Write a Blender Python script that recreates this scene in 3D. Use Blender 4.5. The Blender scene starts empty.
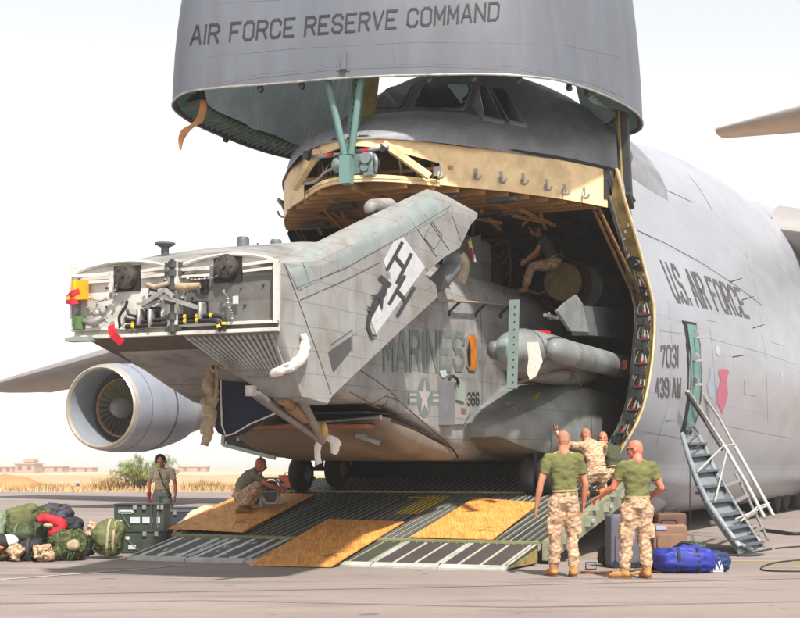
import bpy, bmesh, math, random
from mathutils import Vector, Matrix, noise
from mathutils.bvhtree import BVHTree
random.seed(7)
S = bpy.context.scene
COL = S.collection
R = math.radians

# ------------------------------------------------------------------ camera, sky, sun, exposure
F, H, HZ = 1450.0, 1.38, 468.0            # focal length in photo pixels, eye height, horizon row
cam = bpy.data.cameras.new('camera'); co = bpy.data.objects.new('camera', cam); COL.objects.link(co)
cam.sensor_width = 36; cam.lens = F/800*36; cam.shift_y = (HZ-309)/800.0
co.location = (0, 0, H); co.rotation_euler = (R(90), 0, 0)
cam.clip_start = .1; cam.clip_end = 9000
S.camera = co
SUN_EL, SUN_AZ = 53, 160                  # azimuth clockwise from +Y : behind the camera, to the right
w = bpy.data.worlds.new('World'); S.world = w; w.use_nodes = True
nt = w.node_tree; nt.nodes.clear()
sky = nt.nodes.new('ShaderNodeTexSky'); sky.sky_type = 'NISHITA'; sky.sun_disc = False
sky.sun_elevation = R(SUN_EL); sky.sun_rotation = R(SUN_AZ); sky.air_density = 1.0; sky.dust_density = .6; sky.ozone_density = 1.0
hs = nt.nodes.new('ShaderNodeHueSaturation'); hs.inputs['Saturation'].default_value = .14
bg = nt.nodes.new('ShaderNodeBackground'); bg.inputs[1].default_value = .115
ow = nt.nodes.new('ShaderNodeOutputWorld')
nt.links.new(sky.outputs[0], hs.inputs['Color']); nt.links.new(hs.outputs[0], bg.inputs[0]); nt.links.new(bg.outputs[0], ow.inputs[0])
sl = bpy.data.lights.new('sun', 'SUN'); so = bpy.data.objects.new('sun', sl); COL.objects.link(so)
sl.energy = 4.1; sl.angle = R(2.5); sl.color = (1, .95, .87)
az, el = R(SUN_AZ), R(SUN_EL)
sd = Vector((math.sin(az)*math.cos(el), math.cos(az)*math.cos(el), math.sin(el)))
so.rotation_euler = sd.to_track_quat('Z', 'Y').to_euler(); so.location = sd*200
S.view_settings.view_transform = 'Standard'; S.view_settings.look = 'None'
S.view_settings.exposure = .92; S.view_settings.gamma = 1; S.view_settings.use_curve_mapping = False
S.render.engine = 'CYCLES'
S.render.resolution_x = 1024; S.render.resolution_y = 791
S.cycles.max_bounces = 6; S.cycles.diffuse_bounces = 4

# ------------------------------------------------------------------ frames : aircraft frame is (b to the right, a aft, c up)
O = Vector((-1.328, 20.567, 0)); TH = 23.0
FR = Matrix.Translation(O) @ Matrix.Rotation(R(-TH), 4, 'Z')
FRI = FR.inverted()
def ray(px, py): return Vector(((px-400)/F, 1.0, (HZ-py)/F))
EYE = Vector((0, 0, H))
def W(px, py, Y): return EYE + ray(px, py)*Y
def G(px, py, z=0.0):
    r = ray(px, py); return EYE + r*((z-H)/r.z)
def _pl(px, py, ax, val):
    r = FRI.to_3x3() @ ray(px, py); o = FRI @ EYE
    return o + r*((val-o[ax])/r[ax])
def LB(px, py, b): return _pl(px, py, 0, b)      # point of the aircraft plane b = const
def LA(px, py, a): return _pl(px, py, 1, a)
def LC(px, py, c): return _pl(px, py, 2, c)
RAMP0, RAMPS = .05, .177
def rampc(a): return RAMP0 + RAMPS*a
def LR(px, py, dz=0.0):                              # point on the sloping ramp plane
    r = FRI.to_3x3() @ ray(px, py); o = FRI @ EYE
    t = (RAMP0+dz+RAMPS*o.y-o.z)/(r.z-RAMPS*r.y); return o + r*t
ID = Matrix.Identity(4)

# ------------------------------------------------------------------ mesh builder
class MB:
    def __init__(s, fr=FR): s.v = []; s.f = []; s.m = []; s.fr = fr; s.mi = 0
    def add(s, vs, fs):
        n = len(s.v); s.v += [Vector(v) for v in vs]
        for f in fs: s.f.append(tuple(n+i for i in f)); s.m.append(s.mi)
        return s
    def box(s, c, d, rot=None):
        c = Vector(c); x, y, z = d[0]/2, d[1]/2, d[2]/2
        vs = [Vector(p) for p in ((-x,-y,-z),(x,-y,-z),(x,y,-z),(-x,y,-z),(-x,-y,z),(x,-y,z),(x,y,z),(-x,y,z))]
        if rot is not None: vs = [rot @ v for v in vs]
        return s.add([c+v for v in vs], [(0,3,2,1),(4,5,6,7),(0,1,5,4),(1,2,6,5),(2,3,7,6),(3,0,4,7)])
    def hexa(s, q, off):                                   # quad + offset vector
        q = [Vector(p) for p in q]; off = Vector(off); n = len(q)
        vs = q+[p+off for p in q]
        fs = [tuple(range(n))[::-1], tuple(range(n, 2*n))]+[(i, (i+1) % n, (i+1) % n+n, i+n) for i in range(n)]
        return s.add(vs, fs)
    def beam(s, p, q, wd, ht, up=(0,0,1)):
        p, q, up = Vector(p), Vector(q), Vector(up); d = (q-p).normalized()
        x = d.cross(up)
        if x.length < 1e-3: x = d.cross(Vector((1,0,0)))
        x.normalize(); z = x.cross(d).normalized()
        a = [x*sx*wd/2+z*sz*ht/2 for sx, sz in ((-1,-1),(1,-1),(1,1),(-1,1))]
        return s.add([p+k for k in a]+[q+k for k in a], [(3,2,1,0),(4,5,6,7),(0,1,5,4),(1,2,6,5),(2,3,7,6),(3,0,4,7)])
    def loft(s, rings, closed=True, caps=True):
        n = len(rings[0]); k = len(rings); vs = [p for r in rings for p in r]; fs = []
        for i in range(k-1):
            for j in range(n if closed else n-1):
                a = i*n+j; b = i*n+(j+1) % n; fs.append((a, b, b+n, a+n))
        if caps and closed: fs += [tuple(range(n))[::-1], tuple(range((k-1)*n, k*n))]
        return s.add(vs, fs)
    def tube(s, pts, r, n=10, caps=True, sub=0):
        pts = [Vector(p) for p in pts]
        if sub: pts, r = smooth_path(pts, r, sub)
        if not isinstance(r, (list, tuple)): r = [r]*len(pts)
        rings = []; prev = None
        for i, p in enumerate(pts):
            d = (pts[min(i+1, len(pts)-1)]-pts[max(i-1, 0)]).normalized()
            if prev is None:
                x = d.cross(Vector((0,0,1)))
                if x.length < .05: x = d.cross(Vector((0,1,0)))
            else: x = prev - d*prev.dot(d)
            x.normalize(); prev = x; y = d.cross(x)
            rings.append([p+(x*math.cos(2*math.pi*j/n)+y*math.sin(2*math.pi*j/n))*r[i] for j in range(n)])
        return s.loft(rings, True, caps)
    def cyl(s, p, q, r, r2=None, n=24): return s.tube([p, q], [r, r if r2 is None else r2], n)
    def ell(s, c, rad, rot=None, nu=20, nv=12, e=1.0, e2=None):
        c = Vector(c); e2 = e if e2 is None else e2; rings = []
        def pw(x, k): return math.copysign(abs(x)**k, x)
        for i in range(1, nv):
            ph = -math.pi/2+math.pi*i/nv; rg = []
            for j in range(nu):
                t = 2*math.pi*j/nu
                v = Vector((rad[0]*pw(math.cos(ph), e2)*pw(math.cos(t), e), rad[1]*pw(math.cos(ph), e2)*pw(math.sin(t), e), rad[2]*pw(math.sin(ph), e2)))
                rg.append(c+(rot @ v if rot is not None else v))
            rings.append(rg)
        return s.loft(rings)
    def noise(s, amp, fr, seed=0, start=0):
        for i in range(start, len(s.v)):
            v = s.v[i]; n = noise.noise_vector(v*fr+Vector((seed*7.3, seed, -seed)))
            n2 = noise.noise_vector(v*fr*2.7+Vector((seed, 3, 1)))
            s.v[i] = v+n*amp+n2*amp*.45
        return s
def smooth_path(pts, r, sub):
    rr = r if isinstance(r, (list, tuple)) else [r]*len(pts)
    P, Q = [], []
    for i in range(len(pts)-1):
        p0, p1, p2, p3 = pts[max(i-1,0)], pts[i], pts[i+1], pts[min(i+2,len(pts)-1)]
        for k in range(sub):
            t = k/sub
            P.append(.5*((2*p1)+(p2-p0)*t+(2*p0-5*p1+4*p2-p3)*t*t+(-p0+3*p1-3*p2+p3)*t**3)); Q.append(rr[i]*(1-t)+rr[i+1]*t)
    P.append(pts[-1]); Q.append(rr[-1]); return P, Q

WM = {}
def mesh_from(mb, mats, smooth=None, M=ID, recalc=True, bevel=0):
    me = bpy.data.meshes.new('mesh')
    me.from_pydata([M @ (mb.fr @ v) for v in mb.v], [], mb.f)
    for i, p in enumerate(me.polygons): p.material_index = mb.m[i]
    if not isinstance(mats, (list, tuple)): mats = [mats]
    for m in mats: me.materials.append(m)
    bm = bmesh.new(); bm.from_mesh(me)
    if recalc: bmesh.ops.recalc_face_normals(bm, faces=bm.faces)
    if bevel:
        ed = [e for e in bm.edges if len(e.link_faces) == 2 and e.calc_face_angle(0) > R(40)]
        bmesh.ops.bevel(bm, geom=ed, offset=bevel, segments=2, affect='EDGES', clamp_overlap=True)
    bm.to_mesh(me); bm.free()
    if smooth:
        for p in me.polygons: p.use_smooth = True
        if smooth < 180: me.set_sharp_from_angle(angle=R(smooth))
    return me
def part(name, mb, mats, parent, smooth=None, label=None, bevel=0, recalc=True):
    M = WM[parent]; me = mesh_from(mb, mats, smooth, M.inverted(), recalc, bevel); me.name = name
    o = bpy.data.objects.new(name, me); COL.objects.link(o); o.parent = parent; WM[o] = M
    if label: o['label'] = label
    return o
def islands(mb):
    par = list(range(len(mb.v)))
    def find(x):
        while par[x] != x: par[x] = par[par[x]]; x = par[x]
        return x
    for f in mb.f:
        for q in f[1:]: par[find(q)] = find(f[0])
    out = {}
    for i, f in enumerate(mb.f): out.setdefault(find(f[0]), []).append(i)
    res = []
    for fs in out.values():
        m = MB(mb.fr); mp = {}
        for i in fs:
            g = []
            for q in mb.f[i]:
                if q not in mp: mp[q] = len(m.v); m.v.append(mb.v[q])
                g.append(mp[q])
            m.f.append(tuple(g)); m.m.append(mb.m[i])
        res.append(m)
    return res
def psplit(name, mb, *a, **k): return [part(name, m, *a, **k) for m in islands(mb)][0]
def thing(name, label, cat, loc, rz=0, group=None):
    o = bpy.data.objects.new(name, None); COL.objects.link(o); o.empty_display_size = .3
    o.location = loc; o.rotation_euler = (0, 0, rz)
    o['label'] = label; o['category'] = cat
    if group: o['group'] = group
    WM[o] = Matrix.Translation(Vector(loc)) @ Matrix.Rotation(rz, 4, 'Z'); return o
def solo(name, mb, mats, label, cat, smooth=None, group=None, bevel=0, kind=None, recalc=True):
    ws = [mb.fr @ v for v in mb.v]
    lo = Vector([min(p[i] for p in ws) for i in range(3)]); hi = Vector([max(p[i] for p in ws) for i in range(3)])
    base = Vector(((lo.x+hi.x)/2, (lo.y+hi.y)/2, lo.z))
    if kind == 'structure': base = Vector((0, 0, 0))
    M = Matrix.Translation(base); me = mesh_from(mb, mats, smooth, M.inverted(), recalc, bevel); me.name = name
    o = bpy.data.objects.new(name, me); COL.objects.link(o); o.location = base; WM[o] = M
    if label: o['label'] = label
    if cat: o['category'] = cat
    if group: o['group'] = group
    if kind: o['kind'] = kind
    return o

# ------------------------------------------------------------------ materials
MATS = {}
def mat(name, col, rough=.6, metal=0.0, var=.18, scale=2.0, grime=None, gscale=1.2, gamt=.5, stretch=(1,1,1), bump=0.0, bscale=30, lines=None, fac=None, spec=.4):
    if name in MATS: return MATS[name]
    m = bpy.data.materials.new(name); m.use_nodes = True; n = m.node_tree; L = n.links.new
    b = n.nodes['Principled BSDF']; b.inputs['Roughness'].default_value = rough; b.inputs['Metallic'].default_value = metal
    b.inputs['Specular IOR Level'].default_value = spec
    tc = n.nodes.new('ShaderNodeTexCoord'); mp = n.nodes.new('ShaderNodeMapping'); mp.inputs['Scale'].default_value = stretch
    L(tc.outputs['Object'], mp.inputs[0])
    def noi(sc, det=6, v=None):
        k = n.nodes.new('ShaderNodeTexNoise'); k.inputs['Scale'].default_value = sc; k.inputs['Detail'].default_value = det; k.inputs['Roughness'].default_value = .62
        L(v or mp.outputs[0], k.inputs['Vector']); return k.outputs['Fac']
    def ramp(f, p0, p1):
        k = n.nodes.new('ShaderNodeMapRange'); k.inputs[1].default_value = p0; k.inputs[2].default_value = p1; L(f, k.inputs[0]); return k.outputs[0]
    def mix(f, a, c):
        k = n.nodes.new('ShaderNodeMix'); k.data_type = 'RGBA'
        if f is None: k.inputs[0].default_value = .5
        elif isinstance(f, (int, float)): k.inputs[0].default_value = f
        else: L(f, k.inputs[0])
        for s_, q in ((6, a), (7, c)):
            if isinstance(q, tuple): k.inputs[s_].default_value = (*q, 1)
            else: L(q, k.inputs[s_])
        return k.outputs[2]
    lo = tuple(max(0, c*(1-var)) for c in col); hi = tuple(min(1, c*(1+var)) for c in col)
    c = mix(ramp(noi(scale), .3, .7), lo, hi)
    if grime:
        g = ramp(noi(gscale, 9), .48, .72)
        k = n.nodes.new('ShaderNodeMath'); k.operation = 'MULTIPLY'; L(g, k.inputs[0]); k.inputs[1].default_value = gamt
        c = mix(k.outputs[0], c, grime)
    if lines:                                     # panel joints: (axisU, axisV, width, height, colour, strength)
        sp = n.nodes.new('ShaderNodeSeparateXYZ'); L(tc.outputs['Object'], sp.inputs[0])
        cb = n.nodes.new('ShaderNodeCombineXYZ'); L(sp.outputs[lines[0]], cb.inputs[0]); L(sp.outputs[lines[1]], cb.inputs[1])
        br = n.nodes.new('ShaderNodeTexBrick'); L(cb.outputs[0], br.inputs['Vector'])
        br.inputs['Color1'].default_value = (0,0,0,1); br.inputs['Color2'].default_value = (0,0,0,1); br.inputs['Mortar'].default_value = (1,1,1,1)
        br.inputs['Scale'].default_value = 1; br.inputs['Brick Width'].default_value = lines[2]; br.inputs['Row Height'].default_value = lines[3]
        br.inputs['Mortar Size'].default_value = lines[6] if len(lines) > 6 else .008; br.inputs['Mortar Smooth'].default_value = .3
        k = n.nodes.new('ShaderNodeMath'); k.operation = 'MULTIPLY'; L(br.outputs['Color'], k.inputs[0]); k.inputs[1].default_value = lines[5]
        c = mix(k.outputs[0], c, lines[4])
    L(c, b.inputs['Base Color'])
    rr = n.nodes.new('ShaderNodeMapRange'); L(noi(scale*2.3), rr.inputs[0]); rr.inputs[3].default_value = max(.05, rough-.12); rr.inputs[4].default_value = min(1, rough+.12); L(rr.outputs[0], b.inputs['Roughness'])
    if bump:
        bp = n.nodes.new('ShaderNodeBump'); bp.inputs['Strength'].default_value = bump; bp.inputs['Distance'].default_value = .02
        L(noi(bscale, 5, tc.outputs['Object']), bp.inputs['Height']); L(bp.outputs[0], b.inputs['Normal'])
    MATS[name] = m; return m
def camo(name, cols, scale=14, th=(.45, .56, .64), rough=.9):
    if name in MATS: return MATS[name]
    m = bpy.data.materials.new(name); m.use_nodes = True; n = m.node_tree; L = n.links.new; b = n.nodes['Principled BSDF']
    b.inputs['Roughness'].default_value = rough; b.inputs['Specular IOR Level'].default_value = .15
    tc = n.nodes.new('ShaderNodeTexCoord'); c = None; prev = cols[0]
    for i, t in enumerate(th[:len(cols)-1]):
        k = n.nodes.new('ShaderNodeTexNoise'); k.inputs['Scale'].default_value = scale*(1+.35*i); k.inputs['Detail'].default_value = 4; k.inputs['Roughness'].default_value = .65
        mp = n.nodes.new('ShaderNodeMapping'); mp.inputs['Location'].default_value = (i*3.1, i*5.7, i); mp.inputs['Scale'].default_value = (1, 1, 1.7); L(tc.outputs['Object'], mp.inputs[0]); L(mp.outputs[0], k.inputs['Vector'])
        r = n.nodes.new('ShaderNodeMapRange'); r.inputs[1].default_value = t; r.inputs[2].default_value = t+.03; L(k.outputs['Fac'], r.inputs[0])
        x = n.nodes.new('ShaderNodeMix'); x.data_type = 'RGBA'; L(r.outputs[0], x.inputs[0])
        if isinstance(prev, tuple): x.inputs[6].default_value = (*prev, 1)
        else: L(prev, x.inputs[6])
        x.inputs[7].default_value = (*cols[i+1], 1); prev = x.outputs[2]
    L(prev, b.inputs['Base Color'])
    k = n.nodes.new('ShaderNodeTexNoise'); k.inputs['Scale'].default_value = 22; L(tc.outputs['Object'], k.inputs['Vector'])
    bp = n.nodes.new('ShaderNodeBump'); bp.inputs['Strength'].default_value = .5; bp.inputs['Distance'].default_value = .02; L(k.outputs['Fac'], bp.inputs['Height']); L(bp.outputs[0], b.inputs['Normal'])
    MATS[name] = m; return m

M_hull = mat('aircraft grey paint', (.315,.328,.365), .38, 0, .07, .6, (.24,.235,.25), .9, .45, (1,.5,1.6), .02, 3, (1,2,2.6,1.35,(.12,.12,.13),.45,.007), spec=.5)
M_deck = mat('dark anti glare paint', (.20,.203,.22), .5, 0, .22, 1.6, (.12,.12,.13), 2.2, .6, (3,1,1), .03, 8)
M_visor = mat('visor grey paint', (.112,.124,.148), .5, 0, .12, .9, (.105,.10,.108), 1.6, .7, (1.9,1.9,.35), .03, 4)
M_engine = mat('nacelle grey paint', (.24,.26,.31), .35, 0, .08, .8, (.16,.16,.18), 1.5, .4, (1,1,1), .02, 5)
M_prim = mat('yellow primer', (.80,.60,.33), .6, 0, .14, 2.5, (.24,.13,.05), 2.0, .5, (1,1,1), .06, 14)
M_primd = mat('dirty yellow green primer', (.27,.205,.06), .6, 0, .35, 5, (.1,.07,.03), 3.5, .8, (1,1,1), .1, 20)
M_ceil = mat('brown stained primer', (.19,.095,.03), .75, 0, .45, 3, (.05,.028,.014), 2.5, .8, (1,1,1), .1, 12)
M_teal = mat('teal painted steel', (.13,.24,.22), .5, 0, .2, 3, (.07,.09,.08), 3, .5, (1,1,.4))
M_liner = mat('pale blue quilted lining', (.68,.84,.86), .75, 0, .12, 1.5, (.42,.56,.60), 2, .5, (1,1,1), .25, 9, (1,2,.10,9,(.3,.42,.45),.3,.012))
M_black = mat('black rubbery metal', (.016,.016,.018), .6, 0, .3, 5)
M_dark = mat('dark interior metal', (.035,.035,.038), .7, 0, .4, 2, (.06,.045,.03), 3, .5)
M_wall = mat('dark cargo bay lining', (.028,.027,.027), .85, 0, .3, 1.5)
M_steel = mat('worn bare steel', (.36,.35,.34), .4, .6, .25, 9, (.12,.09,.06), 6, .5)
M_chrome = mat('bright steel', (.6,.6,.6), .25, .9, .1, 9)
M_heli = mat('helicopter grey paint', (.262,.260,.255), .55, 0, .2, 1.9, (.115,.092,.074), 1.7, .9, (1,.9,.7), .06, 6, (1,2,.62,.33,(.08,.07,.065),.6,.006), spec=.35)
M_helid = mat('helicopter dark grey paint', (.105,.115,.12), .5, 0, .25, 1.8, (.19,.19,.185), 2.5, .45, (1,.6,1.6), .06, 8, (1,2,.55,.4,(.03,.03,.03),.4,.006))
M_helig = mat('helicopter green grey paint', (.21,.235,.225), .45, 0, .18, 2.2, (.32,.34,.33), 3, .4, (1,.7,1), .04, 10)
M_face = mat('bulkhead grey paint', (.56,.54,.50), .5, 0, .1, 2.2, (.16,.13,.09), 2.5, .6, (1,1,1.4), .03, 12)
M_belly = mat('stained belly paint', (.20,.165,.13), .55, 0, .2, 1.3, (.075,.045,.028), .9, .95, (1,.6,1), .05, 7)
M_tailun = mat('brown painted underside shade', (.085,.066,.052), .6, 0, .25, 2, (.035,.028,.024), 1.5, .7)
M_mark = mat('muted green grey marking', (.135,.165,.155), .6, 0, .15, 6)
M_letter = mat('dark stencil lettering', (.022,.020,.021), .65, 0, .25, 9, (.09,.09,.095), 20, .3)
M_letterg = mat('grey stencil lettering', (.095,.095,.10), .6, 0, .2, 5)
M_white = mat('off white cloth', (.66,.60,.54), .9, 0, .12, 12, bump=.4, bscale=40)
M_wpaint = mat('white grey paint', (.46,.48,.52), .5, 0, .08, 4)
M_red = mat('red fabric', (.48,.012,.025), .7, 0, .15, 9)
M_orange = mat('orange enamel', (.75,.14,.02), .5, 0, .12, 6)
M_amber = mat('amber window', (.55,.17,.02), .35, 0, .3, 5)
M_yel = mat('yellow tape', (.75,.5,.03), .5, 0, .1, 9)
M_navy = mat('navy padded cover', (.012,.018,.045), .75, 0, .3, 4, bump=.25, bscale=12)
M_rope = mat('tan webbing', (.36,.28,.18), .9, 0, .25, 20, bump=.5, bscale=60)
M_glass = mat('dark windshield glass', (.012,.014,.013), .06, 0, .2, 3, spec=.8)
M_glassr = mat('pale painted sky reflection', (.55,.78,.78), .3, 0, .2, 3, spec=.8)  # sky reflection in the windshield, painted as a pale colour
M_tyre = mat('tyre rubber', (.02,.02,.02), .85, 0, .2, 8)
M_wood = None
def woodmat(name, seed):
    m = bpy.data.materials.new(name); m.use_nodes = True; n = m.node_tree; L = n.links.new; b = n.nodes['Principled BSDF']; b.inputs['Roughness'].default_value = .7
    tc = n.nodes.new('ShaderNodeTexCoord'); mp = n.nodes.new('ShaderNodeMapping'); mp.inputs['Scale'].default_value = (7, 1.1, 5); mp.inputs['Location'].default_value = (seed, seed*2, 0); L(tc.outputs['Object'], mp.inputs[0])
    k = n.nodes.new('ShaderNodeTexNoise'); k.inputs['Scale'].default_value = 1.6; k.inputs['Detail'].default_value = 8; k.inputs['Distortion'].default_value = 1.2; L(mp.outputs[0], k.inputs['Vector'])
    wv = n.nodes.new('ShaderNodeTexWave'); wv.inputs['Scale'].default_value = .9; wv.inputs['Distortion'].default_value = 7; wv.inputs['Detail'].default_value = 3; L(mp.outputs[0], wv.inputs['Vector'])
    cr = n.nodes.new('ShaderNodeValToRGB'); e = cr.color_ramp.elements
    e[0].position = .3; e[0].color = (.44,.16,.028,1); e[1].position = .7; e[1].color = (.76,.36,.085,1)
    mx = n.nodes.new('ShaderNodeMix'); mx.data_type = 'FLOAT'; mx.inputs[0].default_value = .12; L(k.outputs['Fac'], mx.inputs[2]); L(wv.outputs['Fac'], mx.inputs[3]); L(mx.outputs[0], cr.inputs[0])
    vo = n.nodes.new('ShaderNodeTexNoise'); vo.inputs['Scale'].default_value = 3.3; vo.inputs['Detail'].default_value = 6; L(tc.outputs['Object'], vo.inputs['Vector'])
    r = n.nodes.new('ShaderNodeMapRange'); r.inputs[1].default_value = .62; r.inputs[2].default_value = .72; L(vo.outputs['Fac'], r.inputs[0])
    m2 = n.nodes.new('ShaderNodeMix'); m2.data_type = 'RGBA'; L(r.outputs[0], m2.inputs[0]); L(cr.outputs[0], m2.inputs[6]); m2.inputs[7].default_value = (.22,.075,.02,1)
    L(m2.outputs[2], b.inputs['Base Color']); return m
def stripemat(name, dark, light, axis, period, duty, wear=.55, wearc=(.5,.52,.45), scale=2.2, duty2=.0):
    m = bpy.data.materials.new(name); m.use_nodes = True; n = m.node_tree; L = n.links.new; b = n.nodes['Principled BSDF']; b.inputs['Roughness'].default_value = .6
    tc = n.nodes.new('ShaderNodeTexCoord'); sp = n.nodes.new('ShaderNodeSeparateXYZ'); L(tc.outputs['Object'], sp.inputs[0])
    def math_(op, a, c=None):
        k = n.nodes.new('ShaderNodeMath'); k.operation = op
        for i, q in enumerate((a, c)):
            if q is None: continue
            if isinstance(q, (int, float)): k.inputs[i].default_value = q
            else: L(q, k.inputs[i])
        return k.outputs[0]
    d = math_('DIVIDE', sp.outputs[axis], period); fr = math_('FRACT', math_('ADD', d, 50)); st = math_('LESS_THAN', fr, duty)
    k = n.nodes.new('ShaderNodeTexNoise'); k.inputs['Scale'].default_value = scale; k.inputs['Detail'].default_value = 8; k.inputs['Roughness'].default_value = .7
    mp = n.nodes.new('ShaderNodeMapping'); mp.inputs['Scale'].default_value = (2.2, .7, 1); L(tc.outputs['Object'], mp.inputs[0]); L(mp.outputs[0], k.inputs['Vector'])
    wr = n.nodes.new('ShaderNodeMapRange'); wr.inputs[1].default_value = wear; wr.inputs[2].default_value = wear+.05; L(k.outputs['Fac'], wr.inputs[0])
    k2 = n.nodes.new('ShaderNodeTexNoise'); k2.inputs['Scale'].default_value = 1.1; k2.inputs['Detail'].default_value = 5; L(tc.outputs['Object'], k2.inputs['Vector'])
    def mix(f, a, c):
        x = n.nodes.new('ShaderNodeMix'); x.data_type = 'RGBA'; L(f, x.inputs[0])
        for s_, q in ((6, a), (7, c)):
            if isinstance(q, tuple): x.inputs[s_].default_value = (*q, 1)
            else: L(q, x.inputs[s_])
        return x.outputs[2]
    dk = mix(k2.outputs['Fac'], tuple(c*.6 for c in dark), tuple(c*1.5 for c in dark))
    lt = mix(k2.outputs['Fac'], tuple(c*.65 for c in light), tuple(min(1, c*1.3) for c in light))
    c = mix(st, dk, lt); c = mix(wr.outputs[0], c, wearc); L(c, b.inputs['Base Color'])
    bp = n.nodes.new('ShaderNodeBump'); bp.inputs['Strength'].default_value = .5; bp.inputs['Distance'].default_value = .015; L(st, bp.inputs['Height']); L(bp.outputs[0], b.inputs['Normal'])
    return m
M_ramp = stripemat('ribbed ramp deck', (.030,.030,.026), (.30,.29,.25), 0, .125, .22, .66, (.085,.10,.05), 1.6)
M_toeA = stripemat('worn toe with white strips', (.050,.045,.045), (.55,.55,.51), 0, .32, .24, .575, (.62,.63,.58), 3.2)
M_toeB = stripemat('olive worn toe', (.050,.050,.036), (.22,.24,.17), 0, .30, .12, .66, (.20,.22,.10), 2.5)
M_toeC = stripemat('brown toe with pale strips', (.055,.044,.044), (.40,.36,.30), 0, .32, .15, .70, (.35,.34,.26), 2.0)
M_trim = mat('pale grey edge paint', (.40,.41,.37), .5, 0, .2, 4, (.16,.17,.07), 3, .6)

# cloth / skin
M_skin = mat('sunburnt skin', (.50,.215,.125), .55, 0, .2, 11, (.36,.11,.06), 9, .6, bump=.08, bscale=60)
M_skin2 = mat('tanned skin', (.50,.17,.10), .55, 0, .16, 9, (.36,.09,.06), 5, .5)
M_olive = mat('olive undershirt', (.145,.145,.055), .9, 0, .16, 5, (.085,.09,.035), 4, .5, bump=.35, bscale=14, spec=.15)
M_tan = mat('tan undershirt', (.50,.42,.29), .9, 0, .1, 5, bump=.35, bscale=16, spec=.15)
M_boot = mat('tan suede boot', (.40,.19,.06), .85, 0, .25, 12, (.2,.09,.03), 8, .5)
M_sole = mat('boot sole', (.16,.075,.03), .9)
M_desert = camo('desert camouflage cloth', [(.50,.35,.235), (.33,.19,.11), (.53,.41,.30), (.15,.08,.05)], 19, (.50,.60,.63))
M_airgrey = camo('grey green camouflage cloth', [(.30,.30,.24), (.19,.21,.18), (.40,.39,.33), (.12,.13,.12)], 15)
M_wood1 = camo('woodland camouflage cloth', [(.085,.10,.035), (.035,.05,.02), (.17,.13,.055), (.012,.014,.01)], 9)
M_oliveb = mat('olive nylon', (.105,.115,.04), .7, 0, .2, 5, (.055,.065,.022), 3, .6, bump=.5, bscale=9)
M_greenb = mat('dark green nylon', (.045,.06,.025), .75, 0, .25, 5, bump=.5, bscale=9)
M_blackb = mat('black nylon', (.016,.017,.02), .75, 0, .3, 6, bump=.5, bscale=9)
M_purple = mat('grey purple nylon', (.045,.04,.055), .7, 0, .3, 6, bump=.5, bscale=9)
M_blue = mat('royal blue nylon', (.018,.028,.24), .55, 0, .35, 6, bump=1.0, bscale=7)
M_bluen = mat('navy nylon', (.012,.03,.10), .6, 0, .25, 6, bump=.5, bscale=8)
M_brown = mat('brown fabric luggage', (.22,.12,.075), .7, 0, .15, 6, bump=.25, bscale=14)
M_brownd = mat('dark brown luggage', (.11,.055,.035), .7, 0, .15, 6, bump=.2, bscale=14)
M_greys = mat('grey fabric luggage', (.10,.095,.12), .75, 0, .12, 6, bump=.2, bscale=18)
M_crate = mat('dark green crate plastic', (.03,.045,.028), .6, 0, .25, 4, (.06,.07,.05), 4, .4)
M_hair = mat('dark hair', (.02,.014,.01), .7)

exec_after = []
# ================================================================== ground, far terrain
WR = ID
def sheet(name, x0, x1, y0, y1, z, m, nx=1, ny=1, hf=None):
    mb = MB(ID); rings = []
    for j in range(ny+1):
        y = y0+(y1-y0)*(j/ny)**1.0
        rings.append([(x0+(x1-x0)*i/nx, y, z+(hf(x0+(x1-x0)*i/nx, y) if hf else 0)) for i in range(nx+1)])
    mb.loft(rings, False, False); return solo(name, mb, m, None, None, kind='structure', recalc=False)
def tarmac():
    m = mat('sun bleached tarmac', (.235,.190,.172), .8, 0, .12, .35, (.135,.108,.10), .22, .8, (.45,1.3,1), .25, 40)
    n = m.node_tree; L = n.links.new; b = n.nodes['Principled BSDF']; src = b.inputs['Base Color'].links[0].from_socket
    tc = n.nodes.new('ShaderNodeTexCoord')
    def noi(sc, lo, hi, det=3, stretch=(1,1,1)):
        mp = n.nodes.new('ShaderNodeMapping'); mp.inputs['Scale'].default_value = stretch; L(tc.outputs['Object'], mp.inputs[0])
        k = n.nodes.new('ShaderNodeTexNoise'); k.inputs['Scale'].default_value = sc; k.inputs['Detail'].default_value = det; L(mp.outputs[0], k.inputs['Vector'])
        r = n.nodes.new('ShaderNodeMapRange'); r.inputs[1].default_value = lo; r.inputs[2].default_value = hi; L(k.outputs['Fac'], r.inputs[0]); return r.outputs[0]
    for f, c, amt in ((noi(60, .45, .7, 2), (.36,.31,.28), .35), (noi(35, .58, .7, 2), (.07,.06,.055), .45), (noi(.9, .56, .66, 7, (.5,1.6,1)), (.15,.118,.108), .55), (noi(.5, .62, .66, 9, (.35,2.4,1)), (.085,.07,.066), .5), (noi(2.3, .66, .70, 6), (.07,.055,.05), .6)):
        k = n.nodes.new('ShaderNodeMath'); k.operation = 'MULTIPLY'; L(f, k.inputs[0]); k.inputs[1].default_value = amt
        x = n.nodes.new('ShaderNodeMix'); x.data_type = 'RGBA'; L(k.outputs[0], x.inputs[0]); L(src, x.inputs[6]); x.inputs[7].default_value = (*c, 1); src = x.outputs[2]
    L(src, b.inputs['Base Color']); return m
M_sand = mat('dry sand and straw grass', (.46,.30,.17), .95, 0, .2, .12, (.50,.24,.09), .25, .7, (1,.35,1), .3, 2)
M_sandfar = mat('pale flat sand', (.52,.40,.28), .95, 0, .12, .02, (.50,.30,.18), .05, .5, (1,.3,1))
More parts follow.
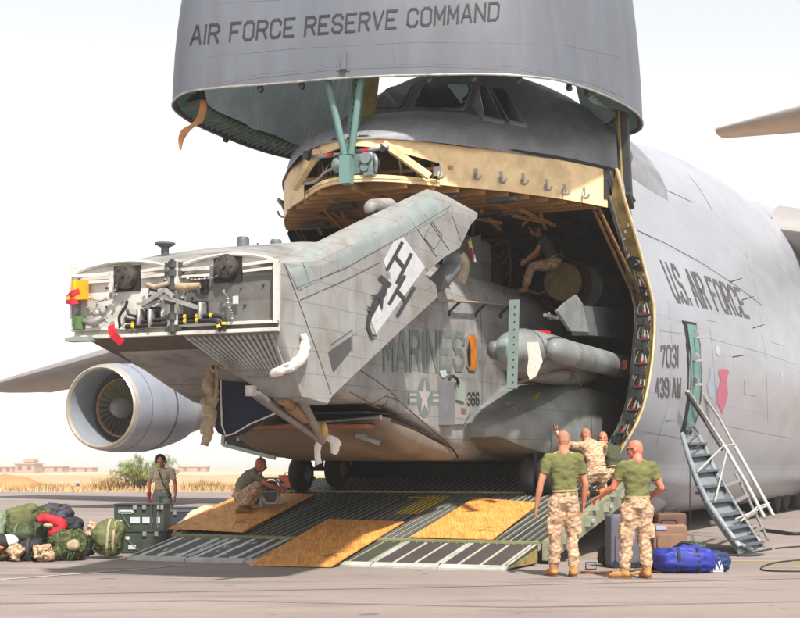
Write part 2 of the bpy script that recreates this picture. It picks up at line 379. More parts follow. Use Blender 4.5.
M_tar = tarmac()
sheet('desert_floor', -4000, 4000, -400, 7000, -.02, M_sandfar)
sheet('tarmac', -160, 160, -40, 84, 0, M_tar)
mb = MB(ID); rings = []                             # sandy verge with low humps along the tarmac edge
for j in range(40):
    y = 84+j*5.0
    rings.append([(x, y, .0 if j == 0 else max(0, .28*noise.noise(Vector((x*.12, y*.05, 0)))+.16*noise.noise(Vector((x*.5, y*.3, 3))))+.01) for x in [-140+i*1.5 for i in range(190)]])
mb.loft(rings, False, False)
solo('sandy_verge', mb, M_sand, None, None, kind='structure', smooth=180, recalc=False)
# painted lines and long tar seams on the tarmac
M_lineY = mat('worn yellow line paint', (.50,.34,.07), .7, 0, .2, 2, (.2,.17,.14), 3, .6)
M_lineW = mat('worn white line paint', (.50,.46,.42), .7, 0, .15, 2, (.2,.17,.15), 3, .6)
M_seam = mat('dark tarmac seam', (.10,.08,.075), .8)
def line(name, pts, wd, m, z=.004, kind='structure'):
    mb = MB(ID)
    for a, b in zip(pts[:-1], pts[1:]):
        a, b = G(*a, z), G(*b, z); d = (b-a).normalized(); n = Vector((-d.y, d.x, 0))*wd/2
        mb.add([a-n, b-n, b+n, a+n], [(0,1,2,3)])
    return solo(name, mb, m, None, None, kind=kind)
line('yellow_line', [(-60,571), (118,568), (205,565.5)], .07, M_lineY)
line('white_line', [(-60,584), (0,579.5), (100,572), (185,565)], .06, M_lineW, .008)
line('yellow_line', [(575,556), (690,560.5), (900,562)], .10, M_lineY)
line('yellow_line', [(762,566.5), (900,567.5)], .10, M_lineY)
line('tar_seam', [(-60,596), (400,588), (860,577)], .035, M_seam)
line('tar_seam', [(-40,604), (200,600), (520,607), (860,600)], .03, M_seam, .008)

# straw grass and bushes along the verge
def grass_clump(mb, x, y, h, n, spread):
    for k in range(n):
        a = random.uniform(0, 6.28); l = random.uniform(.5, 1)*h; q = Vector((x+random.gauss(0, spread), y+random.gauss(0, spread), 0))
        t = q+Vector((math.cos(a)*l*.45, math.sin(a)*l*.45, l)); s_ = Vector((math.cos(a+1.57), math.sin(a+1.57), 0))*.035
        mb.add([q-s_, q+s_, t], [(0,1,2)])
M_straw = mat('straw grass blades', (.47,.32,.16), .9, 0, .3, .6)
mb = MB(ID)
for k in range(900):
    x = random.uniform(-48, 12); y = random.choice((85.5, 88, 91, 97, 105))+random.uniform(-1.5, 1.5)
    grass_clump(mb, x, y, random.uniform(.2, .55), 14, .45)
solo('straw_grass', mb, M_straw, 'band of dry orange straw grass along the far edge of the tarmac', 'grass', kind='stuff', recalc=False)
M_leafb = mat('pale green bush leaf', (.27,.31,.09), .8, 0, .4, .9)
M_stem = mat('brown twig', (.10,.07,.045), .9)
def bush(x, y, rx, h, n, label, name='desert_bush', lean=0):
    t = thing(name, label, 'bush', (x, y, 0)); tw = MB(ID); lf = MB(ID)
    for k in range(n):
        a = random.uniform(0, 6.28); e = random.uniform(.15, 1.0); L = h*random.uniform(.55, 1.08)
        tip = Vector((x+math.cos(a)*rx*(1-e*.55)*random.uniform(.6,1.05)+lean*L, y+math.sin(a)*rx*.7*(1-e*.5), L*(.35+.65*e)))
        base = Vector((x+random.gauss(0,.12), y+random.gauss(0,.12), 0)); mid = (base+tip)/2+Vector((0,0,L*.14)); end = tip+Vector((math.cos(a)*.3, 0, -.12))
        P, Q = smooth_path([base, mid, tip, end], [.022,.015,.008,.004], 5)
        tw.tube(P, Q, 4)
        for p in P[4:]:
            for _ in range(7):
                d = Vector((random.gauss(0,1), random.gauss(0,1), random.gauss(0,.8))).normalized(); q = p+Vector((random.gauss(0,.06), random.gauss(0,.06), random.gauss(0,.06)))
                s_ = d.cross(Vector((0,0,1))).normalized()*.018; s_ = s_*.75; lf.add([q-s_, q+s_, q+d*.24+s_*.3, q+d*.24-s_*.3], [(0,1,2,3)])
    part('branches', tw, M_stem, t); part('foliage', lf, M_leafb, t, recalc=False); return t
bush(-15.7, 88, 2.5, 2.25, 95, 'feathery pale green desert bush growing behind the tarmac left of the woman', lean=.12)
M_dryb = mat('dry ochre scrub leaf', (.34,.23,.08), .9, 0, .3, .9)
def lowscrub(px, Y, h, lab):
    p = W(px, 480, Y); mb = MB(ID); grass_clump(mb, p.x, Y, h, 260, .55); grass_clump(mb, p.x+.8, Y, h*.7, 200, .5)
    solo('dry_shrub', mb, M_dryb, lab, 'shrub', recalc=False)
lowscrub(108, 88, 1.0, 'low ochre dry shrub just left of the feathery green bush')
lowscrub(205, 89, .8, 'low ochre dry shrub right of the woman with the headset')
lowscrub(40, 94, .55, 'low ochre dry shrub far left behind the bag pile')

# earth mound, far buildings
mb = MB(ID); c = W(-6, 480, 95); mb.ell((c.x, 95, -.1), (3.4, 2.2, 1.0), nu=30, nv=16).noise(.3, .7, 2)
solo('earth_mound', mb, mat('red brown earth', (.42,.19,.08), .95, 0, .3, 1.5), 'low reddish mound of earth at the far left edge of the sand', 'mound', smooth=180)
M_fb = mat('far tan render', (.42,.26,.18), .9, 0, .15, .1)
M_fw = mat('far dark openings', (.16,.10,.08), .9)
def farhouse(name, lab, px0, px1, pt, Y, extra=None, dep=10):
    a, b = W(px0, 468, Y).x, W(px1, 468, Y).x; h = W(0, pt, Y).z
    t = thing(name, lab, 'building', ((a+b)/2, Y+dep/2, 0))
    mb = MB(ID); mb.box(((a+b)/2, Y+dep/2, h/2), (b-a, dep, h)); part('wall', mb, M_fb, t)
    mb = MB(ID); mb.box(((a+b)/2, Y+dep/2, h+.15), (b-a+.5, dep+.5, .3)); part('roof', mb, M_fb, t)
    n = max(2, int((b-a)/3.5))
    for i in range(n):
        mb = MB(ID); mb.box((a+(b-a)*(i+.5)/n, Y-.02, h*.55), (1.1, .1, 1.2)); part('window', mb, M_fw, t)
    if extra:
        e0, e1, et = extra; x0, x1 = W(e0, 0, Y).x, W(e1, 0, Y).x; h2 = W(0, et, Y).z
        mb = MB(ID)
        for xx in (x0+.3, (x0+x1)/2, x1-.3):
            for yy in (Y+1, Y+5): mb.box((xx, yy, (h+h2)/2), (.4, .4, h2-h))
        psplit('tower_post', mb, M_fb, t)
        mb = MB(ID); mb.box(((x0+x1)/2, Y+3, h2), (x1-x0+.8, 5.5, .6)); part('tower_roof', mb, M_fb, t)
        mb = MB(ID); mb.box(((x0+x1)/2, Y+3, h+.9), (x1-x0, 4.6, 1.2)); part('tower_room', mb, M_fb, t)
    return t
farhouse('far_building', 'flat roofed tan building with a small watch room on its roof, far left', 15, 34, 464.3, 420, (24, 32.5, 461))
farhouse('far_building', 'long low tan wing running right of the watch room building', 36, 62, 467.0, 470)
farhouse('far_building', 'wide low reddish building in the haze behind the bush', 68, 92, 468.0, 520)
farhouse('far_building', 'small low reddish building in the haze right of the woman', 178, 206, 467.2, 500)
farhouse('far_building', 'smallest tan hut at the far left horizon', -4, 12, 467.4, 450)
mb = MB(ID); c = W(78, 488, 86)
mb.cyl((c.x, 86, 0), (c.x, 86, .28), .12, .09, 12); t = thing('taxiway_marker', 'tiny yellow and blue marker on the edge of the tarmac', 'marker', (c.x, 86, 0)); part('base', mb, M_yel, t)
mb = MB(ID); mb.ell((c.x, 86, .38), (.1,.1,.12)); part('lamp', mb, mat('blue lamp glass', (.03,.04,.3), .3), t, 180)
# ================================================================== the transport aircraft
AC = thing('cargo_aircraft', 'huge grey military cargo aircraft with its nose visor raised over the open cargo bay', 'aircraft', O, R(-TH))
def lerp(x, tab):
    if x <= tab[0][0]: return tab[0][1]
    for (x0, y0), (x1, y1) in zip(tab[:-1], tab[1:]):
        if x <= x1:
            t = (x-x0)/(x1-x0); return y0+(y1-y0)*t
    return tab[-1][1]
CTold = [(1.4,6.38),(1.7,6.62),(2.2,6.86),(3,7.1),(3.7,7.24),(4.15,7.35),(4.5,7.62),(5.0,8.06),(5.5,8.42),(6,8.58),(7,8.60),(9,8.5),(12,8.35),(16,8.45),(20,8.8),(28,9.3),(36,9.0),(44,8.5),(56,8.4),(66,8.0)]
CT = [(1.4,6.38),(1.7,6.62),(2.2,6.86),(3,7.1),(3.7,7.24),(4.15,7.35),(4.5,7.62),(5.0,8.06),(5.5,8.42),(6,8.58),(7,8.6),(9,8.5),(11,8.5),(12.5,8.65),(14.5,9.0),(19,9.5),(23,9.7),(28,10.1),(32,10.8),(38,10.8),(44,9.6),(56,8.5),(66,8.0)]
BE = [(1.4,.02),(1.5,.45),(1.75,.8),(2.2,1.25),(3.0,1.85),(4.1,2.5),(5.15,2.98),(6.4,3.2),(8,3.32),(12,3.45),(40,3.45),(56,2.2),(66,.6)]
BM = [(6.4,3.52),(8,3.63),(11,3.75),(40,3.75),(56,2.4),(66,.7)]
CB = [(6.4,1.0),(7.5,.85),(9,.6),(12,.32),(40,.32),(48,1.6),(66,5.6)]
LOWB = [(6.4,2.76),(8,3.1),(11,3.3),(40,3.3),(56,2.0),(66,.5)]
def upper(a, n=22):                                   # from (be, 6.35) over the crown to (-be, 6.35)
    be, ct = lerp(a, BE), lerp(a, CT); r = []
    k = 6.33; ex = lerp(a, [(3.6,.95),(5,1.16),(9,1.16),(12,1.0),(16,.95)])
    for i in range(n+1):
        t = math.pi*i/n; cs, sn = math.cos(t), math.sin(t)
        r.append((be*math.copysign(abs(cs)**ex, cs), k+(ct-k)*abs(sn)**ex))
    return r
def side_pts(a, n=16):                               # starboard side, bottom centre up to just below (be, 6.33)
    cb, lb, bm, be = lerp(a, CB), lerp(a, LOWB), lerp(a, BM), lerp(a, BE); tail = max(0, (a-44)/22)
    up = tail*3.2
    key = [(0, cb), (lb*.6, cb+.02), (lb*.92, cb+(1.35-cb)*.45+up*.2), (lb, 1.45+up*.5), (bm*.94, 2.4+up*.5), (bm, 3.75+up*.4), (bm*.975, 4.9+up*.25), (be, 6.33)]
    P = [Vector((p[0], p[1], 0)) for p in key]; Q, _ = smooth_path(P, 1, 5); return [(q.x, q.y) for q in Q]
def afront(c): return lerp(c, [(1.4,6.45),(2.2,6.42),(4.2,6.4),(5.0,5.85),(5.8,5.3),(6.33,5.05)])
AST = [7.2, 8.3, 10, 12, 14.5, 17, 20, 24, 28, 33, 38, 43, 48, 53, 58, 63, 66]
def afs(c, sg): return afront(c) if sg > 0 else max(afront(c), 6.4-max(0, c-5.6)*1.6)
# side skins (below c=6.33) for both sides, from the lower lip up; belly is a separate shell
def sidering(a, sgn, front=False):
    pts = side_pts(6.4 if front else a)
    if a < 9.4: i0 = 15
    else: i0 = 15
    pts = pts[i0:]
    return [(p[0]*sgn, (afs(p[1], sgn) if front else a), p[1]) for p in pts]
hull = MB()
for sg in (1, -1):
    rings = [sidering(6.4, sg, True)]+[sidering(a, sg) for a in AST]
    hull.loft(rings, False, False)
# crown
nose_st = [1.4,1.5,1.62,1.75,1.95,2.2,2.6,3.0,3.4,3.75,4.0,4.2,4.5,4.85,5.2,5.5,5.8,6.4]
deck = MB(); deck.loft([[(b, a, c) for b, c in upper(a)] for a in nose_st+[7.2, 8.3]], False, False)
hull.loft([[(b, a, c) for b, c in upper(a)] for a in AST[1:]], False, False)
# belly from the lip back
bel = []
for a in [8.3]+AST[2:]:
    h = side_pts(a)[:16]; bel.append([(-p[0], a, p[1]) for p in h[::-1]]+[(p[0], a, p[1]) for p in h[1:]])
hull.loft(bel, False, False)
fus = part('fuselage', hull, M_hull, AC, 50)
dk = part('flight_deck_skin', deck, [M_deck], AC, 60)
# keel closing wall under the cargo floor, ahead of the belly
mb = MB(); h = side_pts(8.3)[:16]; ring = [(-p[0], 8.3, p[1]) for p in h[::-1]]+[(p[0], 8.3, p[1]) for p in h[1:]]
mb.add(ring, [tuple(range(len(ring)))]); mb.box((0, 7.3, 1.0), (5.4, 1.9, .22))
for x in (-2.2, 2.2): mb.tube([(x, 7.5, 1.0), (x, 7.9, .5)], .07)
part('keel_structure', mb, M_dark, AC)
mb = MB()                                             # lower lip return strip (inner face of the side skin)
for sg in (1, -1): mb.hexa([(2.76*sg, 6.42, 1.42), (3.1*sg, 8.3, 1.38), (2.72*sg, 8.3, 1.36), (2.55*sg, 6.42, 1.40)], (0,0,-.05))
psplit('lower_lip', mb, M_dark, AC)
# grey fairing hull seen low behind the luggage (nose gear door bulge)
mb = MB(); rings = []
for i in range(15):
    t = i/14; a = 7.6+t*6; r = math.sin(math.pi*min(1, t*1.0+.06))**.5
    rings.append([(1.9+.95*r*math.cos(k), a, .98+(.72*r)*min(0, math.sin(k))+0.02) for k in [math.pi+math.pi*j/12 for j in range(13)]])
mb.loft(rings, False, False); part('gear_fairing', mb, M_hull, AC, 60)
for sg in (-1, 1):                                    # nose gear wheels
    wh = MB()
    for x in (.25, .75): wh.tube([(sg*x-.13, 10.4, .55), (sg*x-.11, 10.4, .55), (sg*x+.11, 10.4, .55), (sg*x+.13, 10.4, .55)], [.42, .55, .55, .42], 28)
    part('nose_wheel', wh, M_tyre, AC, 40)

# ---- chin beam (yellow) under the flight deck
CHL = [(0,1.46),(.5,1.6),(1.0,2.1),(1.4,2.6),(1.85,3.1),(2.2,3.62),(2.5,4.1),(2.8,4.7),(3.0,5.15)]
loopR = [(b, a) for b, a in CHL]; loopL = [(-b, a) for b, a in CHL[1:]][::-1]
def sm2(pts, n):
    Q, _ = smooth_path([Vector((p[0], p[1], 0)) for p in pts], 1, n); return [(q.x, q.y) for q in Q]
CH = sm2(loopL+loopR, 6)
def chin_wall(c0, c1, keep, off=0.0):
    m = MB(); 
    for (b0, a0), (b1, a1) in zip(CH[:-1], CH[1:]):
        if not keep((b0+b1)/2): continue
        n = Vector((a1-a0, -(b1-b0), 0)).normalized(); dx = -n*off
        m.hexa([(b0+dx.x, a0+dx.y, c0), (b1+dx.x, a1+dx.y, c0), (b1+dx.x, a1+dx.y, c1), (b0+dx.x, a0+dx.y, c1)], (0, .05, 0))
    return m
top = MB(); BAY0, BAY1 = -1.28, 1.12
psplit('chin_beam', chin_wall(5.72, 6.38, lambda b: b < BAY0 or b > BAY1), M_prim, AC)
part('chin_beam_sill', chin_wall(5.70, 5.80, lambda b: BAY0 <= b <= BAY1, .012), M_prim, AC)
m = MB()                                              # arched upper chord over the actuator bay
for (b0, a0), (b1, a1) in zip(CH[:-1], CH[1:]):
    if BAY0 <= (b0+b1)/2 <= BAY1:
        h0, h1 = [6.24-.16*abs(b)**1.5 for b in (b0, b1)]
        m.hexa([(b0, a0-.012, h0), (b1, a1-.012, h1), (b1, a1-.012, 6.38), (b0, a0-.012, 6.38)], (0,.06,0))
part('chin_beam_chord', m, M_prim, AC)
m = MB()                                              # rolled lip along the deck edge
m.tube([(b, a-.01, 6.37) for b, a in CH], .028, 6); part('deck_edge_lip', m, M_black, AC, 180)
m = MB()                                              # recessed bay behind the opening
m.add([(-1.5,3.0,5.7),(1.5,3.0,5.7),(1.5,3.0,6.45),(-1.5,3.0,6.45)], [(0,1,2,3)])
for x in (-1.0,-.72,-.45,.42,.7,.95): m.box((x, 2.7, 6.05), (.04, .5, .7))
m.box((0, 2.4, 6.0), (2.6, .04, .05)); m.box((0, 2.6, 5.76), (2.2, .9, .04)); part('actuator_bay', m, mat('bay primer', (.40,.25,.09), .7, 0, .3, 4, (.12,.07,.03), 4, .6), AC)
m = MB()
m.beam((-1.22, 2.02, 5.8), (-.62, 1.6, 6.24), .1, .1); m.beam((1.08, 2.0, 5.8), (.5, 1.56, 6.26), .1, .1)
psplit('bay_brace', m, M_prim, AC)
m = MB(); m.tube([(-.72, 1.6, 6.16), (-.1, 1.5, 6.15)], .035); m.tube([(.1, 1.5, 6.16), (.6, 1.55, 6.2)], .035)
m.tube([(-1.1, 2.0, 5.86), (-.75, 1.8, 5.83), (-.5, 1.7, 5.95), (-.15, 1.55, 5.98)], .028, 8, sub=4)
for q in range(9):
    x = random.uniform(-.9, .9); m.tube([(x, 1.9+random.random()*.3, 5.8), (x+.1, 1.8, 5.95+random.random()*.1), (x+random.uniform(-.2,.2), 1.95, 6.15)], .014, 6, sub=3)
part('bay_pipes', m, M_steel, AC, 180)
m = MB(); 
for x in (-.78, .52): m.box((x, 1.62, 6.22), (.12, .12, .08)); m.cyl((x, 1.5, 6.17), (x, 1.74, 6.17), .05, n=12)
psplit('bay_fitting', m, M_black, AC)
m = MB(); m.box((-.35, 1.49, 6.15), (.1, .05, .04)); m.box((.24, 1.5, 6.17), (.1, .05, .04)); psplit('red_tag', m, M_red, AC)
# gearbox on the chin
m = MB(); m.ell((.25, 1.6, 5.98), (.12,.12,.20), e=.5); m.cyl((.27, 1.42, 6.04), (.27, 1.7, 6.04), .085); m.cyl((.24,1.44,5.9),(.24,1.6,5.9),.06); m.tube([(.36,1.55,6.1),(.42,1.5,6.0),(.40,1.52,5.85)],.03,8,sub=3); m.cyl((.26,1.58,5.76), (.26,1.58,6.22), .06); m.box((.12,1.55,5.97),(.12,.16,.3)); m.box((.30,1.5,5.8),(.14,.12,.05))
m.ell((-.2,1.5,5.98), (.12,.12,.13)); part('actuator_gearbox', m, mat('grey teal casting', (.17,.21,.21), .45, .1, .35, 12, (.05,.05,.05), 8, .6), AC, 40)
# jackscrew beam with lightening holes
m = MB(); p0, p1 = Vector((0, 1.36, 5.66)), Vector((.02, 1.9, 7.9)); d = (p1-p0)
m.beam(p0, p1, .15, .12, (0,1,0))
scr = part('actuator_beam', m, M_teal, AC)
m = MB()
for k in range(17):
    q = p0+d*(.24+k*.045); m.cyl(q+Vector((0,-.067,0)), q+Vector((0,-.055,0)), .026, n=14)
part('beam_hole', m, M_black, scr)
m = MB(); m.box(p0+Vector((0,-.03,.20)), (.17,.14,.42)); part('beam_foot', m, M_teal, scr)
m = MB(); m.tube([(-.26, 1.15, 7.35), (-.05, 1.38, 6.1)], .052, 12); part('actuator_strut', m, M_teal, AC, 60)
m = MB(); m.tube([(.3, 1.25, 7.35), (.06, 1.38, 6.1)], .052, 12); part('actuator_strut', m, M_teal, AC, 60)
m = MB(); m.beam((-.16, 2.4, 6.6), (-.1, 2.6, 7.9), .2, .1, (0,1,0)); part('visor_track', m, M_primd, AC)
# hooks along the chin beam
def hook(px, py, n=None):
    best = min(CH, key=lambda q: abs(400+F*((FR @ Vector((q[0], q[1], 6))).x)/((FR @ Vector((q[0], q[1], 6))).y)-px)+(0 if q[0] > -1 else 0)+(99 if q[1] > 5.3 else 0))
    P = LB(px, py, best[0]); P = Vector((best[0], best[1]-.03, P.z)) if abs(P.y-best[1]) > .6 else Vector((P.x, best[1]-.03, P.z))
    m = MB(); m.box(P+Vector((-.03,.01,.06)), (.12,.02,.14)); m.tube([P+Vector((0,0,.04)), P+Vector((.01,-.05,-.04)), P+Vector((.08,-.07,-.06)), P+Vector((.12,-.06,.0))], .02, 8, sub=4)
    psplit('hook', m, M_steel, AC, 60)
for px, py in ((437,174), (474,176), (500,179.5), (525,183), (547,188), (563,191), (583,195)): hook(px, py)
m = MB(); P = Vector((-2.95, 5.0, 5.95))
for dz in (0, .22): m.tube([P+Vector((.12,0,dz)), P+Vector((-.02,-.05,dz-.02)), P+Vector((-.08,-.08,dz+.03)), P+Vector((-.09,-.1,dz+.09))], .02, 8, sub=4)
psplit('hook', m, M_steel, AC, 60)

# ---- underside of the flight deck (ceiling over the ramp) with ribs
def cz(a): return lerp(a, [(1.4,5.74),(5,5.80),(6.6,6.2),(20,6.2)])
m = MB(); ring = [(b, a, cz(a)) for b, a in CH]+[(3.12, 6.5, 6.2), (3.0, 14, 6.2), (-3.0, 14, 6.2), (-3.12, 6.5, 6.2)]
nc_ = len(CH); m.v = [Vector(p) for p in ring]; m.f = []; m.m = []
for i in range(nc_//2): m.f.append((i, i+1, nc_-2-i, nc_-1-i)); m.m.append(0)
m.f += [(0, nc_-1, nc_, nc_+3), (nc_+3, nc_, nc_+1, nc_+2)]; m.m += [0, 1]
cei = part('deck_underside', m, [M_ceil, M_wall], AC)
m = MB()
def halfw(a):
    w_ = 0
    for (b0, a0), (b1, a1) in zip(CHL[:-1], CHL[1:]):
        if a0 <= a <= a1: return b0+(b1-b0)*(a-a0)/(a1-a0)
    return 3.0
a = 1.9
while a < 13:
    hw = halfw(a)-.05; m.box((0, a, cz(a)-.06), (2*hw, .06, .12)); a += .34 if a < 6 else .6
for x in (-2.2,-1.5,-.75,0,.75,1.5,2.2):
    a0 = 1.6+ (0 if abs(x) < .5 else abs(x)**1.3); m.beam((x, a0, cz(a0)-.1), (x, 5.2, cz(5.2)-.1), .09, .08); m.beam((x, 5.2, cz(5.2)-.1), (x, 6.6, 6.1), .09, .08); m.beam((x, 6.6, 6.1), (x, 12, 6.1), .09, .08)
for k in range(22):
    x = random.uniform(-2, 2); a0 = random.uniform(2.6, 5); m.beam((x, a0, 5.62), (x+random.uniform(-.9,.9), a0+random.uniform(.6,1.8), 5.6), .05, .05)
fw, aw = MB(), MB()
for q in islands(m):
    tgt = aw if sum(v.y for v in q.v)/len(q.v) > 6.0 else fw
    tgt.add(q.v, q.f)
part('ceiling_rib', aw, M_dark, cei); m = fw  # aft ribs coloured dark, putting the bay's shade into the material
part('ceiling_rib', m, mat('orange brown primer rib', (.30,.15,.045), .7, 0, .4, 4, (.07,.04,.02), 4, .7), cei)
m = MB()
for k in range(9):
    x = random.uniform(-2, 2.2); a0 = random.uniform(2.6, 4.5); m.box((x, a0, 5.60), (random.uniform(.2,.5), random.uniform(.15,.3), .06))
psplit('ceiling_panel', m, M_dark, cei)

# ---- cargo bay interior shell, floor, rear wall
def inner(a): return [(-2.45, 1.15), (-3.0, 2.0), (-3.18, 3.6), (-3.08, 5.1), (-2.5, 6.12), (2.5, 6.12), (3.08, 5.1), (3.18, 3.6), (3.0, 2.0), (2.45, 1.15)]
def inner_s(a):
    Q, _ = smooth_path([Vector((p[0], p[1], 0)) for p in inner(a)], 1, 4); return [(q.x, a, q.y) for q in Q]
m = MB()
first = []
for q in inner_s(6.55): first.append((q[0], max(6.5 if q[2] < 4.2 else 6.5-(q[2]-4.2)*.75, 5.35), q[2]))
m.loft([first, inner_s(8), inner_s(10.5), inner_s(14), inner_s(20), inner_s(26)], False, False)
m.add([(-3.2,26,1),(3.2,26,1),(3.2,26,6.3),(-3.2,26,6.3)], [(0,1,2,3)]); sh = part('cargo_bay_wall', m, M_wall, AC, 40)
m = MB(); a = 7.2
while a < 20:
    P = [Vector(q)*1 for q in inner_s(a)]; P = [Vector((q.x*.975, q.y, 3.4+(q.z-3.4)*.975)) for q in P]
    m.tube(P, .045, 4); a += 1.15
for z in (2.6, 3.7, 4.7): m.tube([(3.08, 6.8, z), (3.08, 18, z)], .035, 6); m.tube([(-3.08, 6.8, z), (-3.08, 18, z)], .035, 6)
part('bay_frame', m, M_dark, sh)
m = MB(); m.box((0, 16.3, 1.06), (6.0, 19.6, .24)); part('cargo_floor', m, M_ramp, AC)

# ---- yellow mouth frame with latches, both sides
outer = [(q[0], q[1]) for q in side_pts(6.4)[15:]]
def mouth(sg):
    ro, ri, rb = [], [], []
    for b, c in outer:
        a = afs(c, sg)
        wdt = lerp(c, [(1.4,.30),(3.5,.38),(4.6,.34),(5.4,.20),(6.3,.14)])
        bi = b-wdt*(.9 if c < 4.5 else .95); ci = c-(0 if c < 4.6 else (c-4.6)*.24)
        ro.append((sg*(b-.012), a-.012, c)); ri.append((sg*bi, a+.14, ci)); rb.append((sg*(bi-.04), a+.45, ci-.02))
    return ro, ri, rb
for sg in (1, -1):
    ro, ri, rb = mouth(sg); m = MB(); m.loft([ro, ri, rb], False, False)
    fr_ = part('mouth_frame', m, M_primd, AC, 30)
    m = MB(); m.tube(ro, .025, 6); part('frame_edge', m, M_prim, fr_, 60)
    m = MB(); m.tube([(p[0]-sg*.03, p[1]+.02, p[2]) for p in ri], .03, 6); m.tube([(p[0]-sg*.09, p[1]+.10, p[2]) for p in ri], .02, 6)
    m.tube([((p[0]+q[0])/2-sg*.05, (p[1]+q[1])/2-.04, p[2]+.04*math.sin(i*2.1)) for i, (p, q) in enumerate(zip(ro, ri))], .013, 6); part('hydraulic_pipe', m, M_steel, fr_, 60)
    if sg == 1:
        cs = [1.62, 2.0, 2.4, 2.8, 3.2, 3.62, 4.05, 4.5, 4.98]
        for ci_, c in enumerate(cs):
            j = min(range(len(ro)), key=lambda k: abs(ro[k][2]-c)); P = (Vector(ro[j])*.5+Vector(ri[j])*.5)+Vector((-.02,-.05,0)); P.z = c
            up = (Vector(ro[min(j+1,len(ro)-1)])-Vector(ro[j-1])).normalized()
            m = MB(); m.tube([P-up*.20, P-up*.06], .075, 12); m.box(P-up*.13+Vector((-.06,-.05,0)), (.10,.12,.13)); m.box(P-up*.24+Vector((.05,-.03,0)), (.09,.1,.07)); m.cyl(P-up*.02+Vector((-.1,-.04,0)), P-up*.02+Vector((.1,-.04,0)), .03, n=8)
            lt = part('latch', m, M_black, AC, 50)
            m = MB(); m.tube([P-up*.04, P+up*.17], .034, 10); m.tube([P+Vector((-.05,-.02,0))-up*.1, P+Vector((-.11,-.05,0))+up*.05, P+Vector((-.06,-.03,0))+up*.26], .012, 6, sub=3)
            m.tube([P+Vector((.06,-.02,0))-up*.15, P+Vector((.09,-.05,0)), P+Vector((.03,-.03,0))+up*.22], .010, 6, sub=3); part('latch_rod', m, M_chrome, lt, 60)
            m = MB(); m.tube([P+up*.01, P+up*.045], .038, 10); part('latch_band', m, M_red, lt, 60)
        m = MB()
        for k in range(70):                            # small clips, brackets and pipe runs
            j = random.randrange(2, len(ro)-3); P = Vector(ro[j]).lerp(Vector(ri[j]), random.uniform(.15, 1.0))+Vector((0,-.03, random.uniform(-.1,.1)))
            m.box(P, (random.uniform(.015,.05), .04, random.uniform(.02,.08)))
        psplit('frame_clip', m, M_steel, fr_)
m = MB(); m.beam(LB(596,203,2.85), LA(645,305,6.42), .045, .04); m.beam(LB(593,208,2.8), LA(638,305,6.5), .035, .04); m.beam(LB(592,201,2.8), LB(562,181,1.9), .04, .03)
psplit('seal_strip', m, M_ceil, AC)
# hinge well and visor arm at the right
for sg in (1,):
    m = MB(); m.hexa([(sg*2.98, 5.05, 5.85), (sg*3.18, 5.75, 5.85), (sg*3.18, 5.75, 6.4), (sg*2.98, 5.05, 6.4)], (-.25*sg, .25, 0)); psplit('hinge_well', m, M_dark, AC)
    m = MB(); m.beam((sg*3.22, 5.25, 7.35), (sg*3.26, 5.45, 5.75), .20, .12, (0,1,0)); m.beam((sg*3.24, 5.3, 5.95), (sg*3.27, 5.45, 5.72), .24, .1, (0,1,0))
    arm = part('visor_hinge_arm', m, M_dark, AC)
    m = MB(); m.tube([(sg*3.2, 5.12, 7.3), (sg*3.24, 5.3, 5.8)], .02, 6); m.tube([(sg*3.14, 5.14, 7.3), (sg*3.2, 5.33, 6.4), (sg*3.16, 5.33, 5.8)], .012, 6, sub=3); part('arm_cable', m, M_primd, arm, 60)
    m = MB(); m.hexa([(sg*3.3,5.3,6.05),(sg*3.42,5.4,5.85),(sg*3.3,5.36,5.72)], (0,.04,0)); part('hinge_cover_plate', m, M_black, arm)

# ---- raised visor
LP = [(0,1.0),(.7,1.03),(1.3,1.14),(1.9,1.3),(2.5,1.55),(3.0,2.15),(3.3,3.05),(3.47,4.0),(3.54,5.0),(3.45,6.0),(3.2,6.6),(2.75,6.95)]
LL = [(-2.75,7.0),(-3.2,6.6),(-3.48,5.9),(-3.6,5.0),(-3.6,4.1),(-3.55,3.04),(-3.38,2.1),(-3.09,1.4),(-2.52,.85),(-1.9,.78),(-1.26,.88),(-.6,.97)]
LQ = [(0,1.03),(.7,1.2),(1.32,1.42),(1.85,1.62),(2.27,1.84),(2.68,2.18),(2.97,2.54),(3.23,3.28),(3.43,4.3),(3.5,5.2),(3.4,6.0),(3.15,6.6),(2.6,7.0)]
VL = sm2(LL+LQ, 5)
CEN = Vector((0, 4.2))
VH = 7.2
def vscale(h): return max(.02, (1-min(1, (max(0, h))/7.3)**2.3))**.5
def vring(h, inset=0.0, open_=True):
    s_ = vscale(h); out = []
    for b, a in VL:
        p = Vector((b, a))-CEN; L_ = p.length; p = p*(max(.01, L_*s_-inset)/L_)
        lean = .02*h*h
        out.append((p.x*(1-.012*h), CEN.y+p.y+lean, VH+h+.02*(a-3)))
    return out
hs_ = [0,.15,.4,.8,1.2,1.6,2.1,2.7,3.4,4.2,5,5.8,6.4,6.9,7.2]
m = MB(); m.loft([vring(h) for h in hs_], False, False)
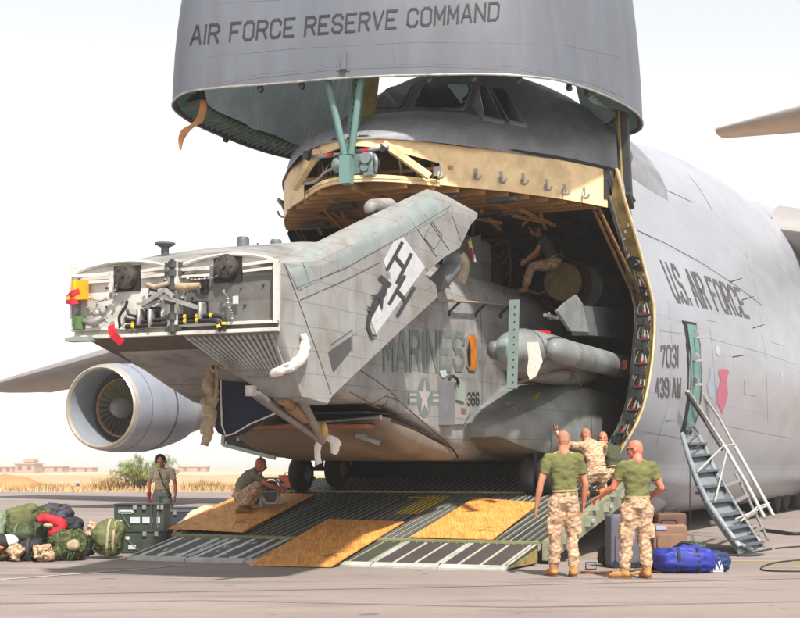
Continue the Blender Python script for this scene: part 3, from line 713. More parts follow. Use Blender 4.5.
# back skin closing the visor above the cockpit
bk = []
for h in hs_[7:]:
    r = vring(h); p, q = Vector(r[0]), Vector(r[-1]); bk.append([p.lerp(q, t/10)+Vector((0, .6*math.sin(math.pi*t/10)*vscale(h), 0)) for t in range(11)])
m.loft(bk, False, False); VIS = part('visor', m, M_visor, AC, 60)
m = MB(); r0 = vring(0); r1 = vring(0, .05)
def rise(p, k): return Vector(p)+Vector((0, 0, k*(1 if p[1] < 2.6 and p[0] > -2.9 else max(.25, 1-(max(0, p[1]-2.6))*.35) if p[0] > 0 else .25)))
r2 = [rise(p, .30) for p in vring(.02, .12)]; r3 = [rise(p, .48) for p in vring(.02, .48)]
m.loft([r0, r1, r2, r3], False, False); part('visor_rim', m, M_dark, VIS, 30)
m = MB(); m.tube(vring(.0), .018, 6); part('rim_bead', m, M_steel, VIS, 60)
m = MB()
r_a, r_b = [rise(p, .1) for p in vring(.0, .08)], [rise(p, .44) for p in vring(.02, .46)]
for i in range(2, len(r_a)-2, 1):
    p, q = Vector(r_a[i])+Vector((0,0,.03)), Vector(r_b[i])+Vector((0,0,.03)); m.beam(p, q, .03, .10)
part('rim_rib', m, M_teal, VIS)
m = MB()
for i in range(3, len(r_a)-3, 2):
    p = Vector(r_a[i]).lerp(Vector(r_b[i+1]), .5); m.box(p+Vector((0,0,.04)), (.16,.16,.06))
psplit('rim_block', m, M_primd, VIS)
# latch lugs hanging along the near rim
for px in (222, 259, 298, 430, 477, 521, 570, 592):
    k = min(range(len(VL)), key=lambda i: (abs(400+F*(FR @ Vector((VL[i][0], VL[i][1], VH))).x/(FR @ Vector((VL[i][0], VL[i][1], VH))).y-px), 0)[0]+(500 if VL[i][1] > 4.6 else 0))
    P = Vector(vring(0, .05)[k]); m = MB(); m.box(P+Vector((0,0,.0)), (.07,.05,.08)); m.cyl(P+Vector((0,-.03,-.06)), P+Vector((0,.03,-.06)), .045, n=14); part('rim_lug', m, M_black, VIS, 40)
# quilted lining : concave skin inside the rim
m = MB(); rings = []
for i in range(34):
    t = i/33; h = t*3.4; rg = []; base = vring(h*.9+.02, .46+.5*t)
    for k, p in enumerate(base):
        p = rise(p, .46) if i < 2 else Vector(p)+Vector((0, 0, .2))
        an = math.atan2(p.z-8.1, (p.y-3.9)); rr_ = math.hypot(p.z-8.1, p.y-3.9)
        q = .05*noise.noise(Vector((p.x*.8, p.y*1.1, p.z*1.1)))+.17*abs(math.sin(an*2.5+.5*rr_))*min(1, rr_*.9)
        d = Vector((-p.x, CEN.y-p.y, 0)).normalized()
        rg.append(p+d*q)
    rings.append(rg)
m.loft(rings, False, False)
lin = part('visor_lining', m, M_liner, VIS, 180)
# torn seal flap at the left rim
m = MB(); P = LC(203, 100, 7.15); pts = [P, P+Vector((0,-.02,-.2)), P+Vector((-.08,-.05,-.36)), P+Vector((-.24,-.1,-.46)), P+Vector((-.33,-.12,-.62)), P+Vector((-.34,-.12,-.78))]
Q, Wd = smooth_path([Vector(p) for p in pts], [.05,.07,.09,.09,.05,.01], 5)
for (q0, w0), (q1, w1) in zip(zip(Q[:-1], Wd[:-1]), zip(Q[1:], Wd[1:])): m.hexa([q0-Vector((w0,0,0)), q0+Vector((w0,0,0)), q1+Vector((w1,0,0)), q1-Vector((w1,0,0))], (0,.015,0))
part('seal_flap', m, mat('orange rubber seal', (.45,.20,.07), .6, 0, .3, 9), VIS)

# ---- ramp
m = MB(); P = [(-3.0, 1.36, rampc(1.36)), (3.0, 1.36, rampc(1.36)), (3.0, 6.45, rampc(6.45)), (-3.0, 6.45, rampc(6.45))]
m.hexa([(p[0], p[1], p[2]) for p in P], (0, 0, -.10)); RA = part('ramp', m, M_ramp, AC)
m = MB()
for i in range(49):
    if i % 6 == 3: continue
    b = -2.94+i*.122; m.hexa([(b-.011, 1.5, rampc(1.5)), (b+.011, 1.5, rampc(1.5)), (b+.011, 5.0, rampc(5.0)), (b-.011, 5.0, rampc(5.0))], (0,0,.018))
part('ramp_rib', m, mat('dull ribbed steel', (.20,.20,.17), .45, .3, .4, 3, (.05,.06,.035), 3, .8), RA)
m = MB()
for a in (1.40, 5.08): m.hexa([(-3, a-.035, rampc(a-.035)), (3, a-.035, rampc(a-.035)), (3, a+.035, rampc(a+.035)), (-3, a+.035, rampc(a+.035))], (0,0,.03))
psplit('ramp_hinge_bar', m, mat('olive hinge bar', (.20,.20,.09), .5, 0, .3, 4), RA)
m = MB()                                              # yellow paint marks on the deck ribs
for i in range(5): m.hexa([(-.02+i*.09, 3.2, rampc(3.2)+.02), (.02+i*.09, 3.2, rampc(3.2)+.02), (.02+i*.09, 4.7, rampc(4.7)+.02), (-.02+i*.09, 4.7, rampc(4.7)+.02)], (0,0,.004))
for i in range(3): m.hexa([(-.35+i*.16, 4.55, rampc(4.55)+.02), (-.1+i*.16, 4.5, rampc(4.5)+.02), (-.1+i*.16, 4.56, rampc(4.56)+.02), (-.35+i*.16, 4.61, rampc(4.61)+.02)], (0,0,.004))
part('yellow_marking', m, M_yel, RA)
m = MB()
for sg in (1, -1):
    m.hexa([(3.02*sg, 1.5, rampc(1.5)+.02), (3.02*sg, 6.4, rampc(6.4)+.04), (3.02*sg, 6.4, rampc(6.4)-.28), (3.02*sg, 1.5, rampc(1.5)-.26)], (.14*sg,0,0))
sb = psplit('ramp_side_beam', m, mat('olive grey side beam', (.23,.23,.15), .5, 0, .3, 4, (.10,.10,.06), 5, .7), AC)
m = MB()
for sg in (1, -1):
    for a in (2.2, 3.4, 4.5, 5.6):
        m.box((3.20*sg, a, rampc(a)-.10), (.10, .30, .14)); m.cyl((3.26*sg, a-.1, rampc(a)-.1), (3.3*sg, a-.1, rampc(a)-.1), .05, n=10); m.box((3.19*sg, a+.35, rampc(a+.35)+.03), (.08,.18,.06))
psplit('side_fitting', m, mat('pale side fitting', (.27,.28,.22), .5, 0, .3, 5), sb)
m = MB(); rings = []                                 # grey curved fairing under the ramp
for i in range(12):
    t = i/11; a = 2.6+t*4.6; z = rampc(a)-.24; dp = .05+.45*math.sin(t*1.7)
    rings.append([(b, a, z-dp*(1-abs(b/3.05)**3)) for b in [-3.05+6.1*k/16 for k in range(17)]])
m.loft(rings, False, False); part('ramp_fairing', m, M_hull, AC, 180)
m = MB()
for b in (-2.6, -1.3, 0, 1.3, 2.6): m.box((b, 1.5, rampc(1.5)-.22), (.10, .35, .24))
m.box((0, 1.45, .12), (5.9, .12, .12)); psplit('ramp_foot', m, M_primd, RA)
for i in range(6):
    b0, b1 = -3+i+.012, -3+i+.988; mm = [M_toeA, M_toeA, M_toeB, M_toeB, M_toeC, M_toeC][i]
    m = MB(); m.hexa([(b0, .10, rampc(.10)), (b1, .10, rampc(.10)), (b1, 1.33, rampc(1.33)), (b0, 1.33, rampc(1.33))], (0,0,-.07)); tp = part('ramp_toe', m, mm, AC)
    m = MB(); m.hexa([(b0, -.02, .025), (b1, -.02, .025), (b1, .10, rampc(.10)), (b0, .10, rampc(.10))], (0,0,-.055))
    for x in (b0+.012, b1-.012): m.hexa([(x-.02, .1, rampc(.1)+.003), (x+.02, .1, rampc(.1)+.003), (x+.02, 1.33, rampc(1.33)+.003), (x-.02, 1.33, rampc(1.33)+.003)], (0,0,.006))
    part('toe_edge', m, M_trim, tp)
m = MB(); m.hexa([(3.0, .05, .03), (3.0, 1.33, rampc(1.33)-.06), (3.0, 1.33, .03)], (-.05,0,0)); m.hexa([(-3.0, .05, .03), (-3.0, 1.33, rampc(1.33)-.06), (-3.0, 1.33, .03)], (.05,0,0)); psplit('toe_side_plate', m, M_primd, RA)
m = MB(); m.beam((-3.12, 1.6, rampc(1.6)-.02), (-3.12, 5.6, rampc(5.6)+.02), .07, .09); part('side_rail', m, M_black, RA)

# ---- wings, engines, tailplane
def airfoil(b, ale, ate, c, th):
    ch = ate-ale; pr = []
    for t, u in ((0,0),(.01,.35),(.05,.68),(.15,.95),(.35,1.0),(.6,.75),(.85,.3),(1,.02)): pr.append((b, ale+ch*t, c+th*.58*u))
    for t, u in ((1,-.02),(.85,-.12),(.6,-.45),(.35,-.7),(.15,-.72),(.05,-.5),(.01,-.25)): pr.append((b, ale+ch*t, c+th*.58*u))
    return pr
M_wing = mat('wing grey with painted ground bounce', (.25,.235,.235), .5, 0, .12, .5, (.26,.18,.14), .4, .6, (1,1,1), .02, 3)  # brown ground bounce is painted into the wing colour
for sg in (-1, 1):
    m = MB(); m.loft([airfoil(sg*2.6, 25.5, 36.0, 8.5, 1.7), airfoil(sg*10, 26.2, 35.2, 7.1, 1.3), airfoil(sg*19, 27.2, 35.2, 6.28, .9), airfoil(sg*27, 31.2, 37.8, 5.6, .66), airfoil(sg*33.9, 34.8, 39.8, 5.05, .42)])
    wg = part('wing', m, M_wing, AC, 40)
    for b in (14, 23.5, 29):
        t = (b-10)/9; ale = 21.4+(b-10)*.5475; m = MB(); m.box((sg*b, ale+.3, 7.55-(b-10)*.105), (.05, 1.6, .9)); 
    for b, s_ in ((27.4, .20), (24.0, .12)):
        m = MB(); ale = 27.2+(b-19)*.51; cc = 6.28-(b-19)*.083; P = Vector((sg*b, ale+1.4, cc-.45)); m.tube([P, P+Vector((0,.1,-s_)), P+Vector((0,.5,-s_*1.3))], .06, 8); m.cyl(P+Vector((-.08,.1,-s_)), P+Vector((.08,.1,-s_)), .16, n=14); part('wing_fitting', m, M_dark, wg, 60)
    for b, ai, cc in ((sg*11.4, 20.0, 4.4), (sg*19, 22.4, 3.42)):
        E_ = Vector((b, ai, cc)); axis = lambda t, r, k: (E_.x+r*math.cos(k), E_.y+t, E_.z+r*math.sin(k)+.02*t)
        def shell(prof, n=48): return [[axis(t, r, 2*math.pi*j/n) for j in range(n)] for t, r in prof]
        m = MB(); m.loft(shell([(0.06,1.31),(.0,1.36),(.05,1.41),(.35,1.47),(1.0,1.52),(2.0,1.53),(3.0,1.47),(4.0,1.30),(4.5,1.18)]), True, False)
        ng = part('engine', m, M_engine, AC, 60)
        m = MB(); m.loft(shell([(.06,1.31),(.25,1.26),(.8,1.24),(1.45,1.25)]), True, False); part('inlet_duct', m, mat('inlet duct paint', (.22,.24,.27), .4, 0, .1, 1), ng, 60)
        m = MB(); m.loft(shell([(.10,1.285),(-.015,1.34),(.03,1.40),(.22,1.455)]), True, False); part('inlet_lip', m, mat('bare inlet lip', (.50,.44,.34), .35, .5, .15, 2), ng, 60)
        m = MB(); m.loft(shell([(1.46,1.25),(1.46,.9),(1.5,.32)]), True, False); m.loft(shell([(1.6,1.3),(1.6,.0)]), True, False); part('fan_backing', m, M_black, ng)
        m = MB()
        for k in range(26):
            t0 = 2*math.pi*k/26; m.add([axis(1.42, .36, t0), axis(1.30, .36, t0+.10), axis(1.24, .98, t0+.17), axis(1.42, .98, t0+.02)], [(0,1,2,3)])
        part('fan_blade', m, mat('bronze fan blade', (.26,.22,.10), .35, .5, .3, 3), ng, recalc=False)
        m = MB()
        for k in range(40):
            t0 = 2*math.pi*k/40; m.add([axis(1.40, 1.02, t0), axis(1.30, 1.02, t0+.07), axis(1.30, 1.24, t0+.08), axis(1.40, 1.24, t0+.01)], [(0,1,2,3)])
        part('guide_vane', m, M_dark, ng, recalc=False)
        m = MB(); m.loft(shell([(1.25,1.01),(1.22,.985),(1.25,.955),(1.4,.96)]), True, False); part('fan_ring', m, mat('rusty fan ring', (.33,.14,.08), .5), ng, 60)
        m = MB(); m.loft(shell([(.72,.015),(.76,.10),(.86,.2),(1.02,.29),(1.2,.35),(1.42,.37)]), True, False); part('spinner', m, mat('spinner grey', (.18,.165,.15), .4), ng, 60)
        m = MB(); m.loft(shell([(4.3,1.02),(4.6,.98),(5.6,.86),(6.6,.66),(7.2,.50)]), True, False); m.loft(shell([(4.45,1.17),(4.4,.9)]), True, False); part('core_cowl', m, M_engine, ng, 60)
        m = MB(); m.loft(shell([(2.5,1.512),(2.53,1.515)]), True, False); m.tube([axis(2.45, 1.515, 2*math.pi*j/40) for j in range(41)], .012, 5, False); m.tube([axis(.9, 1.52, 2*math.pi*j/40) for j in range(41)], .006, 5, False); part('cowl_joint', m, M_dark, ng)
        wl = 25.5+(abs(b)-2.6)*.115; wc = 7.7-(abs(b)-2.6)*.087
        m = MB(); m.loft([[(E_.x-.02, E_.y+1.6, E_.z+1.48), (E_.x+.14, E_.y+2.6, E_.z+1.40), (E_.x+.16, E_.y+6.2, E_.z+.9), (E_.x, E_.y+7.6, E_.z+.9), (E_.x-.16, E_.y+6.2, E_.z+.9), (E_.x-.14, E_.y+2.6, E_.z+1.40)],
            [(E_.x-.02, wl+.2, wc-.05), (E_.x+.14, wl+1.2, wc-.35), (E_.x+.16, wl+4.5, wc-.4), (E_.x, wl+5.5, wc-.3), (E_.x-.16, wl+4.5, wc-.4), (E_.x-.14, wl+1.2, wc-.35)]]); part('engine_pylon', m, M_engine, ng, 30)
m = MB(); m.loft([[(.0, 54, 9.0), (.35, 58, 8.8), (.3, 64, 8.6), (0, 69, 8.6), (-.3, 64, 8.6), (-.35, 58, 8.8)], [(.0, 61.5, 20.4), (.2, 63, 20.4), (.2, 67, 20.4), (0, 69, 20.4), (-.2, 67, 20.4), (-.2, 63, 20.4)]]); part('tail_fin', m, M_hull, AC, 30)
m = MB(); m.loft([airfoil(-7.6, 70.5, 73.0, 22.0, .35), airfoil(0, 64.5, 71.5, 21.6, .9), airfoil(7.6, 70.5, 73.0, 22.0, .35)]); part('tailplane', m, M_wing, AC, 40)
for sg in (-1, 1):                                    # main gear wheels under the belly
    for a in (27, 28.8, 31.4, 33.2):
        for x in (1.7, 2.4):
            m = MB(); m.tube([(sg*x-.2, a, .6), (sg*x-.16, a, .6), (sg*x+.16, a, .6), (sg*x+.2, a, .6)], [.45,.6,.6,.45], 24); part('main_wheel', m, M_tyre, AC, 40)

# ---- things laid onto the skin : windows, lettering, crest, aerials
def bvh(*objs):
    V, P = [], []
    for o in objs:
        n = len(V); Mx = WM[o]; V += [Mx @ v.co for v in o.data.vertices]; P += [tuple(n+i for i in p.vertices) for p in o.data.polygons]
    return BVHTree.FromPolygons(V, P)
def hit(tree, px, py, off=.006):
    r = ray(px, py); d = r.normalized(); loc, nor, i, dist = tree.ray_cast(EYE, d)
    if loc is None: return None
    if nor.dot(d) > 0: nor = -nor
    return loc+nor*off
def quadmap(q):                                       # q: pixel corners bottom-left, bottom-right, top-right, top-left
    def f(u, v): return tuple((1-v)*((1-u)*q[0][i]+u*q[1][i])+v*((1-u)*q[3][i]+u*q[2][i]) for i in (0,1))
    return f
GL = {'A':[[(0,0),(1.75,6),(2.25,6),(4,0)],[(.75,2),(3.25,2)]],'B':[[(0,0),(0,6),(3,6),(4,5.3),(4,3.8),(3.2,3.1),(0,3.1)],[(3.2,3.1),(4,2.4),(4,.8),(3.2,0),(0,0)]],
'C':[[(4,4.4),(4,5),(3,6),(1,6),(0,5),(0,1),(1,0),(3,0),(4,1),(4,1.6)]],'D':[[(0,0),(0,6),(3,6),(4,5),(4,1),(3,0),(0,0)]],'E':[[(4,0),(0,0),(0,6),(4,6)],[(0,3),(3,3)]],
'F':[[(0,0),(0,6),(4,6)],[(0,3),(3,3)]],'I':[[(0,0),(0,6)]],'M':[[(0,0),(0,6),(2,2),(4,6),(4,0)]],'N':[[(0,0),(0,6),(4,0),(4,6)]],'O':[[(1,0),(0,1),(0,5),(1,6),(3,6),(4,5),(4,1),(3,0),(1,0)]],
'R':[[(0,0),(0,6),(3,6),(4,5),(4,4),(3,3),(0,3)],[(2.2,3),(4,0)]],'S':[[(4,4.6),(4,5),(3,6),(1,6),(0,5),(0,4),(1,3.1),(3,2.9),(4,2),(4,1),(3,0),(1,0),(0,1),(0,1.4)]],
'U':[[(0,6),(0,1),(1,0),(3,0),(4,1),(4,6)]],'V':[[(0,6),(2,0),(4,6)]],'W':[[(0,6),(1,0),(2,4),(3,0),(4,6)]],'.':[[(0,0),(0,.6)]],'H':[[(0,0),(0,6)],[(4,0),(4,6)],[(0,3),(4,3)]],
'7':[[(0,5),(0,6),(4,6),(1.5,0)]],'0':[[(1,0),(0,1),(0,5),(1,6),(3,6),(4,5),(4,1),(3,0),(1,0)]],'3':[[(0,5),(1,6),(3,6),(4,5),(4,4),(3,3.1),(1.4,3.1)],[(3,3.1),(4,2),(4,1),(3,0),(1,0),(0,1)]],
'1':[[(0,0),(0,6)]],'4':[[(3,0),(3,6),(0,2),(4,2)]],'9':[[(0,1),(1,0),(3,0),(4,1),(4,5),(3,6),(1,6),(0,5),(0,4),(1,3),(4,3)]],'6':[[(4,5),(3,6),(1,6),(0,5),(0,1),(1,0),(3,0),(4,1),(4,2.4),(3,3.2),(0,3.2)]],'-':[[(0,3),(2.5,3)]]}
def gw(ch): return {'I':0,'1':.4,'.':0,' ':1.6,'-':2.5}.get(ch, 4)
def text_on(tree, s, quad, th=.55, gap=1.7, off=.006, asp=1.0, mb=None):
    mb = mb or MB(ID); wd = sum(gw(c) for c in s)+gap*(len(s)-1); f = quadmap(quad); x = 0; k = 0
    for ch in s:
        for pl in GL.get(ch, []):
            for (x0, y0), (x1, y1) in zip(pl[:-1], pl[1:]):
                d = Vector((x1-x0, y1-y0)); L_ = d.length; d.normalize(); n = Vector((-d.y*asp, d.x))*th; e = d*th*.8
                ns = max(1, int(L_/1.2)); k += 1; rr = []
                for i in range(ns+1):
                    p = Vector((x+x0, y0)).lerp(Vector((x+x1, y1)), i/ns)
                    if i == 0: p = p-e
                    if i == ns: p = p+e
                    row = []
                    for sgn in (-1, 1):
                        u = (p.x+n.x*sgn)/wd; v = (p.y+n.y*sgn)/6; h_ = hit(tree, *f(u, v), off+.0012*(k % 5)); row.append(h_)
                    rr.append(row)
                if any(h_ is None for row in rr for h_ in row): continue
                mb.loft(rr, False, False)
        x += gw(ch)+gap
    return mb
def poly_on(tree, pts, off=.006, sub=3, mb=None):       # fan polygon laid on the surface
    mb = mb or MB(ID); c = (sum(p[0] for p in pts)/len(pts), sum(p[1] for p in pts)/len(pts)); n = len(pts); P = []
    for i in range(n):
        for k in range(sub): t = k/sub; q = pts[(i+1) % n]; P.append((pts[i][0]*(1-t)+q[0]*t, pts[i][1]*(1-t)+q[1]*t))
    ringsP = []
    for s_ in (1, .66, .33, .02):
        rg = [hit(tree, c[0]+(p[0]-c[0])*s_, c[1]+(p[1]-c[1])*s_, off) for p in P]
        if any(x is None for x in rg): return mb
        ringsP.append(rg)
    mb.loft(ringsP, True, False); return mb
def slab_on(tree, pts, off, th, mb=None, sub=1):        # plate with thickness following the surface
    mb = mb or MB(ID); P = []
    n = len(pts)
    for i in range(n):
        for k in range(sub): t = k/sub; q = pts[(i+1) % n]; P.append((pts[i][0]*(1-t)+q[0]*t, pts[i][1]*(1-t)+q[1]*t))
    cx = sum(p[0] for p in P)/len(P); cy = sum(p[1] for p in P)/len(P)
    for i, p in enumerate(P):
        t = 0
        while hit(tree, p[0]+(cx-p[0])*t, p[1]+(cy-p[1])*t, 0) is None and t < .9: t += .06
        if t: t += .05; P[i] = (p[0]+(cx-p[0])*t, p[1]+(cy-p[1])*t)
    A = [hit(tree, *p, off) for p in P]; B = [hit(tree, *p, off+th) for p in P]; k = len(P)
    mb.add(A+B, [tuple(range(k)), tuple(range(k, 2*k))]+[(i, (i+1) % k, (i+1) % k+k, i+k) for i in range(k)]); return mb
T_fus = bvh(fus); T_deck = bvh(dk); T_vis = bvh(VIS)
part('visor_lettering', text_on(T_vis, 'AIR FORCE RESERVE COMMAND', [(191,44),(498,19.5),(499,2.5),(193,26.5)], .42, 1.7), M_letter, VIS, recalc=False)
part('fuselage_lettering', text_on(T_fus, 'U.S. AIR FORCE', [(676,300),(749,317),(739,290),(661,262)], .42, 1.8, asp=1.5), M_letterg, AC, recalc=False)
mb = text_on(T_fus, '7031', [(661,366),(678,366),(678,346),(661,347)], .5, 1.9, asp=1.2)
text_on(T_fus, '439 AW', [(656,396),(680.5,397),(680.5,379),(655,379)], .5, 1.7, asp=1.4, mb=mb)
part('serial_lettering', mb, M_letterg, AC, recalc=False)
# windshield panes and frame
panes = [[(352,108),(353,96),(366,90),(375,87),(369,98),(362,108)], [(371,109),(383,89),(390,85.5),(413,84.5),(412,88),(404,107.5),(400,109.5)], [(414.5,108),(424,88),(427,84.5),(468,86),(470.5,89),(464,107),(461,109)],
         [(474,106),(479,89),(483,87),(488,92),(501.5,121.5),(484,118)], [(491.5,89),(503,91),(508,95),(525,125),(509,122)]]
for i, p in enumerate(panes):
    cx = sum(q[0] for q in p)/len(p); cy = sum(q[1] for q in p)/len(p)
    big = [(cx+(q[0]-cx)*1.10+(1 if q[0] > cx else -1)*.8, cy+(q[1]-cy)*1.08+(.8 if q[1] > cy else -.8)) for q in p]
    try:
        fr2 = part('windshield_frame', slab_on(T_deck, big, -.01, .022), mat('dark window frame paint', (.33,.335,.36), .5), dk)
        part('windshield_pane', slab_on(T_deck, p, .03, .008), M_glass, fr2)
    except Exception as e_: print('pane', i, e_)
mb = poly_on(T_deck, [(447,86.2),(467,87),(469,90),(465.5,104),(461,106)], .045); part('windshield_painted_reflection', mb, M_glassr, dk, recalc=False)  # pale patch painting the bright sky reflection on one pane
# small details on the visor and hull
mb = slab_on(T_vis, [(337,71),(350,71),(350,53),(338,52)], .0, .012); part('visor_hatch', mb, M_visor, VIS)
mb = slab_on(T_vis, [(341,70),(347,70),(347,54),(343,53)], .01, .05); part('visor_antenna', mb, M_visor, VIS)
mb = MB(ID)
for x, y in ((672,153),(730,282),(742,300),(753,328),(733,357)):
    p = hit(T_fus, x, y, 0)
    if p is None: continue
    q = hit(T_fus, x, y, .16)+Vector((.10,-.02,.05)); mb.tube([p, q], [.016,.008], 6)
psplit('probe', mb, M_dark, AC)
pk = mat('faded pink crest', (.46,.13,.20), .7, 0, .1, 6); pw = mat('pale blue grey crest', (.33,.37,.46), .7, 0, .1, 6)
mb = poly_on(T_fus, [(719,369),(727,369),(729,372),(726.5,379),(727,385),(728,395),(722,414),(717,403),(717,390),(721,380),(718,374)], .006, 4)
part('pink_crest', mb, pk, AC, recalc=False)
mb = poly_on(T_fus, [(710,368),(713.5,367),(714,388),(713,400),(709,396),(707,386),(710,376)], .006, 4); part('blue_crest', mb, pw, AC, recalc=False)
mb = poly_on(T_fus, [(717,344),(719.5,350),(718.5,356),(716,353),(715.5,349)], .006, 3); mb = poly_on(T_fus, [(781,371),(783,376),(780.5,378)], .006, 3, mb); psplit('small_crest', mb, M_wpaint, AC, recalc=False)

def seams(tree, lst, r, mtl, parent, nm='skin_seam'):
    for pts in lst:
        mb = MB(ID); P = []
        for (x0, y0), (x1, y1) in zip(pts[:-1], pts[1:]):
            for k in range(10): P.append(hit(tree, x0+(x1-x0)*k/10, y0+(y1-y0)*k/10, .001))
        P = [p for p in P if p is not None]
        if len(P) > 2: mb.tube(P, r, 5); part(nm, mb, mtl, parent)
M_sm = mat('faint seam sealant', (.15,.15,.16), .6)
seams(T_vis, [[(175,95),(250,79),(340,69),(430,66.5),(520,70),(590,83),(630,100)], [(205,4),(330,-3)], [(268,76),(262,40),(264,2)], [(395,67),(392,30),(392,0)], [(520,70),(522,30),(518,0)], [(600,86),(596,50),(588,0)], [(205,89),(200,50),(204,0)], [(178,60),(300,48),(420,42),(560,44),(624,58)]], .003, M_sm, VIS)
seams(T_fus, [[(655,330),(700,336),(760,352),(800,366)], [(706,300),(712,345),(716,400),(712,450)], [(745,250),(758,300),(766,360),(768,430)], [(668,300),(672,345),(670,400),(655,450)], [(640,430),(690,440)], [(720,425),(800,440)]], .003, M_sm, AC)
for q in ([(705,310),(716,312),(717,322),(706,320)], [(744,380),(756,382),(756,396),(744,394)], [(668,410),(676,410),(674,420),(666,420)], [(770,330),(784,334),(785,346),(771,342)]):
    mb = slab_on(T_fus, q, -.004, .010); part('access_hatch', mb, M_hull, AC)
for k_, (tree, par, path) in enumerate(((T_vis, VIS, [(180,90),(260,74),(340,66),(430,63.5),(520,67),(590,80),(628,96)]), (T_fus, AC, [(659,300),(661,345),(655,395),(632,445),(616,462)]))):
    mb = MB(ID)
    for (x0, y0), (x1, y1) in zip(path[:-1], path[1:]):
        nn = int(math.hypot(x1-x0, y1-y0)/3.2)
        for k in range(nn):
            p = hit(tree, x0+(x1-x0)*k/nn, y0+(y1-y0)*k/nn, .0)
            if p: mb.ell(p, (.008,.008,.008), nu=6, nv=4)
    o_ = part('rivets', mb, M_sm, par); o_['kind'] = 'stuff'
# ---- crew door and stairs
door = [(682.5,321),(695.5,323.5),(699.5,345),(701,372),(700,400),(696,420),(691,434),(681,433),(685,416),(687.5,395),(688,372),(686.5,348)]
mb = slab_on(T_fus, [(p[0]+(p[0]-691)*.10, p[1]+(p[1]-378)*.012) for p in door], .0, .006); part('door_surround', mb, M_black, AC)
mb = slab_on(T_fus, door, .008, .004); dr = part('door_opening', mb, M_black, AC)
mb = slab_on(T_fus, [(686,324),(695,325.5),(698.5,348),(700,376),(698,406),(692,431),(684.5,430),(688,410),(690.5,382),(689.5,350)], .014, .012); di = part('door_jamb', mb, mat('teal jamb paint', (.13,.26,.25), .5, 0, .15, 4), dr)
for y in (334, 357, 381):
    p = hit(T_fus, 693.5, y, .03); mb = MB(ID); mb.cyl(p, p+Vector((-.03,-.06,0)), .09, .07, 16); mb.box(p+Vector((.08,-.04,-.06)), (.18,.06,.05)); part('door_latch', mb, M_steel, di, 50)
St = lambda px, py, b: FR @ LB(px, py, b)
top_b, bot_b = 3.55, 5.25
def SP(px, py):                                       # plane of the lowered stair: between the door sill and the ground
    t = max(0, min(1, (py-425)/125)); return St(px, py, top_b+(bot_b-top_b)*t)
M_stair = mat('stair grey paint', (.17,.195,.215), .45, 0, .2, 5, (.1,.1,.1), 6, .5)
mb = MB(ID)                                           # stair body: curved outer door skin + inner tray
Lr = [(682,436),(687,454),(696,480),(708,505),(724,528),(738,546),(750,551)]; Rr = [(698,437),(706,452),(717,478),(731,502),(745,524),(757,542),(762,549)]
up = Vector((0,0,.0)); 
A = [SP(*p) for p in Lr]; B = [SP(*p) for p in Rr]; dn = Vector((-.10,-.02,-.10))
rings = [[a, b, b+Vector((.0,0,-.10)), (a+b)/2+Vector((-.08,0,-.22)), a+Vector((0,0,-.12))] for a, b in zip(A, B)]
mb.loft(rings, True, True); st = part('crew_stair', mb, M_stair, AC, 40)
mb = MB(ID)
for side in (A, B): mb.tube([p+Vector((0,-.03,.03)) for p in side], .045, 8)
part('stair_stringer', mb, mat('pale stair stringer', (.24,.27,.29), .4, .2, .2, 5), st, 60)
mb = MB(ID)
for k in range(1, 10):
    t = k/10*(len(A)-1); i = int(t); f_ = t-i; a = A[i].lerp(A[i+1], f_); b = B[i].lerp(B[i+1], f_); mb.beam(a+Vector((0,-.05,.05)), b+Vector((0,-.05,.05)), .16, .035)
part('stair_tread', mb, mat('dark stair tread', (.09,.11,.13), .6, 0, .4, 6), st)
def SQ(px, py, d=.0): return SP(px, py)+Vector((d,-.22,.06))
mb = MB(ID)
for pts in ([(718,482),(733,508),(750,535),(757,545)], [(733,477),(747,505),(760,532),(765,543)]):
    mb.tube([SQ(*p) for p in pts], .028, 8)
for (p, q) in (((722,489),(736,484)), ((731,505),(744,499)), ((741,521),(752,515)), ((750,535),(760,530))): mb.beam(SQ(*p), SQ(*q), .10, .03)
part('stair_ladder', mb, M_steel, st, 60)
mb = MB(ID)
for pts in ([(688,391),(705,423),(722,449)], [(700,391),(716,420),(731,447)]): mb.tube([SP(*pts[0])+Vector((0,-.02,0))]+[SQ(*p) for p in pts[1:]], .028, 8)
for pts in ([(722,449),(744,487),(762,521)], [(733,450),(754,488),(771,519)]): mb.tube([SQ(*p) for p in pts], .036, 8)
for (p, q) in (((754,510),(738,524)), ((765,508),(733,522)), ((695,475),(722,448)), ((712,505),(725,452)), ((722,449),(733,447)), ((757,509),(766,506))): mb.tube([SQ(*p), SQ(*q)], .018, 6)
part('handrail', mb, mat('pale handrail tube', (.50,.49,.44), .35, .3, .15, 6), st, 60)
mb = MB(ID)
for pts in ([(688,391),(706,418),(724,447)],): mb.tube([SQ(p[0]-4, p[1]+6) for p in pts], .03, 8)
mb.tube([SQ(693,440), SQ(687,447), SQ(692,452), SQ(700,446)], .014, 6, sub=3); mb.tube([SQ(685,438), SQ(690,430), SQ(697,438)], .014, 6, sub=3); part('stair_cable', mb, M_dark, st, 60)
mb = MB(ID); p = SP(757, 547); mb.box(p+Vector((0,-.1,-.03)), (.5,.25,.06)); mb.box(SP(708,493)+Vector((-.1,0,0)), (.22,.06,.05)); psplit('stair_foot', mb, M_steel, st)
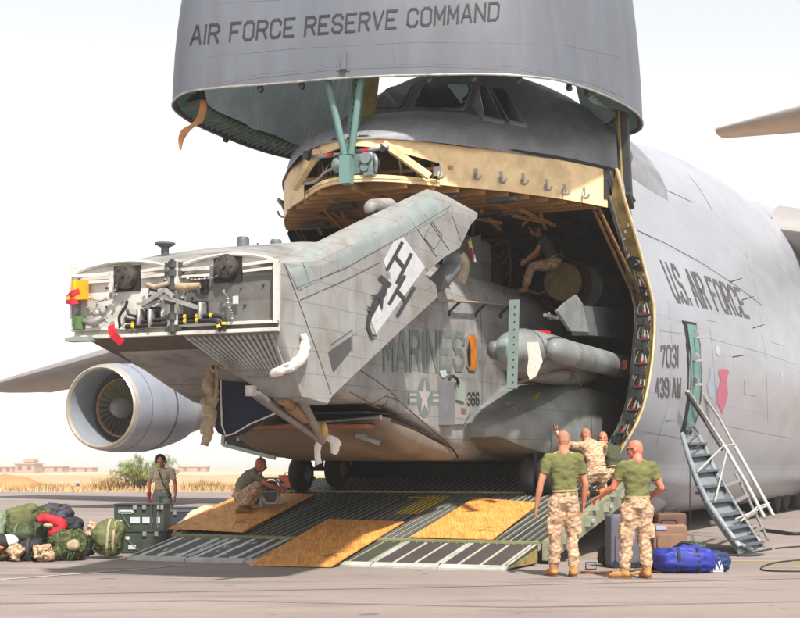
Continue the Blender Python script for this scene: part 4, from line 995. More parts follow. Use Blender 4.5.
# hull seams
mb = MB(ID)
for pts in ([(627,171),(660,187),(700,206)], [(632,228),(665,243),(700,262),(735,285),(768,310)], [(685,170),(700,190),(715,215)]):
    P = []
    for (x0, y0), (x1, y1) in zip(pts[:-1], pts[1:]):
        for k in range(6): P.append(hit(T_fus, x0+(x1-x0)*k/6, y0+(y1-y0)*k/6, .004))
    P = [p for p in P if p is not None]
    if len(P) > 2: mb.tube(P, .005, 5)
psplit('skin_seam', mb, mat('seam sealant', (.12,.12,.13), .6), AC)
# ================================================================== the helicopter being loaded
HB = FR @ Vector((-.3, 4.5, rampc(4.5)))
HE = thing('helicopter', 'grey MARINES transport helicopter with folded tail, half loaded into the aircraft nose', 'helicopter', HB, R(-TH))
HC = -.3
def hsec(a, w_, cb, ct, rb, rt, n=7, c0=HC):           # rounded box section, from bottom-left round to bottom-left
    out = []
    def arc(cx, cz, r, a0, a1):
        for i in range(n+1):
            t = a0+(a1-a0)*i/n; out.append((cx+r*math.cos(t), a, cz+r*math.sin(t)))
    arc(c0+w_-rb, cb+rb, rb, -math.pi/2, 0); arc(c0+w_-rt, ct-rt*.8, rt, 0, math.pi/2)
    arc(c0-w_+rt, ct-rt*.8, rt, math.pi/2, math.pi); arc(c0-w_+rb, cb+rb, rb, math.pi, 1.5*math.pi)
    for k in range(n+1, 3*n+3):                        # squash the top corner arcs vertically
        pass
    return out
stub = [(-3.96,.68,2.96,3.72,.10,.30),(-3.4,.76,2.84,3.84,.15,.38),(-2.6,.93,2.68,4.0,.2,.5),(-1.6,1.14,2.48,4.18,.22,.65),(-.6,1.31,2.30,4.34,.2,.75),(.5,1.35,2.26,4.46,.12,.8)]
m = MB(); m.loft([hsec(*q) for q in stub], True, True)
m.loft([hsec(*q) for q in [(.5,1.35,2.26,4.46,.1,.8),(1.7,1.35,2.04,4.55,.1,.85),(2.94,1.35,1.76,4.6,.12,.85),(3.3,1.35,1.52,4.62,.4,.85),(4.2,1.35,1.5,4.64,.42,.85),(8,1.35,1.5,4.66,.42,.85),(13,1.35,1.5,4.6,.42,.85),(16.5,1.1,1.7,4.0,.4,.8),(18,.5,2.1,3.2,.3,.5)]], True, False)
hf = part('helicopter_fuselage', m, M_heli, HE, 50)
# tail stub underside, its shade painted in dark brown, and open cargo hatch
m = MB(); m.hexa([(HC-.66,-3.98,2.95),(HC+.62,-3.98,2.95),(HC+1.27,.4,2.235),(HC-1.27,.4,2.235)], (0,0,-.02)); part('tail_stub_underside_shade', m, M_tailun, HE)
m = MB(); m.box((HC, 1.7, 1.97), (2.3, 3.0, .05)); part('hatch_floor', m, mat('orange hatch floor', (.26,.09,.035), .6, 0, .3, 3), HE)
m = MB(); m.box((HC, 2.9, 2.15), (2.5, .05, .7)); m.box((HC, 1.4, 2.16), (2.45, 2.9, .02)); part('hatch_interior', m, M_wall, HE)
# lowered cargo ramp jaw
m = MB(); rings = []
for a, w_, ct, cb in ((.55,1.30,2.03,1.97),(.75,1.35,2.02,1.86),(1.1,1.36,1.97,1.70),(1.6,1.36,1.90,1.585),(2.3,1.355,1.79,1.52),(2.85,1.34,1.70,1.50),(3.25,1.30,1.60,1.50)):
    rg = []; n = 9; rb = min(.32, (ct-cb)*.9)
    rg += [(HC-w_, a, ct), (HC+w_, a, ct)]
    for i in range(n+1): t = -i/n*math.pi/2; rg.append((HC+w_-rb+rb*math.cos(t), a, cb+rb+rb*math.sin(t)))
    for i in range(n+1): t = -math.pi/2-i/n*math.pi/2; rg.append((HC-w_+rb+rb*math.cos(t), a, cb+rb+rb*math.sin(t)))
    rings.append(rg)
for rg in rings:
    for k, p in enumerate(rg):
        f_ = max(0, (2.3-p[1])/1.75)*max(0, (p[2]-1.5)/.5); rg[k] = (p[0], p[1]-.18*f_*(p[0]-HC)/1.3, p[2]+.075*f_*(p[0]-HC)/1.3)
m.loft(rings); hr = part('cargo_ramp', m, M_belly, HE, 50)
m = MB(); m.tube([(HC-1.3,.72,1.95),(HC+1.3,.36,2.10)], .035, 8); part('ramp_edge', m, M_steel, hr, 60)
m = MB(); P = LA(356, 434, .75); m.beam(P, P+Vector((.3, .2, -.12)), .05, .1); m.box(P+Vector((.1,0,0)), (.16,.1,.12)); part('ramp_bracket', m, M_helig, hr)
m = MB(); m.tube([(HC+1.352,.6,2.06),(HC+1.357,1.6,1.94),(HC+1.357,2.4,1.82),(HC+1.355,3.0,1.70),(HC+1.35,3.3,1.56),(HC+1.33,3.2,1.5)], .018, 6); part('ramp_seal', m, M_black, hr, 60)

# ---- tail fold bulkheads (left on the fuselage, right on the swung pylon)
def bulk(x0, x1, a, c0, c1, arch):                  # plate with an arched top
    P = [(x0, a, c0), (x1, a, c0)]; n = 12
    for i in range(n+1):
        t = i/n; P.append((x1+(x0-x1)*t, a, c1-.12+arch*math.sin(math.pi*t)**.7))
    return P
def bulkhead(x0, x1, parent, cx, cz):
    P = bulk(x0, x1, -4.0, 2.93, 3.80, .12); m = MB(); m.hexa(P, (0,.05,0)); bh = part('fold_bulkhead', m, M_face, parent)
    q = [(x0+.01,-4.08,2.99),(x1-.01,-4.08,2.99)]
    m = MB(); m.box(((x0+x1)/2,-4.03,3.02), (x1-x0, .07, .035)); m.box(((x0+x1)/2,-4.04,2.93), (x1-x0, .09, .04)); ang = P[2:]
    m.tube([(p[0], -4.03, p[2]) for p in ang], .022, 6)
    m.beam((x0, -4.05, 3.66), (cx-.22, -4.05, 3.66), .03, .04); m.beam((x0, -4.05, 3.58), (cx-.22, -4.05, 3.58), .02, .03)
    m.beam((cx+.22, -4.05, 3.67), (x1, -4.05, 3.70), .03, .035); m.beam((cx+.22, -4.05, 3.60), (x1, -4.05, 3.62), .02, .03)
    m.box((x0+.02,-4.05,3.4), (.04,.1,.75)); m.box((x1-.02,-4.05,3.35), (.04,.08,.7)); part('bulkhead_stiffener', m, M_face, bh, 50)
    m = MB(); m.box((cx, -4.008, cz-.02), (.36, .02, .30)); rc = part('shaft_recess', m, M_black, bh)
    m = MB(); m.tube([(cx, -3.99, cz), (cx, -4.06, cz), (cx, -4.10, cz), (cx, -4.12, cz)], [.15,.15,.13,.07], 28); m.cyl((cx,-4.08,cz), (cx,-4.17,cz), .035, n=14)
    for k in range(6): t = k*math.pi/3; m.cyl((cx+.1*math.cos(t), -4.09, cz+.1*math.sin(t)), (cx+.1*math.cos(t), -4.13, cz+.1*math.sin(t)), .014, n=8)
    part('shaft_coupling', m, mat('oily coupling steel', (.09,.08,.07), .35, .6, .4, 14), bh, 40)
    return bh
x0L, x1L, x0R, x1R = -1.08, .31, .37, 1.68
bL = bulkhead(x0L, x1L, hf, -.33, 3.62)
m = MB()                                             # hinge column between the bulkheads
m.tube([(.34,-4.08,2.92),(.34,-4.08,3.78)], .035, 10)
for z in (2.98, 3.12, 3.3, 3.46, 3.62, 3.72): m.tube([(.34,-4.08,z-.035),(.34,-4.08,z+.035)], .06, 12); m.box((.34,-4.06,z), (.22,.06,.05))
part('fold_hinge', m, mat('dark hinge steel', (.07,.07,.07), .4, .4, .4, 9), HE, 40)
m = MB()
m.beam((.08,-4.16,3.40), (.72,-4.14,3.20), .035, .05); m.beam((-.05,-4.14,3.26), (.30,-4.18,3.42), .03, .05); m.beam((.30,-4.18,3.42), (.40,-4.16,3.34), .04, .05)
m.beam((-.12,-4.12,3.28), (.2,-4.12,3.30), .03, .03); part('fold_lock_link', m, M_steel, HE, 50)
m = MB(); m.tube([(.02,-4.12,3.50),(.14,-4.15,3.46),(.3,-4.12,3.50)], .03, 8); m.tube([(.42,-4.12,3.46),(.55,-4.15,3.44),(.72,-4.12,3.46)], [.045,.05,.03], 8); part('fold_actuator', m, M_rope, HE, 60)
for (x, z, w_, h_) in ((.03,3.41,.10,.16), (.72,3.46,.09,.17), (-.12,3.14,.12,.2), (.66,3.17,.2,.24), (.06,3.14,.13,.22)):
    m = MB(); m.box((x,-4.018,z), (w_,.03,h_)); part('bulkhead_opening', m, M_black, HE)
for x, z in ((-.10,3.13), (.05,3.12), (.72,3.17)):
    m = MB(); m.tube([(x,-4.02,z+.08),(x,-4.12,z+.08),(x,-4.12,z-.08),(x,-4.02,z-.08)], .03, 8); m.box((x,-4.07,z), (.07,.09,.15)); part('valve_block', m, M_steel, HE, 50)
# hydraulic hoses with yellow sleeves
def hose(pts, r, sleeves, mtl=M_black):
    m = MB(); m.tube(pts, r, 8, sub=4); h_ = part('hydraulic_hose', m, mtl, HE, 60)
    for (p, q) in sleeves: m = MB(); m.tube([p, q], r*1.25, 8); part('hose_sleeve', m, M_yel, h_, 60)
hose([(-.30,-4.08,3.03),(-.05,-4.1,3.03),(.12,-4.1,3.04),(.25,-4.08,3.04)], .026, [((-.2,-4.1,3.03),(-.17,-4.1,3.03)), ((.03,-4.1,3.035),(.06,-4.1,3.035))])
hose([(-.30,-4.08,3.09),(-.05,-4.1,3.08),(.12,-4.1,3.09),(.25,-4.08,3.10)], .022, [((-.2,-4.1,3.085),(-.17,-4.1,3.085)), ((.03,-4.1,3.085),(.06,-4.1,3.085))])
hose([(.42,-4.08,3.10),(.7,-4.1,3.11),(.95,-4.1,3.10),(1.02,-4.1,3.06),(1.02,-4.08,2.93)], .024, [((.5,-4.1,3.11),(.53,-4.1,3.11)), ((.66,-4.1,3.115),(.69,-4.1,3.115)), ((.84,-4.1,3.11),(.87,-4.1,3.11)), ((1.02,-4.1,3.03),(1.02,-4.1,3.0))])
hose([(.42,-4.08,3.05),(.7,-4.1,3.06),(.9,-4.1,3.05),(.96,-4.1,3.01),(.96,-4.08,2.93)], .024, [((.5,-4.1,3.06),(.53,-4.1,3.06)), ((.66,-4.1,3.065),(.69,-4.1,3.065)), ((.95,-4.1,3.0),(.96,-4.1,2.97))])
hose([(-.40,-4.05,3.02),(-.38,-4.1,3.15),(-.30,-4.1,3.25),(-.27,-4.1,3.33)], .018, [])
hose([(-.27,-4.1,3.22),(-.22,-4.12,3.16),(-.1,-4.1,3.14)], .018, []); hose([(-.29,-4.1,3.12),(-.2,-4.12,3.1),(-.1,-4.1,3.1)], .02, [])
for (x0_, z0_, x1_, z1_, sag) in ((-.85,3.42,-.42,3.42,.07), (-.9,3.35,-.55,3.10,.05), (-.8,3.08,-.44,3.25,.05), (-.78,3.1,-.7,3.35,.03), (1.05,3.6,.52,3.55,.04), (-.05,3.52,.25,3.56,.05), (-.5,3.02,0,2.98,.01), (1.0,3.4,1.12,3.05,-.03), (-.6,3.35,-.42,3.52,.02)):
    n = 14; m = MB()
    for i in range(n):
        t = (i+.5)/n; x = x0_+(x1_-x0_)*t; z = z0_+(z1_-z0_)*t-sag*4*t*(1-t); m.ell((x,-4.08-.02*math.sin(i),z), (.022,.014,.014 if i % 2 else .008), nu=8, nv=6)
    part('safety_chain', m, M_steel, HE, 180)
for i in range(26):                                   # rivets, plugs and small fittings
    x = random.choice((random.uniform(-.9,.2), random.uniform(.5,1.6))); z = random.uniform(3.0,3.65)
    if abs(x+.33) < .25 and z > 3.4: continue
    m = MB(); m.cyl((x,-3.99,z), (x,-4.02,z), random.uniform(.008,.018), n=8); part('bulkhead_fitting', m, M_dark if i % 3 else M_steel, bL)
m = MB(); m.tube([(-.88,-4.1,3.12),(-.72,-4.12,3.1),(-.62,-4.1,3.15)], [.03,.06,.03], 10, sub=3); m.ell((-.7,-4.1,3.2), (.05,.04,.05)); part('clamp_cluster', m, M_steel, bL, 60)
m = MB(); m.box((-.93,-4.1,3.5), (.19,.08,.19)); m.box((-.93,-4.12,3.39), (.26,.1,.05)); m.cyl((-.97,-4.15,3.45),(-.97,-4.15,3.6),.03,n=10); part('orange_fitting', m, mat('orange yellow fitting', (.80,.30,.01), .5), bL)
m = MB(); m.tube([(-.95,-4.08,3.02),(-.95,-4.08,3.17)], .07, 14); part('green_canister', m, mat('green canister', (.06,.14,.04), .6), bL, 50)
m = MB(); m.box((-1.02,-4.05,3.35), (.06,.1,.6)); m.box((-.92,-4.1,2.90), (.34,.16,.05)); m.tube([(-1.06,-4.08,3.3),(-1.0,-4.1,3.2),(-.95,-4.12,3.26)], .015, 6); part('latch_rail', m, M_helig, bL)

# ---- swung tail pylon
HP = 1.69
out_px = [(282,262),(300,252),(360,222),(410,198),(432,188),(442,192),(468,207),(471,226),(460,249),(445,258),(424,276),(436,283),(438,298),(400,333),(360,371),(333,397),(328,405),(298,400)]
oc = [LB(x, y, HP if i in (0, 17) else HP-.06 if 1 <= i <= 6 else HP+.13) for i, (x, y) in enumerate(out_px)]
LEAD = (1,2,3,4,5,6)
oc[0].y = -4.0; oc[-1] = Vector((HP, -3.5, 2.19))
oc.append(Vector((HP, -4.0, 2.93)))
def thick(p): return min(lerp(p.y, [(-4,1.32),(-3,1.15),(-2.2,.85),(0,.5),(2.4,.26)]), .42+max(0, p.z-2.18)*1.25)
py_ = MB(); n = len(oc); cen = Vector((HP, -1.2, 3.7)); bev, ins, mid, back, backi = [], [], [], [], []
for i, p in enumerate(oc):
    a_, b_ = oc[i-1], oc[(i+1) % n]; d = (b_-a_); nn = Vector((0, -d.z, d.y)).normalized()
    if (cen-p).dot(nn) < 0: nn = -nn
    X = lambda v: Vector((v, 0, 0))
    if i in LEAD:
        k = (.55, .8, 1, 1, .9, .6)[i-1]
        ins.append(p+nn*.34*k+X(.19)); bev.append(p+nn*.05+X(.06)); mid.append(p+nn*.01+X(-.08)); back.append(p+nn*.12+X(-.24)); backi.append(p+nn*.34*k+X(-.30))
    else:
        ins.append(p+nn*.02); bev.append(p+X(-.03)); mid.append(p+X(-thick(p)*.5)); back.append(p+X(.05-thick(p))); backi.append(p+nn*.02+X(-thick(p)))
rnd = []
for i, p in enumerate(ins):
    if i in (1,2,3,4,5,6): rnd.append(p.lerp(bev[i], .5)+Vector((.05, 0, 0)))
    else: rnd.append(p.lerp(bev[i], .3))
py_.loft([ins, rnd, bev, mid, back, backi], True, False)
py_.v = [Vector(v) for v in py_.v]
py_.add(ins, [(0,)+tuple(range(15, n)), tuple(range(0, 16))]); py_.add(backi, [tuple(range(n))])
M_pyl = mat('pylon grey paint', (.245,.245,.235), .5, 0, .16, 1.8, (.15,.118,.095), 1.5, .8, (1,.9,.8), .06, 6, (1,2,.5,.27,(.08,.075,.07),.5,.006), spec=.35)
PY = part('tail_pylon', py_, M_pyl, HE, 40)
bR = bulkhead(x0R, x1R, PY, 1.02, 3.66)
for i in range(10):
    x = random.uniform(.5,1.6); m = MB(); m.cyl((x,-3.99,3.0+random.random()*.45), (x,-4.02,3.0+random.random()*.02+.3), .012, n=8) if 0 else m.cyl((.55+i*.115,-4.02,2.93), (.55+i*.115,-4.07,2.93), .02, n=8)
    part('bulkhead_bolt', m, M_black, bR)
m = MB(); m.box((1.15,-4.06,3.28), (.07,.01,.09)); part('white_patch', m, M_wpaint, bR)
# ribbed belly skin of the pylon and end plate
T_py = bvh(PY)
m = MB()
for i in range(16):
    u = (i+.5)/16; A_ = Vector((.42+u*1.2, -3.99, 2.92)); B_ = Vector((1.30+u*.36, -3.55, 2.22)); q0 = A_.lerp(B_, .03); q1 = A_.lerp(B_, .66)
    m.beam(q0+Vector((-.012,-.02,-.012)), q1+Vector((-.012,-.02,-.012)), .032, .026, (0,-.8,-.55))
part('belly_corrugation', m, M_heli, PY)
T_he = bvh(hf)
M_le = mat('leading edge green grey', (.20,.232,.228), .36, 0, .16, 2.5, (.32,.33,.32), 4, .45, (1,1,1), .04, 10)
tp_ = [(286,266),(302,255.5),(330,241),(360,226),(385,214),(410,202.5),(429,194)]; bt_ = [(298,290),(316,282),(346,267),(376,251),(402,237),(427,224),(446,213)]
rr_ = []
for (x0, y0), (x1, y1) in zip(tp_, bt_): rr_.append([hit(T_py, x0+(x1-x0)*k/6, y0+(y1-y0)*k/6, .005) for k in range(7)])
rr_ = [r for r in rr_ if all(q is not None for q in r)]
mb = MB(ID); mb.loft(rr_, False, False); part('leading_edge', mb, M_le, PY, 180, recalc=False)
# emblem : white field, stencilled HH and a hammerhead silhouette
mb = poly_on(T_py, [(399,231),(425,267),(401,300),(376,334),(370,318),(376,300),(391,275),(383,261),(391,246)], .004, 3)
part('white_emblem_field', mb, mat('weathered white paint', (.46,.47,.48), .6, 0, .12, 5), PY, recalc=False)
def strip_on(tree, segs, off=.009, mb=None, k0=0):
    mb = mb or MB(ID)
    for k, (x0, y0, x1, y1, w0, w1) in enumerate(segs):
        d = Vector((x1-x0, y1-y0)).normalized(); n = Vector((-d.y, d.x)); rr = []
        for i in range(5):
            t = i/4; x, y, w_ = x0+(x1-x0)*t, y0+(y1-y0)*t, (w0+(w1-w0)*t)/2
            rr.append([hit(tree, x-n.x*w_, y-n.y*w_, off+.0012*(k+k0)), hit(tree, x+n.x*w_, y+n.y*w_, off+.0012*(k+k0))])
        if any(q is None for r in rr for q in r): continue
        mb.loft(rr, False, False)
    return mb
M_ink = mat('black emblem paint', (.03,.03,.034), .6, 0, .3, 9)
for q in ([(386.5,270,402,242,3.4,3.4),(396,283.5,411,253.5,3.4,3.4),(394.5,256.5,404,268.5,3.8,3.8)], [(388.5,304.5,404.5,275.5,3.4,3.4),(396.5,316.5,414,287,3.4,3.4),(396,290.5,406,301.5,3.8,3.8)]):
    part('emblem_letter', strip_on(T_py, q), M_ink, PY, recalc=False)
mb = strip_on(T_py, [(379,277,390,286,6,5),(386,282,382,294,5.5,7),(383,292,374,304,7.5,7),(375,303,369,316,7,5),(369,315,367,327,5,3.2),(367,326,370,335,3.2,3),(369,335,376,336,3,1.5),(369,336,373,340,2.5,1),(378,296,370,296,5,1.0),(380,298,381,309,4.5,1),(370,312,366,306,3.5,.8)])
part('hammerhead_emblem', mb, M_ink, PY, recalc=False)
# dark access panel, seams and rib lines of the pylon
mb = poly_on(T_py, [(328,352),(351,336),(351,350),(333,372)], .006, 3); part('dark_access_panel', mb, mat('dark panel paint', (.06,.06,.06), .5), PY, recalc=False)
mb = MB(ID)
def seam_on(tree, pts, r=.006, off=.002, mb=None):
    mb = mb or MB(ID); P = []
    for (x0, y0), (x1, y1) in zip(pts[:-1], pts[1:]):
        for k in range(8): P.append(hit(tree, x0+(x1-x0)*k/8, y0+(y1-y0)*k/8, off))
    P.append(hit(tree, *pts[-1], off)); P = [p for p in P if p is not None]
    if len(P) > 2: mb.tube(P, r, 5)
    return mb
M_jt = mat('dark joint line', (.085,.08,.075), .7)
for pts in ([(284,263),(300,305),(318,355),(331,394)], [(296,288),(345,268),(400,237),(455,203)], [(302,262),(306,272),(309,284)], [(452,198),(452,215),(462,245)], [(412,222),(440,262)], [(330,345),(352,330),(352,352)], [(424,214),(449,250)], [(300,300),(345,280),(380,262)], [(426,268),(434,280)], [(424,238),(432,222),(442,236),(434,250),(424,238)]):
    part('pylon_seam', seam_on(T_py, pts), M_jt, PY)
mb = MB(ID)
for i in range(30):
    for (x0,y0,x1,y1) in ((298,291,455,207), (352,336,435,284)):
        t = (i+.5)/30; p = hit(T_py, x0+(x1-x0)*t, y0+(y1-y0)*t, .0)
        if p: mb.ell(p, (.009,.009,.009), nu=6, nv=4)
rv = [part('pylon_rivets', mb, M_jt, PY)]; rv[0]['kind'] = 'stuff'
m = MB(); m.tube([LB(438,283,1.55), LB(452,268,1.45)], .14, 20); m.ell(LB(452,262,1.45), (.14,.16,.16)); part('tail_gearbox_stub', m, M_helid, PY, 50)
m = MB(); P = LB(381,211,.9); m.tube([P+Vector((0,-.35,-.06)), P+Vector((0,-.3,0)), P+Vector((0,.3,.12)), P+Vector((0,.5,.1))], [.08,.12,.11,.04], 14, sub=3); part('tail_light_pod', m, M_heli, PY, 60)
# bottom end struts of the pylon
p_end = LB(322, 441, 1.1)
for a_, r_ in ((LB(251,391,1.35), .055), (LB(297,392,1.6), .06)):
    m = MB(); m.tube([a_, a_.lerp(p_end, .08), p_end], [.035,r_,r_*.85], 12); m.box(a_, (.09,.1,.12)); part('tail_strut', m, mat('scuffed strut tube', (.20,.18,.17), .4, .3, .3, 8, (.10,.06,.04), 6, .6), HE, 50)
m = MB(); m.tube([LB(284,400,1.45), LB(316,425,1.2)], [.07,.05], 12); m.tube([LB(290,405,1.4), LB(305,417,1.28)], .085, 12); part('strut_damper', m, mat('brown damper', (.22,.12,.05), .5, 0, .3, 8), HE, 50)
m = MB(); m.ell(LB(323,432,1.12), (.07,.07,.13)); part('brass_weight', m, mat('brass weight', (.42,.25,.06), .4, .3), HE, 180)
# folded stabiliser with its navy cover and pale piping
cv = [(216,366),(214,400),(213,425),(218,433),(226,436),(235,433),(250,424),(276,413),(262,396),(240,378),(228,368)]
fr0 = [W(x, y, 19.0) for x, y in cv]; m = MB(ID); m.hexa(fr0, (.10,.28,0)); nc = part('stabiliser_cover', m, M_navy, HE)
m = MB(ID); m.tube([p+Vector((0,-.01,0)) for p in [W(x, y, 18.99) for x, y in ((221,364),(221,395),(222,425),(226,436),(235,433),(250,424),(276,413))]], .012, 6); part('cover_piping', m, M_white, nc, 60)
# roof fittings on the tail stub
for (x, y0, y1, w_) in ((243,237,250,.17), (258,243,250,.04), (276,239.5,250,.16)):
    P = LB(x, y1, -.2); h_ = (y1-y0)/1450*(FR @ P).y; m = MB(); m.tube([P, P+Vector((0,0,h_*.85)), P+Vector((0,0,h_))], [w_/2,w_/2,w_/2.4], 14); part('roof_vent', m, M_helid, HE, 50)
m = MB(); P = LB(165,251,-.5); m.tube([P+Vector((0,0,-.05)), P+Vector((0,0,.04)), P+Vector((0,0,.08)), P+Vector((0,0,.10))], [.05,.05,.13,.13], 14); part('roof_vent', m, M_helid, HE, 50)
m = MB(); m.loft([[(x, a, z+4.3) for x, z in ((-.75,-.1),(-.7,.06+.03*a),(-.3,.10+.03*a),(.15,.06+.03*a),(.2,-.1))] for a in (-1.2,-.4,2,4.3)], True, True); part('dorsal_spine', m, M_heli, HE, 40)
# fuselage markings
part('marines_lettering', text_on(T_he, 'MARINES', [(384,369.5),(463,368.5),(463,335),(384,332)], .55, 1.7, asp=1.0), M_mark, HE, label='muted green grey letters MARINES', recalc=False)
mb = MB(ID)
def ringpts(cx, cy, rx, ry, n=24): return [(cx+rx*math.cos(2*math.pi*i/n), cy+ry*math.sin(2*math.pi*i/n)) for i in range(n)]
mb = poly_on(T_he, ringpts(424,397.5,7,20.5), .005, 1); poly_on(T_he, [(408,390),(440,391),(440,405),(408,404.5)], .0065, 3, mb)
rd = part('national_insignia', mb, M_mark, HE, recalc=False)
M_hl = mat('pale insignia paint', (.33,.31,.285), .6, 0, .15, 6)
st_ = []
for i in range(10):
    t = math.pi/2+i*math.pi/5; r_ = 1 if i % 2 == 0 else .40; st_.append((424+6.6*r_*math.cos(t), 397.5-19*r_*math.sin(t)))
mb = poly_on(T_he, st_, .010, 1); poly_on(T_he, [(409.5,393.5),(416,393.5),(416,396),(409.5,396)], .010, 1, mb); poly_on(T_he, [(409.5,399),(416,399),(416,401.5),(409.5,401.5)], .010, 1, mb); poly_on(T_he, [(432,394),(439,394),(439,396.5),(432,396.5)], .010, 1, mb); poly_on(T_he, [(432,399.5),(439,399.5),(439,402),(432,402)], .010, 1, mb)
part('insignia_star', mb, M_hl, rd, recalc=False)
part('number_lettering', text_on(T_he, '-366', [(464,405),(478.5,404.5),(478.5,393),(464,393.5)], .48, 1.9, asp=1.2), M_ink, HE, label='black number 366', recalc=False)
mb = slab_on(T_he, [(465,337),(467.5,333.5),(473,333.5),(476,338),(476.5,366),(474,371.5),(468.5,371),(466,366)], -.01, .03); wd_ = part('cabin_window', mb, mat('window rim paint', (.22,.2,.18), .6), HE)
mb = slab_on(T_he, [(466.5,338),(468.5,335),(472.5,335.5),(474.8,339),(475,366),(473,370),(469,369.5),(467.5,365)], .021, .006); part('window_pane', mb, M_amber, wd_)
mb = slab_on(T_he, [(465.6,350),(467.4,340),(468.6,350),(468.6,366),(466.8,364)], .028, .01); part('window_curtain', mb, M_black, wd_)
mb = slab_on(T_he, [(438,382),(449,382),(449.5,425),(438.5,425)], .0, .09); bx = part('equipment_box', mb, mat('grey steel box', (.15,.155,.165), .5, 0, .15, 5), HE)
mb = slab_on(T_he, [(451,402.5),(469.5,408),(461,424),(451,424.5)], .0, .05); part('equipment_wedge', mb, M_heli, HE)
mb = slab_on(T_he, [(453.5,382),(462.5,382),(462.5,402),(455,400)], .0, .05); part('pale_junction_box', mb, mat('pale green box paint', (.27,.32,.30), .5, 0, .1, 5), HE)
mb = slab_on(T_he, [(458,408),(462,408.5),(462,413),(458,412.5)], .05, .015); part('brown_decal', mb, mat('brown decal', (.2,.09,.03), .6), HE)
mb = MB(ID); mb.tube([hit(T_he,445,381,.07), hit(T_he,446,376,.09), hit(T_he,452,379,.08), hit(T_he,455,384,.06)], .025, 8, sub=4); part('box_cable', mb, M_black, HE, 60)
mb = poly_on(T_he, [(439,371),(445,370),(447,375),(443,378),(440,375)], .01, 2); part('chafed_spot', mb, M_wpaint, HE, recalc=False)
mb = slab_on(T_he, [(472,433),(475.5,433),(475.5,441),(472.5,441)], .0, .02); part('small_vent', mb, M_black, HE)
mb = seam_on(T_he, [(475.5,408),(475,432)], .012); part('aerial_strip', mb, M_mark, HE)
for pts in ([(352,365),(372,378),(389,390),(399,401),(450,445)], [(480,305),(482,350),(482,420),(478,452)], [(350,392),(372,404),(386,396),(399,401)]):
    part('fuselage_seam', seam_on(T_he, pts, .008), M_jt, HE)
# handrail on the roof edge, three standoffs
m = MB(); A_, B_ = LB(437,300,1.16), LB(517,306,1.16); m.tube([A_, A_.lerp(B_, .5)+Vector((0,0,.01)), B_], .022, 8); rl = part('roof_rail', m, mat('worn rail tube', (.27,.2,.15), .5), HE, 60)
for t in (.26, .58, .90):
    q = A_.lerp(B_, t); m = MB(); m.tube([q, q+Vector((-.12,-.22,-.19))], .022, 8); m.ell(q+Vector((-.12,-.22,-.20)), (.045,.045,.045)); part('rail_standoff', m, M_black, rl, 60)
# engine deck : open cowlings
def q4(pts, b, th, mtl, nm, par=HE):
    m = MB(); m.hexa([LB(x, y, b) for x, y in pts], (-th,0,0)); return part(nm, m, mtl, par)
M_cowl = mat('cowl grey paint', (.13,.13,.128), .55, 0, .2, 3, (.07,.06,.05), 3, .5)
q4([(468,238),(481,235),(482,290),(468,287)], .75, .06, M_cowl, 'cowl_panel'); q4([(462,233),(470,236),(478,258),(452,256)], .7, .05, M_cowl, 'cowl_panel')
q4([(481,240),(490,244),(491,262),(482,262)], .68, .05, M_cowl, 'cowl_panel'); q4([(480,262),(491,262),(491,290),(481,288)], .55, .05, M_cowl, 'cowl_panel')
m = MB(); m.beam(LB(452,286,.8), LB(518,293,.8), .09, .10); m.beam(LB(452,286,.2), LB(540,292,.2), .08, .08)
for x in (455, 470, 484, 505): m.beam(LB(x,288,.8), LB(x,296,.9), .05, .05)
part('engine_deck_rail', m, M_helid, HE)
m = MB(); m.tube([LB(459,256,.85), LB(463,262,.9), LB(462,275,.85), LB(457,285,.8)], .11, 12, sub=3); m.box(LB(456,270,.8), (.2,.35,.5)); part('tan_duct', m, mat('tan duct', (.33,.29,.20), .6, 0, .3, 5, (.1,.07,.04), 4, .7), HE, 60)
m = MB()
for i in range(26):
    x = random.uniform(484, 512); y = random.uniform(242, 286); p = LB(x, y, random.uniform(-.2, .45)); q = p+Vector((random.uniform(-.3,.3), random.uniform(-.4,.4), random.uniform(-.3,.3))); m.tube([p, p.lerp(q,.5)+Vector((.05,.05,.05)), q], random.uniform(.012,.04), 7, sub=3)
m.ell(LB(500,262,.1), (.25,.5,.3)); m.ell(LB(494,275,.2), (.2,.3,.2)); m.tube([LB(509,246,.5), LB(511,262,.5), LB(510,286,.5)], .03, 8); m.tube([LB(486,241,.5), LB(498,239,.5), LB(512,244,.5)], .035, 8); part('engine_bay_plumbing', m, mat('oily plumbing', (.06,.05,.042), .45, .2, .5, 6), HE, 60)
m = MB(); m.box((-.5, 6.6, 4.85), (1.2, 3.2, .5)); m.tube([(-.5,8,4.6),(-.5,8,5.4)], [.7,.35], 20); m.tube([(-.5,8,5.2),(-.5,8,5.45)], .5, 20); part('gearbox_housing', m, M_dark, HE)
for (x, y, mtl) in ((469,241,M_yel),(471,252,M_red),(474,255,M_chrome)):
    m = MB(); p = LB(x, y, .85); m.tube([p, p+Vector((.03,.0,-.12))], .025, 8); part('hanging_tag', m, mtl, HE)
m = MB(); m.tube([LB(470,237,.84), LB(472,247,.86), LB(474,258,.86)], .012, 6); part('tag_line', m, M_steel, HE)
for (x, y) in ((453,276),(450,283),(456,268)):
    m = MB(); p = LB(x, y, 1.0); m.tube([p, p+Vector((-.02,-.14,.0))], .04, 8); part('orange_clamp', m, M_yel, HE)
